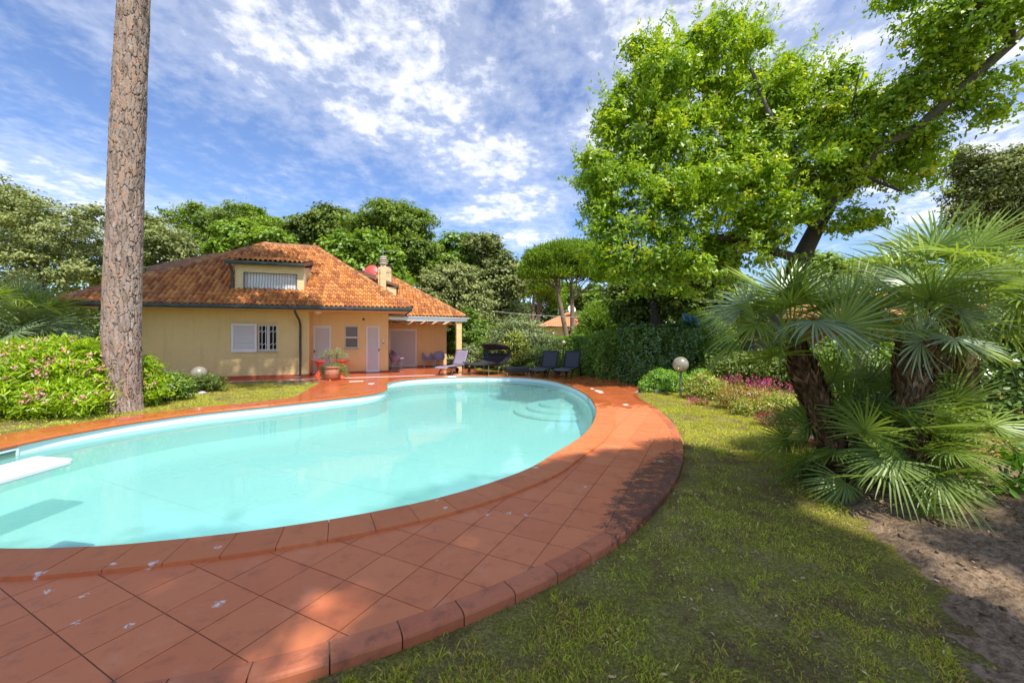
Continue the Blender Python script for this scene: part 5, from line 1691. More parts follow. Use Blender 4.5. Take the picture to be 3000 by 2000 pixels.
# ------------------------------------------------------------------ shrubs, palms, flowers, grass
def bush(name, label, lobes, mat, ncl, per, csize, L, asp, outline=OUT_RHOMB, group=None, cat='shrub', flowers=None, upn=.55, stems=True, up=.35, fill=.2, tint_bias=0.0, lean_out=.5):
    lo = np.array(lobes)
    b = np.array((lo[:, 0].mean(), lo[:, 1].mean(), GZ))
    e = empty(name, tuple(b), 0, label, cat, group)
    Pn, Dn, tint = lobe_points(lobes, ncl, per, csize, up=up, fill=fill, tint_bias=tint_bias)
    k = Pn[:, 2] > GZ + .01
    Pn, Dn, tint = Pn[k], Dn[k], tint[k]; n = len(Pn)
    N = unit(Dn * .55 + np.array((0, 0, upn)) + rvec(n) * .75); T = unit(rvec(n) + Dn * lean_out + np.array((0, 0, lean_out * .5)))
    Ls = L * rng.uniform(.7, 1.3, n)
    V, F = leaves(Pn, N, T, Ls, Ls * asp, outline)
    link_obj('foliage', np_mesh('foliage', V - b, F, mat, tint), e)
    if stems:
        mb = MB()
        for l in lobes:
            for q in range(3):
                t_ = np.array(l[:3]) + rng.normal(size=3) * np.array(l[3:6]) * .45; t_[2] = max(t_[2], GZ + .15)
                limb(mb, ((l[0] - b[0]) * .4 + rng.normal(0, .05), (l[1] - b[1]) * .4 + rng.normal(0, .05), -.03), tuple(t_ - b), .02, .008, 5, .04, 3)
        mb.build('stem', 'bark_grey', e)
    if flowers:
        fm, nf, fs, cl = flowers
        area = lo[:, 3] * lo[:, 5]
        pick = rng.choice(len(lo), nf, p=area / area.sum())
        D = rvec(nf); D[:, 2] = np.abs(D[:, 2]) * .8 + .05; D[:, 1] -= .35; D = unit(D)
        C = lo[pick, :3] + D * lo[pick, 3:6] * rng.uniform(1.0, 1.1, nf)[:, None]
        k = C[:, 2] > GZ + .1; C = C[k]; D = D[k]
        m = len(C) * cl
        Pf = np.repeat(C, cl, 0) + rng.normal(size=(m, 3)) * fs * .9
        V, F = leaves(Pf, unit(np.repeat(D, cl, 0) + rvec(m) * .6), rvec(m), fs * rng.uniform(.7, 1.3, m), fs, OUT_OVAL, .3, 0)
        link_obj('flowers', np_mesh('flowers', V - b, F, fm, np.clip(rng.normal(.5, .25, m), 0, 1)), e)['kind'] = 'stuff'
    return e

GO = 'pink flowering oleanders by the pine trunk'
bush('oleander', 'large pink flowering oleander left of the pine trunk', px_lobes([(120, 1110, 130, 105), (240, 1090, 80, 85), (10, 1120, 110, 110), (-110, 1120, 110, 120), (180, 1060, 85, 70), (280, 1130, 55, 75), (60, 1170, 120, 60, -.5), (210, 1170, 90, 50, -.5)], 8.9),
     'leaf_oleander', 1150, 20, .10, .13, .20, OUT_LANCE, GO, flowers=('flower_pink', 270, .034, 7), up=.5, lean_out=1.1, upn=.35)
bush('oleander', 'small pink flowering oleander right of the pine trunk', px_lobes([(415, 1110, 40, 65), (440, 1140, 38, 45), (400, 1080, 25, 40), (395, 1150, 30, 40)], 9.7), 'leaf_oleander', 300, 18, .08, .12, .20, OUT_LANCE, GO, flowers=('flower_pink', 45, .032, 6), up=.5, lean_out=1.1, upn=.35)
bush('rose_bush', 'low bush with white roses in front of the house wall', px_lobes([(500, 1130, 36, 36), (530, 1140, 28, 28), (470, 1140, 30, 30)], 10.6), 'leaf_mid', 260, 16, .07, .06, .6, OUT_OVAL, flowers=('flower_white', 5, .05, 12), tint_bias=.1)
bush('juniper_bush', 'dark spiky shrub around the low globe lamp', px_lobes([(600, 1120, 34, 25), (560, 1125, 26, 22), (635, 1125, 22, 18)], 12.2), 'leaf_dark', 150, 18, .09, .09, .25, OUT_LANCE, lean_out=1.2)

# ---- hedges
def hedge(label, a, b, width, h, mat, n, L, asp, outline=OUT_OVAL, group=None, name='hedge', bumps=.20, tint_bias=0):
    a = np.array(a); b = np.array(b); d = b - a; Ln = np.linalg.norm(d); d /= Ln; nn = np.array((d[1], -d[0]))
    e = empty(name, ((a[0] + b[0]) / 2, (a[1] + b[1]) / 2, GZ), 0, label, 'hedge', group)
    base = np.array(e.location)
    m = n
    u = rng.uniform(0, Ln, m); w = rng.uniform(-.5, .5, m) * width; z = rng.uniform(0, h, m)
    face = rng.random(m)
    side = np.sign(rng.normal(size=m))
    fr = face < .55; tp = (face >= .55) & (face < .85); en = face >= .85
    w = np.where(fr, side * width / 2, w); z = np.where(tp, h, z); u = np.where(en, np.where(side > 0, Ln, 0), u)
    bump = bumps * (fbm(u + 9, z * 1.0 + w, 2.2, 33) - .5) * 4
    nrm = np.zeros((m, 3)); nrm[fr, :2] = nn * side[fr, None]; nrm[tp, 2] = 1; nrm[en, :2] = d * side[en, None]
    Pn = np.c_[a[0] + d[0] * u + nn[0] * w, a[1] + d[1] * u + nn[1] * w, GZ + z] + nrm * (bump + rng.normal(0, .05, m) - .03)[:, None]
    N = unit(nrm * .7 + np.array((0, 0, .45)) + rvec(m) * .7)
    Ls = L * rng.uniform(.7, 1.3, m)
    V, F = leaves(Pn, N, unit(rvec(m) + nrm * .4), Ls, Ls * asp, outline)
    t_ = np.clip(.45 + (fbm(u * 2, z * 2 + w, 2.0, 12) - .5) * .9 + rng.normal(0, .17, m) + tint_bias, 0, 1)
    link_obj('foliage', np_mesh('foliage', V - base, F, mat, t_), e)
    mb = MB(); ang_ = math.atan2(d[1], d[0])
    for k in range(max(3, int(Ln / .5))):
        q = a + d * (k + .5) * Ln / max(3, int(Ln / .5)) - base[:2]
        limb(mb, (q[0], q[1], -.03), (q[0] + rng.normal(0, .1), q[1] + rng.normal(0, .1), h * .85), .025, .01, 5, .03, 3)
    mb.build('stem', 'bark_grey', e)
    return e
h1 = P(1838, 1128, GZ); h2 = P(2035, 1133, GZ)
hedge('tall dark laurel hedge behind the mound of box', (3.9, 13.9), (6.2, 14.1), 1.3, 1.95, 'leaf_laurel', 26000, .085, .5)
hedge('lower dark hedge receding behind the sun loungers', (3.9, 15.2), (3.4, 19.0), 1.2, 1.65, 'leaf_mid', 14000, .09, .5, tint_bias=.05)
hedge('bright green trimmed hedge along the far lawn edge', (1.2, 21.5), (8.0, 21.0), 1.2, 1.55, 'leaf_bright', 24000, .10, .5, tint_bias=-.1)
hedge('dense hedge behind the leaning oak trunk', (6.3, 13.6), (12.5, 12.6), 1.0, 1.35, 'leaf_mid', 16000, .09, .5, tint_bias=-.1)
hedge('glossy laurel hedge behind the palms at the right edge', (6.7, 6.6), (9.5, 5.4), 1.3, 1.75, 'leaf_laurel', 20000, .085, .5, tint_bias=.25)

GS = 'shrubs planted along the far side of the lawn'
bush('viburnum', 'large silvery shrub behind the canopied daybed', px_lobes([(1520, 990, 70, 60), (1570, 1020, 60, 55), (1480, 1010, 50, 60), (1540, 1060, 75, 40), (1600, 1050, 40, 40)], 19.8), 'leaf_silver', 620, 22, .16, .11, .4, OUT_LANCE, GS)
bush('viburnum', 'yellow-tinged shrub beside the silvery shrub', px_lobes([(1505, 1010, 35, 35), (1530, 1040, 40, 30)], 18.9), 'leaf_yellow', 110, 18, .12, .10, .5, OUT_OVAL, GS)
bush('viburnum', 'rounded clipped shrub with pale leaf edges right of the terrace column', px_lobes([(1373, 1045, 30, 34)], 20.2), 'leaf_silver', 200, 20, .07, .08, .6, OUT_OVAL, GS)
bush('viburnum', 'dark shrub between the clipped shrub and the daybed', px_lobes([(1425, 1035, 35, 45), (1455, 1050, 30, 30)], 21), 'leaf_mid', 220, 20, .14, .10, .5, OUT_OVAL, GS)
bush('viburnum', 'dark low shrub behind the low wicker table', px_lobes([(1600, 1065, 60, 28), (1500, 1070, 40, 18)], 18.8), 'leaf_dark', 200, 20, .12, .10, .5, OUT_OVAL, GS)
bush('viburnum', 'light green low shrub right of the second dark lounger', px_lobes([(1740, 1070, 42, 32), (1720, 1085, 40, 20), (1770, 1080, 30, 25)], 16.8), 'leaf_bright', 240, 18, .10, .08, .5, OUT_LANCE, GS)
bush('pittosporum', 'sunlit light green shrub beyond the pool net', px_lobes([(2080, 1000, 60, 70), (2050, 950, 45, 40), (2110, 1060, 50, 40)], 16.5), 'leaf_bright', 360, 20, .14, .09, .5, OUT_LANCE, GS, tint_bias=.1)
bush('box_mound', 'bright green clipped mound beside the globe lamp', px_lobes([(1950, 1120, 48, 34), (1905, 1130, 32, 24), (2000, 1125, 38, 28), (1930, 1105, 34, 22)], 12.2), 'leaf_box', 420, 22, .06, .045, .5, OUT_OVAL)
bush('box_mound', 'small bright clipped mound behind the globe lamp', px_lobes([(2050, 1105, 30, 24)], 12.6), 'leaf_box', 120, 22, .06, .045, .5, OUT_OVAL)
GN = 'shrubs of the flower bed on the right'
bush('abelia', 'yellow-green shrub with bronze tips right of the globe lamp', px_lobes([(2065, 1130, 46, 38), (2090, 1150, 34, 30), (2035, 1140, 25, 24)], 10.8), 'leaf_yellow', 330, 20, .06, .04, .5, OUT_OVAL, GN, flowers=('leaf_red', 30, .02, 6))
bush('nandina', 'small yellow and red leaved shrub at the bed edge', px_lobes([(2185, 1200, 32, 28), (2210, 1215, 24, 20)], 8.7), 'leaf_yellow', 130, 18, .05, .045, .4, OUT_LANCE, GN, flowers=('leaf_red', 26, .02, 6))
bush('nandina', 'bronze red low shrub between the flower bed and the palm', px_lobes([(2270, 1230, 50, 25), (2330, 1245, 40, 22), (2390, 1290, 40, 30)], 7.6), 'leaf_red', 200, 16, .06, .04, .4, OUT_LANCE, GN)
bush('nandina', 'orange and yellow leaved shrub below the laurel at the right edge', px_lobes([(2830, 1320, 80, 40), (2930, 1330, 90, 50), (2790, 1350, 50, 35), (2870, 1370, 80, 30)], 5.3), 'leaf_nandina', 420, 18, .07, .05, .4, OUT_LANCE, GN)
bush('nandina', 'green and bronze shrub under the tall magenta flowers', px_lobes([(2150, 1165, 50, 34), (2210, 1170, 46, 30)], 9.4), 'leaf_nandina', 240, 18, .07, .045, .4, OUT_LANCE, GN)
bush('nandina', 'yellow-green shrub between the magenta flowers and the leaning palm', px_lobes([(2290, 1195, 55, 40), (2350, 1210, 45, 36)], 8.4), 'leaf_yellow', 240, 18, .07, .05, .4, OUT_LANCE, GN, flowers=('leaf_red', 40, .022, 6))
bush('nandina', 'purple-red twiggy shrub at the left foot of the leaning palm', px_lobes([(2420, 1320, 36, 30), (2380, 1300, 30, 20)], 6.2), 'leaf_red', 110, 14, .06, .045, .25, OUT_LANCE, GN)
bush('ground_ivy', 'dark ivy patch at the foot of the palms', [(3.75, 4.75, 0.02, .35, .25, .12), (4.15, 4.55, .05, .35, .25, .18), (4.3, 4.35, .06, .2, .2, .12)], 'leaf_laurel', 130, 14, .05, .05, .8, OUT_OVAL, GN)
bush('laurel_sapling', 'young leafy shrub with bare forked twigs at the right edge', px_lobes([(2980, 1340, 40, 30), (2940, 1500, 50, 25), (2990, 1440, 40, 40), (3010, 1530, 40, 30)], 4.0), 'leaf_box', 40, 10, .09, .13, .3, OUT_LANCE, GN)
bush('broad_shrub', 'leafy shrub seen between the palm trunks', px_lobes([(2560, 1080, 90, 70), (2640, 1060, 70, 60), (2480, 1060, 60, 50), (2860, 1080, 80, 50)], 8.2), 'leaf_mid', 360, 20, .13, .09, .5, OUT_OVAL, GN, tint_bias=.1)
bush('broad_shrub', 'dark leafy undergrowth behind the pink flowers', px_lobes([(2250, 1080, 110, 45), (2380, 1090, 90, 60), (2150, 1075, 60, 40)], 11.8), 'leaf_dark', 420, 20, .14, .09, .5, OUT_OVAL, GN)

# ---- pink gaura: thin red stems with magenta flowers
def gaura(label, px, py, n, h, spread, Y=None, lean=(0, 0)):
    c = P(px, py, GZ)
    e = empty('gaura', (c[0], c[1], GZ), 0, label, 'flowers', 'magenta gaura flowers in the bed')
    mb = MB(); C = []; Lf = []
    for k in range(n):
        a = rng.uniform(0, 6.28); r = spread * rng.random() ** .5
        x, y = r * math.cos(a), r * math.sin(a)
        t_ = np.array((x * 1.5 + lean[0] + rng.normal(0, .08), y * 1.3 + lean[1] + rng.normal(0, .08), h * rng.uniform(.65, 1.05)))
        mb.tube([(x * .7, y * .7, 0), (x * 1.0, y * 1.0, t_[2] * .5), tuple(t_)], [.005, .004, .002], 4, False)
        for q in range(5): C.append(t_ * 1.0 - np.array((0, 0, 1)) * rng.uniform(0, .16) + rng.normal(0, .018, 3))
        for q in range(14): f = rng.uniform(.05, .75); Lf.append(np.array((x * .7 + (t_[0] - x * .7) * f, y * .7 + (t_[1] - y * .7) * f, t_[2] * f)) + rng.normal(0, .03, 3))
    mb.build('stems', 'stem_red', e)
    C = np.array(C); m = len(C)
    V, F = leaves(C, rvec(m), rvec(m), .03, .028, OUT_OVAL, .3, 0); link_obj('flowers', np_mesh('flowers', V, F, 'flower_magenta', rng.random(m)), e)['kind'] = 'stuff'
    Lf = np.array(Lf); m = len(Lf)
    V, F = leaves(Lf, rvec(m), rvec(m), .06, .016, OUT_LANCE); link_obj('leaves', np_mesh('leaves', V, F, 'leaf_nandina', rng.random(m)), e)
gaura('tall clump of magenta gaura in the middle of the bed', 2190, 1165, 44, .66, .42)
gaura('magenta gaura clump leaning over the abelia side', 2130, 1160, 22, .62, .30)
gaura('magenta gaura clump next to the palm leaves', 2270, 1180, 34, .62, .40)
gaura('thin magenta gaura clump behind the leaning palm', 2340, 1190, 18, .60, .30)
gaura('low reddish gaura sprawling onto the lawn beside the lamp', 2062, 1185, 16, .22, .16, lean=(-.30, -.08))

# ---- fan palms
def frond_mesh(name, mat, nseg=26, R=.62, arc=3.9, petiole=.55, droop=.25, tint=.5, bend=0.0):
    """stalk along +x from the origin, fan of narrow blades at its end"""
    V = []; F = []; Tn = []
    def strip(p, w, t_):
        # p: list of points, w: widths, flat in the blade plane
        o = len(V)
        for (q, side), ww in zip(p, w):
            V.append(tuple(q - side * ww)); V.append(tuple(q + side * ww))
        for i in range(len(p) - 1):
            F.append((o + 2 * i, o + 2 * i + 1, o + 2 * i + 3, o + 2 * i + 2)); Tn.append(t_)
    zl = np.array((0, 0, 1.0))
    strip([(np.array((x, 0, -.06 * (x / petiole) ** 2 * petiole)), np.array((0, 1.0, 0))) for x in np.linspace(0, petiole, 5)], [.016, .013, .011, .009, .009], .9)
    strip([(np.array((x, 0, -.06 * (x / petiole) ** 2 * petiole - .002)), np.array((0, 0, 1.0))) for x in np.linspace(0, petiole, 5)], [.008, .007, .006, .005, .005], .9)
    hub = np.array((petiole, 0, -.06 * petiole))
    for k in range(nseg):
        a = -arc / 2 + arc * (k + .5) / nseg + rng.normal(0, .02)
        L = R * (.72 + .28 * math.cos(a * .55)) * rng.uniform(.9, 1.08)
        cb_, sb_ = math.cos(bend), math.sin(bend)
        rot = lambda v: np.array((v[0] * cb_ + v[2] * sb_, v[1], -v[0] * sb_ + v[2] * cb_))
        d = rot(np.array((math.cos(a), math.sin(a), 0))); s = rot(np.array((-math.sin(a), math.cos(a), 0))); zl = rot(np.array((0, 0, 1.0)))
        lift = .10 * math.cos(a) + rng.normal(0, .02); zig = .35 * (1 if k % 2 else -1)
        side = unit((s + zl * zig)[None])[0]
        dr = droop * rng.uniform(.3, 2.2)
        pts = []
        for f in (0, .3, .6, .85, 1.0):
            q = hub + d * L * f * (1 - .12 * dr * f * f) + zl * (lift * L * f) - np.array((0, 0, 1.0)) * dr * L * f ** 2.6
            pts.append((q, side))
        w0 = L * arc / nseg * .22
        strip(pts, [.003, min(.0115, w0 * .8), .0105, .0065, .0008], np.clip(tint + rng.normal(0, .16), 0, 1))
    return np_mesh(name, np.array(V), np.array(F), mat, np.array(Tn))
FR = {}
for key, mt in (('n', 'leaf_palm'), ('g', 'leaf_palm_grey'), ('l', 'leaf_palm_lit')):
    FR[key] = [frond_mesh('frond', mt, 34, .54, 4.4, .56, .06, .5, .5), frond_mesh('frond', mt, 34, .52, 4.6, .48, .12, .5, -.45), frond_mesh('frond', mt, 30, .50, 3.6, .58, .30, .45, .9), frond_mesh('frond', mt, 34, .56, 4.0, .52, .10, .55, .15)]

def palm(name, label, trunk, radii, hub_axis, nfr, scale, mats, tilt=(-25, 80), group='fan palms in the planting bed', skirt=True, fibre=900, cat='palm'):
    if len(trunk) > 4: radii = [r_ * .74 for r_ in radii]
    """trunk: points in metres from the foot upwards"""
    base = np.array((trunk[0][0], trunk[0][1], trunk[0][2]))
    e = empty(name, tuple(base), 0, label, cat, group)
    pts = [np.array(p) - base for p in trunk]
    mb = MB(); mb.tube([tuple(p) for p in pts], [r * .80 for r in radii], 14); mb.build('trunk', 'leaf_base_brown', e)
    # shaggy old leaf bases and fibre on the trunk
    if fibre:
        A = np.array(pts); seg = np.r_[0, np.cumsum(np.linalg.norm(np.diff(A, axis=0), axis=1))]
        s = rng.uniform(0, seg[-1] * .99, fibre)
        C = np.c_[np.interp(s, seg, A[:, 0]), np.interp(s, seg, A[:, 1]), np.interp(s, seg, A[:, 2])]
        rad = np.interp(s, seg, radii)
        k = np.clip(np.searchsorted(seg, s) - 1, 0, len(A) - 2)
        ax = unit(A[k + 1] - A[k])
        o_ = unit(np.cross(ax, rvec(fibre)))
        Pn = C + o_ * rad[:, None] * rng.uniform(.82, 1.0, fibre)[:, None]
        T = unit(ax * .9 + o_ * .75 + rvec(fibre) * .35); N = unit(o_ - ax * .4 + rvec(fibre) * .4)
        Ls = rng.uniform(.06, .19, fibre)
        V, F = leaves(Pn, N, T, Ls, Ls * rng.uniform(.06, .28, fibre), OUT_LANCE, .5, .2)
        o = link_obj('leaf_bases', np_mesh('leaf_bases', V, F, 'dead_fibre', np.clip(rng.normal(.4, .25, fibre), 0, 1)), e); o['kind'] = 'stuff'
    ax = Vector(hub_axis).normalized()
    q0 = Vector((0, 0, 1)).rotation_difference(ax)
    hub = pts[-1]
    for k in range(nfr):
        az = k * 2.399963 + rng.normal(0, .15)
        f = (k + .5) / nfr
        el = math.radians(tilt[1] + (tilt[0] - tilt[1]) * f ** .8 + rng.normal(0, 6))
        key = mats[k % len(mats)]
        me = FR[key][int(rng.integers(0, 4))]
        o = link_obj('frond', me, e)
        M = q0.to_matrix().to_4x4() @ Matrix.Rotation(az, 4, 'Z') @ Matrix.Rotation(-el, 4, 'Y') @ Matrix.Rotation(rng.normal(0, .7), 4, 'X')
        sc_ = scale * rng.uniform(.85, 1.12)
        o.matrix_local = Matrix.Translation(Vector(hub) + ax * float(.10 * (1 - f))) @ M @ Matrix.Scale(sc_, 4)
    return e
sz = lambda x, y: float(soil_z(np.array([x]), np.array([y]))[0])
def foot(x, y): return (x, y, sz(x, y) - .05)
fa = foot(*P(2490, 1420, -.02))
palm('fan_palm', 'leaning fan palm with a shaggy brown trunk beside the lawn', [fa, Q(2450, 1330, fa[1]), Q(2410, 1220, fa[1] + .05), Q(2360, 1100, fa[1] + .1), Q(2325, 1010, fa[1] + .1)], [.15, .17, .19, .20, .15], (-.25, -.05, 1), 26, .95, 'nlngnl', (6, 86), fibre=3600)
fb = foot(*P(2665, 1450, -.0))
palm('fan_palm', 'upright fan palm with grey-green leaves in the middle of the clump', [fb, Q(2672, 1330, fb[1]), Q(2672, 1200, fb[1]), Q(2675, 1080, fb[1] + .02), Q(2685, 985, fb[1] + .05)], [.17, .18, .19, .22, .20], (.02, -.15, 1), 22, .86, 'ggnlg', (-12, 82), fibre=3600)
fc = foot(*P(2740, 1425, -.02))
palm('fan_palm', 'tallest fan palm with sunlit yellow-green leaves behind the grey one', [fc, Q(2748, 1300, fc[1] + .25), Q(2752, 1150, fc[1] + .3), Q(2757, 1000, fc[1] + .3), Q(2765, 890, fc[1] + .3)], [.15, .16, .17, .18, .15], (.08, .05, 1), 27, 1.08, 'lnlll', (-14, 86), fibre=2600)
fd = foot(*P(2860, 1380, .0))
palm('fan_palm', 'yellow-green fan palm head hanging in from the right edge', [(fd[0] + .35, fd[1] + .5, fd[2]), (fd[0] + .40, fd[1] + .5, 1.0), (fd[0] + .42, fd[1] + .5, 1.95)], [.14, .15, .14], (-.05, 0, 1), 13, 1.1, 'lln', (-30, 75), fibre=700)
GK = 'palm suckers round the foot of the fan palms'
for (x, y, h, nf, sc_, ms, lab) in [(2580, 1450, .62, 7, .75, 'n', 'low palm sucker between the two shaggy trunks'), (2700, 1470, .35, 5, .68, 'n', 'short palm sucker at the right foot of the clump'),
                          (2510, 1400, .95, 7, .72, 'nn', 'taller palm sucker rising between the palm trunks'), (2470, 1415, .42, 6, .70, 'n', 'palm sucker fanning out to the left of the leaning trunk'), (2560, 1400, 1.15, 7, .72, 'ng', 'tallest palm sucker filling the gap in the clump'), (2640, 1480, .22, 5, .55, 'n', 'smallest palm sucker in the soil at the front'), (2610, 1420, .75, 7, .75, 'nl', 'palm sucker crowding the left side of the upright trunk'), (2430, 1390, .70, 6, .8, 'n', 'palm sucker spreading over the bed behind the leaning trunk'), (2760, 1440, .62, 6, .75, 'nl', 'palm sucker right of the upright palm trunk')]:
    f0 = foot(*P(x, y, -.02))
    palm('palm_sucker', lab, [f0, (f0[0], f0[1], f0[2] + h * .4), (f0[0] - .02, f0[1], f0[2] + h * .6)], [.03, .03, .025], (rng.normal(0, .15), -.15, 1), nf + 4, sc_ * 1.12, ms, (0, 78), GK, fibre=0)
# palm at the far left behind the oleander
gl_ = Q(60, 1000, 12.0)
palm('fan_palm', 'grey-green fan palm behind the oleander at the left', [(gl_[0], gl_[1], GZ), (gl_[0], gl_[1], .9), (gl_[0] + .05, gl_[1], 1.9)], [.16, .16, .15], (.1, -.1, 1), 26, 1.6, 'ggn', (-40, 75), 'fan palms behind the oleander', fibre=500)
gl_ = Q(-70, 1000, 11.0)
palm('fan_palm', 'yellowing fan palm cut by the left edge of the view', [(gl_[0], gl_[1], GZ), (gl_[0], gl_[1], .9), (gl_[0] + .05, gl_[1], 2.0)], [.16, .16, .15], (.15, -.1, 1), 22, 1.6, 'lgg', (-40, 70), 'fan palms behind the oleander', fibre=400)

# cordyline by the loungers
cb = Q(1575, 1085, 17.6)
cordy = empty('cordyline', (cb[0], cb[1], GZ), 0, 'yellow striped cordyline rosettes behind the low wicker table', 'plant')
mb = MB()
heads = [(0, 0, 1.02), (.45, .25, .92), (-.25, .1, .28), (.3, -.05, .22)]
for x, y, h in heads: mb.tube([(x * .6, y * .6, -.02), (x, y, h)], [.035, .028], 7)
mb.build('stem', 'bark_grey', cordy)
Pn, T, Tn = [], [], []
V = []; F = []; Tn = []
for x, y, h in heads:
    for k in range(52):
        d = rvec(1)[0]; d[2] = abs(d[2]) * 1.1 + .05; d = d / np.linalg.norm(d); L = rng.uniform(.45, .72)
        s = unit(np.cross(d, (0, 0, 1.0))[None])[0]; o = len(V)
        for f, w_ in ((0, .012), (.35, .024), (.7, .018), (1, .002)):
            q = np.array((x, y, h)) + d * L * f - np.array((0, 0, 1)) * L * .55 * f ** 2.4
            V += [tuple(q - s * w_), tuple(q + s * w_)]
        for i in range(3): F.append((o + 2 * i, o + 2 * i + 1, o + 2 * i + 3, o + 2 * i + 2)); Tn.append(np.clip(rng.normal(.55, .25), 0, 1))
link_obj('foliage', np_mesh('foliage', np.array(V), np.array(F), 'leaf_cordyline', np.array(Tn)), cordy)

# ---- grass
def grass_patch(name, n, xr, yr, hmin, hmax, wid, falloff, label, keep, seed, thr=.42, slope=4.5):
    r = np.random.default_rng(seed)
    m = n * 4
    x = r.uniform(*xr, m)
    y0, y1 = yr; u = r.random(m)
    if falloff: y = 1.0 / ((1 - u) / y0 + u / y1)
    else: y = y0 + (y1 - y0) * u
    k = keep(x, y)
    x, y = x[k], y[k]
    dens = fbm(x, y, 2.1, 90) * .5 + fbm(x, y, 9.0, 93) * .5
    k = r.random(len(x)) < np.clip((dens - thr) * slope, .04, 1)
    x, y = x[k][:n], y[k][:n]; n = len(x)
    dn = fbm(x, y, 1.6, 90)
    h = r.uniform(hmin, hmax, n) * (.55 + .9 * dn)
    a = r.uniform(0, 2 * math.pi, n); lean = r.uniform(.2, 1.25, n) * h
    b = r.uniform(0, 2 * math.pi, n)
    wx, wy = np.cos(b) * wid, np.sin(b) * wid
    z = np.full(n, GZ)
    V = np.empty((n, 4, 3))
    V[:, 0] = np.c_[x - wx, y - wy, z]; V[:, 1] = np.c_[x + wx, y + wy, z]
    V[:, 2] = np.c_[x + np.cos(a) * lean * .45 + wx * .6, y + np.sin(a) * lean * .45 + wy * .6, z + h * .7]
    V[:, 3] = np.c_[x + np.cos(a) * lean, y + np.sin(a) * lean, z + h]
    F = np.empty((n, 2, 3), int); i = np.arange(n)[:, None] * 4
    F[:, 0] = i + [0, 1, 2]; F[:, 1] = i + [0, 2, 3]
    t_ = np.clip(r.normal(.43, .30, n) + (fbm(x, y, .9, 95) - .5) * 1.1, 0, 1)
    me = np_mesh(name, V.reshape(-1, 3), F.reshape(-1, 3), 'grass', np.repeat(t_, 2))
    tag(link_obj(name, me), label, 'grass', kind='stuff')
dk = [tuple(p) for p in offset_curve(kerb, .012, False)] + REST
dk2 = [tuple(p) for p in offset_curve(kerb, .11, False)] + REST
def keep_near(x, y):
    k = ~in_poly(x, y, dk)
    k &= ~(in_poly(x, y, dk2) & (fbm(x, y, 5.0, 57) > .38))
    wob_ = fbm(x, y, 3.0, 51) - .5
    k &= ~in_poly(x + .25 * wob_ - .03, y, soil_poly)
    return k & (x > -1.6)
grass_patch('lawn_grass', 95000, (-1.6, 5.2), (1.15, 7.5), .006, .020, .0026, True, 'patchy shaded lawn grass between the kerb and the soil', keep_near, 1, .40, 3.4)
grass_patch('grass_tufts', 20000, (-1.6, 5.2), (1.15, 7.0), .015, .042, .0026, True, 'longer green grass tufts in the shaded lawn', keep_near, 11)
grass_patch('lawn_grass', 60000, (2.4, 8.0), (5.5, 13.0), .02, .045, .004, False, 'sunlit lawn grass curving past the globe lamp', keep_near, 2)
def keep_left(x, y): return ~in_poly(x, y, deck_outer)
grass_patch('lawn_grass', 60000, (-12.5, -5.8), (5.0, 14.4), .02, .045, .005, False, 'lawn grass between the pool and the house wall', keep_left, 3)
grass_patch('lawn_grass', 16000, (-3.2, 5.0), (16.5, 24), .03, .06, .009, False, 'lawn grass behind the sun loungers', keep_left, 4)
# fallen leaves and twigs on the soil and lawn
m = 900; r = np.random.default_rng(77)
x = r.uniform(.5, 6.5, m); y = r.uniform(1.3, 8, m); k = ~in_poly(x, y, dk); x, y = x[k], y[k]; m = len(x)
z = np.maximum(soil_z(x, y), GZ) + .008
Pn = np.c_[x, y, z]; N = unit(np.array((0, 0, 1.0)) + rvec(m) * .35)
Ls = r.uniform(.012, .045, m)
V, F = leaves(Pn, N, rvec(m), Ls, Ls * r.uniform(.15, .6, m), OUT_LANCE)
tag(link_obj('leaf_litter', np_mesh('leaf_litter', V, F, 'litter', r.random(m))), 'scattered dry leaves on lawn and soil', 'leaf litter', kind='stuff')
# ------------------------------------------------------------------ furniture and garden objects
def globe_lamp(label, base, r, h, group='globe garden lamps', pole='post_grey'):
    e = empty('globe_lamp', (base[0], base[1], base[2] if len(base) > 2 else GZ), 0, label, 'lamp', group)
    zc = h
    mb = MB(); mb.tube([(0, 0, -.05), (0, 0, zc - r * .95)], .030 if r > .15 else .022, 12); mb.build('pole', pole, e)
    mb = MB(); mb.lathe([(r * .62, zc - r * .90), (r * .66, zc - r * .84), (r * .66, zc - r * .74), (r * .58, zc - r * .72)], 24); mb.build('collar', 'brown_metal', e)
    mb = MB(); mb.tube([(0, 0, zc - r * .8), (0, 0, zc - r * .25)], r * .16, 10); mb.build('bulb', 'plastic_white', e)
    mb = MB(); prof = [(r * math.sin(a), zc - r * math.cos(a)) for a in np.linspace(.75, math.pi - .001, 22)]
    mb.lathe(prof, 32, close=False); mb.build('globe', 'globe_glass', e)
    return e
c = P(1994, 1161, GZ); globe_lamp('large smoky globe lamp on a dark post beside the clipped mound', c, .212, .82 - GZ)
c = P(584, 1147, GZ); globe_lamp('low smoky globe lamp in the shrub before the house wall', c, .22, .47 - GZ)
q = Q(1651, 1004, 20.5); globe_lamp('small globe lamp above the bright trimmed hedge', q[:2], .125, q[2] - GZ, pole='dark_metal')
q = Q(1620, 978, 27); globe_lamp('distant globe lamp on a white post before the far house', q[:2], .11, q[2] - GZ, pole='white_paint')
q = Q(1398, 1012, 23); globe_lamp('small globe lamp beside the rounded clipped shrub', q[:2], .12, q[2] - GZ, pole='dark_metal')

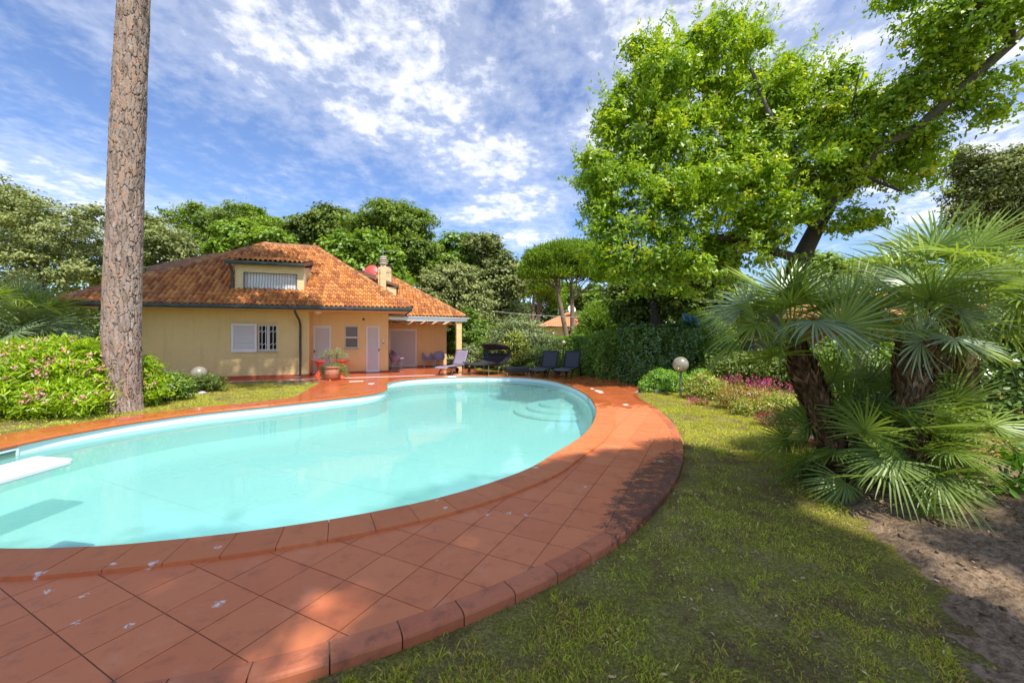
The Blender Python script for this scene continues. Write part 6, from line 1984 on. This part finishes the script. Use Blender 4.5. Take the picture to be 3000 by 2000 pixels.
# sun loungers
def lounger(label, head, foot_, sling, group):
    head = np.array(head); foot_ = np.array(foot_)
    d = foot_ - head; ang_ = math.atan2(d[1], d[0]) + math.pi / 2       # local -y points to the foot
    c = (head + foot_) / 2
    e = empty('sun_lounger', (c[0], c[1], 0.0), ang_, label, 'sun lounger', group)
    w = .31
    def sheet(name, prof, ww):
        m = MB(); rows = [[(x, y, z - .02 * math.cos(x / ww * 1.5)) for x in np.linspace(-ww, ww, 9)] for y, z in prof]
        m.grid(rows); o = m.build(name, sling, e, solid=.018); return o
    sheet('seat', [(-.98, .30), (-.93, .335), (-.7, .35), (-.35, .335), (0, .335), (.28, .35)], w)
    sheet('backrest', [(.28, .35), (.36, .46), (.46, .66), (.55, .86), (.575, .93), (.60, .975)], w)
    m = MB()
    for x in (-w - .012, w + .012):
        m.tube([(x, -.98, .30), (x, -.9, .34), (x, 0, .335), (x, .28, .345), (x, .85, .33)], .018, 6)
        m.tube([(x, .28, .36), (x, .46, .66), (x, .60, .98)], .016, 6)
    m.tube([(-w, .60, .98), (w, .60, .98)], .014, 6)
    m.tube([(-w, .80, .33), (w, .80, .33)], .016, 6); m.tube([(-w, -.55, .20), (w, -.55, .20)], .012, 6)
    m.tube([(0, .44, .60), (0, .75, .33)], .012, 6)
    m.build('frame', 'dark_metal', e)
    for x in (-w, w):
        m = MB(); m.tube([(x, -.40, .33), (x, -.62, .12), (x * 1.02, -.70, .004)], [.026, .024, .020], 7); m.build('leg', 'dark_metal', e)
        m = MB(); m.tube([(x, .52, .33), (x, .66, .10)], [.026, .022], 7); m.build('leg', 'dark_metal', e)
        m = MB(); m.tube([(x - .022, .66, .10), (x + .022, .66, .10)], .10, 18); m.build('wheel', 'rubber_black', e)
    return e
GL = 'sun loungers by the pool'
lounger('dark grey sun lounger beside the low wicker table', (1.72, 16.9), (.98, 15.35), 'sling_dark', GL)
lounger('dark grey sun lounger next to the light green shrub', (2.62, 16.75), (1.85, 15.15), 'sling_dark', GL)
lounger('lilac weave sun lounger in front of the terrace column', (-2.15, 17.7), (-2.72, 16.55), 'sling_lilac', GL)

# canopied daybed
dv = np.array((-.55, -.83)); dv /= np.linalg.norm(dv)
day = empty('daybed', (-.95, 17.05, 0), math.atan2(dv[1], dv[0]) + math.pi / 2, 'dark wicker daybed with a curved hood and slot window', 'daybed')
prof = [(-.95, .42), (-.7, .40), (-.3, .36), (0, .35), (.28, .39), (.48, .50), (.60, .68), (.66, .84), (.68, .90), (.68, 1.0), (.65, 1.10), (.57, 1.20), (.42, 1.25), (.24, 1.25)]
m = MB(); rows = []
for i, (y, z) in enumerate(prof):
    t_ = i / (len(prof) - 1); row = []
    wrap = max(0, (t_ - .25)) * 1.1
    hw = .66 + .05 * math.sin(t_ * 3.1)
    for x in np.linspace(-1, 1, 17):
        fwd = wrap * .28 * (abs(x) ** 3)
        row.append((x * hw, y - fwd, z + (.10 * abs(x) ** 4 if t_ < .4 else -.05 * abs(x) ** 2 * (1 if t_ > .8 else 0))))
    rows.append(row)
n = 17
V = [p for r in rows for p in r]; F = []
for i in range(len(rows) - 1):
    for j in range(n - 1):
        if i in (7, 8) and 2 <= j <= 13: continue          # the slot
        F.append((i * n + j, i * n + j + 1, (i + 1) * n + j + 1, (i + 1) * n + j))
m.add(V, F, True); m.build('shell', 'wicker_dark', day, solid=.03)
m = MB()
for row in (rows[0], rows[-1]): m.tube(row, .016, 6)
m.tube([r[0] for r in rows], .016, 6); m.tube([r[-1] for r in rows], .016, 6)
m.tube([(-.62, -.3, .14), (.62, .4, .16)], .007, 5); m.tube([(.62, -.3, .14), (-.62, .4, .16)], .007, 5)
m.tube([(-.6, .62, .60), (-.62, .62, .10)], .012, 6); m.tube([(.6, .62, .60), (.62, .62, .10)], .012, 6)
m.build('frame', 'dark_metal', day)
for x, y, h in ((-.64, -.90, .42), (.64, -.90, .42), (-.62, .42, .46), (.62, .42, .46), (-.62, -.2, .36), (.62, -.2, .36)):
    m = MB(); m.tube([(x, y, .0), (x, y, h)], .014, 8); m.build('leg', 'steel', day)

# low wicker table
ot = empty('wicker_table', (.20, 16.55, 0), math.radians(8), 'low dark wicker table between the daybed and the loungers', 'table')
m = MB(); m.box(-.47, .47, -.35, .35, .13, .32); m.build('top', 'wicker_dark', ot, bevel=.015)
for x, y in ((-.44, -.32), (.44, -.32), (-.44, .32), (.44, .32)):
    m = MB(); m.box(x - .012, x + .012, y - .012, y + .012, 0, .13); m.build('leg', 'steel', ot)

# tub chairs
def chair(label, loc, rz, z=0.0, group='lilac tub chairs on the terrace'):
    e = empty('tub_chair', (loc[0], loc[1], z), rz, label, 'chair', group)
    th = np.linspace(math.radians(-18), math.radians(198), 25)
    rows = []
    for f in np.linspace(0, 1, 7):
        row = []
        for a in th:
            b_ = max(0.0, math.sin(a)) ** 1.6
            top = .60 + .22 * b_
            zz_ = .38 + (top - .38) * f
            rr = (.225 + .055 * f + .02 * b_ * f)
            row.append((rr * 1.05 * math.cos(a), rr * math.sin(a) * .95 + .02 + .05 * b_ * f, zz_))
        rows.append(row)
    m = MB(); m.grid(rows); m.build('shell', 'lilac_plastic', e, solid=.014)
    m = MB(); m.lathe([(.0, .395), (.20, .405), (.235, .395), (.235, .36), (.0, .35)], 24, close=False); m.build('seat', 'lilac_plastic', e)
    for x, y, s in ((-.20, -.16, 1), (.20, -.16, 1), (-.17, .17, 1), (.17, .17, 1)):
        m = MB(); m.tube([(x * 1.12, y * 1.2, .0), (x, y, .38)], [.010, .015], 8); m.build('leg', 'steel', e)
    return e
def on_terrace(px, py):
    return P(px, py)
chair('lilac tub chair against the terrace wall beside the big shutter', P(1254, 1075.5), HA + math.radians(6))
chair('lilac tub chair against the terrace wall nearest its open end', P(1287, 1075.0), HA - math.radians(8))
sx, sy = HL(3.42, 1.95)
for k in range(3): chair(['bottom lilac tub chair of the stack by the terrace corner', 'middle lilac tub chair of the stack by the terrace corner', 'top lilac tub chair of the stack by the terrace corner'][k], (sx + .07 * k * HU[0], sy + .07 * k * HU[1]), HA + math.radians(90), k * .075)

# red tulip tables
for (px, py, lab) in ((935, 1099.5, 'red tulip-shaped side table by the wide louvred door'), (1003, 1096.5, 'red tulip-shaped side table half hidden behind the olive pot')):
    c = P(px, py)
    m = MB(); m.lathe([(.21, 0), (.20, .012), (.14, .05), (.085, .13), (.062, .24), (.062, .34), (.085, .45), (.15, .53), (.28, .565), (.30, .572), (.30, .585), (.28, .588)], 32)
    o = m.build('side_table', 'table_red'); o.location = (c[0], c[1], 0); tag(o, lab, 'table', 'red tulip side tables')

# terracotta pot with olive and trailing rosemary
c = P(975, 1111.5)
pot = empty('planter_pot', (c[0], c[1], 0), 0, 'large ornate terracotta pot on little feet in front of the doors', 'pot')
m = MB(); m.lathe([(.20, .03), (.235, .05), (.275, .14), (.30, .22), (.305, .23), (.30, .24), (.305, .30), (.310, .31), (.304, .32), (.295, .42), (.30, .43), (.335, .445), (.345, .47), (.335, .49), (.30, .49), (.285, .46), (.0, .45)], 40, close=False)
m.build('body', 'pot_clay', pot)
m = MB()
for k in range(16):
    a = k * 2 * math.pi / 16
    m.lathe([(.001, -.006), (.022, 0), (.016, .012), (.001, .016)], 8, (0, 0, 0), False)
    o_ = len(m.v) - 32
    for i in range(32):
        x, y, z = m.v[o_ + i]
        # turn each boss to face outwards
        m.v[o_ + i] = ((.300 + z) * math.cos(a) - y * math.sin(a), (.300 + z) * math.sin(a) + y * math.cos(a), .27 + x)
m.build('relief_band', 'pot_clay', pot)['kind'] = 'stuff'
for k in range(3):
    a = k * 2.09 + .5; m = MB(); m.box(-.05, .05, -.04, .04, 0, .035); o = m.build('foot', 'pot_clay', pot); o.location = (.17 * math.cos(a), .17 * math.sin(a), 0); o.rotation_euler[2] = a
m = MB(); m.lathe([(.0, .452), (.28, .452)], 20, close=False); m.build('earth', 'soil_pot', pot)
ol = empty('olive_tree', (c[0], c[1], .45), 0, 'small twisted olive tree growing in the terracotta pot', 'tree')
m = MB()
m.tube([(0, 0, 0), (.10, 0, .12), (.14, .02, .26), (.12, 0, .36), (.18, 0, .50)], [.028, .024, .02, .016, .010], 8)
m.tube([(-.04, 0, 0), (-.10, 0, .14), (-.12, 0, .30), (-.18, 0, .46)], [.022, .018, .014, .008], 8)
tips = [(.18, 0, .50), (.30, -.05, .46), (.38, .02, .42), (.12, .1, .58), (-.18, 0, .46), (-.28, .05, .52), (-.33, -.05, .38), (-.08, -.08, .55), (.02, .05, .42), (.45, 0, .40), (-.40, .0, .50), (.26, 0, .62)]
for t_ in tips: limb(m, (.12, 0, .34) if t_[0] > 0 else (-.12, 0, .30), t_, .008, .003, 5, .04, 3)
m.build('trunk', 'bark_grey', ol)
lob = [(*t_, .13, .13, .10) for t_ in tips]
Pn, Dn, tint = lobe_points(lob, 130, 15, .035, fill=.05); n = len(Pn); Ls = rng.uniform(.03, .055, n)
V, F = leaves(Pn, unit(rvec(n) + np.array((0, 0, .3))), rvec(n), Ls, Ls * .28, OUT_LANCE); link_obj('crown', np_mesh('crown', V, F, 'leaf_silver', np.clip(tint + .2, 0, 1)), ol)
ro = empty('rosemary', (c[0], c[1], .45), 0, 'trailing rosemary spilling over both sides of the terracotta pot', 'plant')
lob = [(-.34, -.05, -.16, .14, .14, .24), (.36, -.05, -.10, .17, .16, .22), (.45, 0, -.20, .12, .12, .16), (0, 0, .06, .25, .22, .07), (-.38, 0, -.28, .11, .11, .14), (.2, 0, .10, .18, .15, .08)]
Pn, Dn, tint = lobe_points(lob, 170, 18, .05, fill=.3); n = len(Pn); Ls = rng.uniform(.03, .07, n)
V, F = leaves(Pn, unit(rvec(n) + Dn), rvec(n), Ls, Ls * .2, OUT_LANCE); link_obj('foliage', np_mesh('foliage', V, F, 'leaf_holm', tint), ro)
m = MB()
for l in lob: limb(m, (0, 0, .01), l[:3], .008, .004, 5, .06, 4)
m.build('stem', 'bark_grey', ro)

# diving board reaching in from the left
db = empty('diving_board', (-4.66, 2.2, 0), 0, 'white fibreglass diving board reaching over the water', 'diving board')
m = MB()
pl = [(-.255, -.25), (.235, -.25), (.235, 1.86), (.21, 1.90), (-.225, 1.98), (-.255, 1.95)]
m.prism(pl, .345, .40); m.build('board', 'fibreglass', db, bevel=.014)
m = MB(); m.box(-.20, .18, -.22, .12, 0, .343); m.build('pedestal', 'concrete', db, bevel=.02)
m = MB(); m.bar((-.22, .62, .31), (.20, .62, .31), .06, .06); m.tube([(-.18, .62, .28), (-.18, .45, 0)], .02, 8); m.tube([(.16, .62, .28), (.16, .45, 0)], .02, 8); m.build('fulcrum', 'steel', db)

# pool net leaning in the hedge
nb = Q(1965, 1060, 13.95); nt_ = Q(2020, 925, 13.95)
net = empty('pool_net', (nb[0], nb[1], GZ), 0, 'blue leaf net on a pole standing in the dark hedge', 'pool net')
m = MB(); b_ = np.array((nb[0], nb[1], GZ)); p0 = np.array(Q(1925, 1135, 13.95)) - b_; p1 = np.array(Q(2022, 932, 13.95)) - b_
m.tube([tuple(p0), tuple(p1)], .014, 8); m.build('pole', 'aluminium', net)
cor_ = [np.array(Q(*p, 13.95)) - b_ for p in ((1999, 920), (2041, 932), (2036, 956), (1996, 938))]
cor_[2] += np.array((0, -.25, 0)); cor_[3] += np.array((0, -.25, 0))
m = MB()
for k in range(4): m.tube([tuple(cor_[k]), tuple(cor_[(k + 1) % 4])], .022 if k != 2 else .014, 7)
m.bar(tuple((cor_[0] + cor_[1]) / 2), tuple((cor_[2] + cor_[3]) / 2), .05, .03); m.bar(tuple((cor_[0] + cor_[1]) / 2), tuple((cor_[0] + cor_[1]) / 2 * .6 + p1 * .4 + (p0 - p1) * .2), .05, .03)
m.build('frame', 'net_blue', net)
m = MB(); rows = []
ctr_ = sum(cor_) / 4
for f in (0, .35, .7, 1.0):
    row = []
    for k in range(5):
        q = cor_[k % 4]; q = q * (1 - .35 * f) + ctr_ * .35 * f + np.array((.10 * f, 0, -.20 * f)); row.append(tuple(q))
    rows.append(row)
m.grid(rows); m.add([rows[-1][k] for k in range(4)], [(0, 1, 2, 3)]); m.build('net_bag', 'net_mesh', net)

# outdoor shower behind the hedge
sb = Q(1850, 1050, 14.9)
sh_ = empty('garden_shower', (sb[0], sb[1], GZ), 0, 'bent chrome shower pipe rising above the dark hedge', 'shower')
m = MB(); z0_ = Q(1850, 950, 14.9)[2] - GZ
m.tube([(.22, .3, 0), (.22, .3, z0_ - .25), (.17, .25, z0_ - .06), (.08, .1, z0_ + .03), (.0, 0, z0_), (-.01, -.01, z0_ - .06)], .018, 8); m.build('pipe', 'steel', sh_)
m = MB(); m.lathe([(.02, 0), (.05, -.05), (.06, -.07)], 14, (-.01, -.01, z0_ - .06)); m.build('shower_head', 'steel', sh_)
m = MB(); m.lathe([(.07, -.02), (.06, .03), (.03, .05)], 14, (.22, .3, 0)); m.build('base', 'steel', sh_)

# rocks
def rock(label, px, py, w):
    c = P(px, py, GZ); me = bpy.data.meshes.new('rock'); bm = bmesh.new()
    bmesh.ops.create_icosphere(bm, subdivisions=3, radius=w / 2)
    s = random.random() * 9
    for v in bm.verts:
        f = 1 + .22 * (smooth_noise(np.array([v.co.x * 9 + s]), np.array([v.co.y * 9 + v.co.z * 7]), 1.0, 3)[0] - .5)
        v.co = Vector((v.co.x * f, v.co.y * .7 * f, v.co.z * .55 * f))
    bm.to_mesh(me); bm.free(); me.materials.append(MATS['stone']); me.polygons.foreach_set('use_smooth', [True] * len(me.polygons))
    o = link_obj('rock', me, None, (c[0], c[1], GZ + w * .17)); o.rotation_euler[2] = random.uniform(-.5, .5)
    tag(o, label, 'rock')
rock('grey boulder at the foot of the bright clipped mound', 1926, 1150, .27)
rock('pale rock on the lawn below the low globe lamp', 592, 1155, .22)
rock('flat pale rock on the lawn beside the rose bush', 548, 1163, .26)
rock('small white stone on the terrace edge behind the lilac lounger', 1368, 1075.5, .16)

# overhead cables
def cable(label, a, b, r=.012, sag=.15):
    a = np.array(a); b = np.array(b); pts = [tuple((a * (1 - t_) + b * t_ - np.array((0, 0, 4 * sag * t_ * (1 - t_)))) - a) for t_ in np.linspace(0, 1, 14)]
    m = MB(); m.tube(pts, r, 6); o = m.build('overhead_cable', 'cable_grey'); o.location = tuple(a); tag(o, label, 'cable', 'overhead cables')
cable('overhead cable crossing before the far house', Q(1432, 910, 27), Q(1760, 928, 34), .022)
cable('lower overhead cable in front of the far house', Q(1520, 945, 30), Q(1760, 957, 34), .014)
cable('overhead cable running behind the pine into the left trees', Q(-60, 838, 16), Q(185, 872, 14.6), .014)
cable('twin service cable under the left eave', Q(170, 930, 20), Q(420, 925, 22), .014, .05)
up_ = Q(1427, 1000, 26.5)
pole_o = MB(); pole_o.tube([(0, 0, -.1), (0, 0, Q(1427, 866, 26.5)[2] - GZ)], [.09, .06], 8); pole_o.box(-.3, .3, -.04, .04, Q(1427, 882, 26.5)[2] - GZ, Q(1427, 880, 26.5)[2] - GZ)
o = pole_o.build('utility_pole', 'concrete'); o.location = (up_[0], up_[1], GZ); tag(o, 'pale utility pole among the trees right of the house', 'pole')

# ---- neighbouring houses
fh = Q(1690, 980, 44)
far = empty('far_house', (fh[0], fh[1], GZ), math.radians(-8), 'distant cream villa with an orange tiled hip roof beyond the hedge', 'house')
m = MB(); wall_cells(m, -3.6, 4.2, 0, 2.62, 0, .3, [(-1.1, .45, .55, 2.25), (2.0, 3.2, .8, 2.2)]); m.box(-3.6, -3.3, .3, 7, 0, 2.62); m.box(-3.3, 4.2, 6.7, 7, 0, 2.62); m.build('wall', 'far_wall', far)
for s0, s1 in ((-1.1, .45), (2.0, 3.2)):
    w_ = MB(); w_.box(s0, s0 + .09, .05, .12, .55, 2.25); w_.box(s1 - .09, s1, .05, .12, .55, 2.25); w_.box(s0, s1, .05, .12, 2.16, 2.25); w_.box(s0, s1, .05, .12, .55, .64); w_.box((s0 + s1) / 2 - .05, (s0 + s1) / 2 + .05, .05, .12, .64, 2.16)
    wo = w_.build('window', 'white_paint', far); m = MB(); m.box(s0, s1, .14, .15, .6, 2.2); m.build('pane', 'window_glass', wo)
m = MB(); m.add([(-4.5, -.9, 2.6), (5.1, -.9, 2.6), (5.1, 8, 2.6), (-4.5, 8, 2.6), (-.6, 3.5, 4.55), (1.4, 3.5, 4.55)], [(0, 1, 5, 4), (1, 2, 5), (2, 3, 4, 5), (3, 0, 4), (0, 3, 2, 1)]); m.build('roof', 'far_roof', far)
m = MB(); gutter(m, (-4.5, -.9), (5.1, -.9), (0, -1), 2.5, .12, .12); m.tube([(-3.4, -.9, 2.5), (-3.4, -.3, 2.1), (-3.4, -.06, 1.9), (-3.4, -.06, 0)], .05, 7); m.build('gutter', 'dark_metal', far)
m = MB(); m.box(1.9, 2.5, 2.2, 2.8, 3.6, 4.7); m.box(1.8, 2.6, 2.1, 2.9, 4.7, 4.8); m.build('chimney', 'far_wall', far)
m = MB(); m.lathe([(.0, 0), (.35, .06), (.5, .16)], 20, close=False); o = m.build('dish', 'plastic_white', far); o.location = (-.6, 1.8, 4.55); o.rotation_euler = (math.radians(70), 0, math.radians(30))
m = MB(); m.tube([(-.6, 2.0, 3.5), (-.6, 1.95, 4.6)], .04, 6); m.tube([(-1.6, 2.6, 3.6), (-1.6, 2.6, 5.3)], .03, 6); m.build('mast', 'cable_grey', far)

rh = Q(2560, 980, 15.5)
rb = empty('brick_bungalow', (rh[0], rh[1], GZ), math.radians(6), 'low brick bungalow with a tiled roof half hidden behind the palms', 'house')
m = MB(); wall_cells(m, -1.2, 12, 0, 2.35, 0, .3, [(.9, 2.2, 0, 2.1), (3.2, 4.6, .9, 2.1), (6.0, 7.0, 0, 2.1)]); m.box(-1.2, -.9, .3, 6, 0, 2.35); m.build('wall', 'brick_wall', rb)
for s0, s1, z0, z1 in ((.9, 2.2, 0, 2.1), (3.2, 4.6, .9, 2.1), (6.0, 7.0, 0, 2.1)):
    m = MB(); m.box(s0, s0 + .08, .06, .14, z0, z1); m.box(s1 - .08, s1, .06, .14, z0, z1); m.box(s0 + .08, s1 - .08, .06, .14, z1 - .08, z1); wo = m.build('door' if z0 == 0 else 'window', 'wood_dark', rb)
    m = MB(); m.box(s0 + .08, s1 - .08, .15, .17, z0, z1 - .08); m.build('pane', 'window_glass', wo)
m = MB(); m.add([(-2.2, -1.6, 2.35), (13, -1.6, 2.35), (13, 7, 2.35), (-2.2, 7, 2.35), (.8, 2.8, 3.75), (11, 2.8, 3.75), (-2.2, -1.6, 2.42), (13, -1.6, 2.42), (13, 7, 2.42), (-2.2, 7, 2.42)], [(6, 7, 5, 4), (7, 8, 5), (8, 9, 4, 5), (9, 6, 4), (0, 3, 2, 1), (0, 1, 7, 6), (3, 0, 6, 9)]); m.build('roof', 'far_roof', rb)
m = MB(); m.box(-2.25, 13, -1.72, -1.60, 2.25, 2.38); m.build('fascia', 'wood_dark', rb)
for s in (-1.8, 2.6, 5.2, 8): m = MB(); m.box(s, s + .18, -1.4, -1.22, 0, 2.34); m.build('porch_post', 'brick_wall', rb)
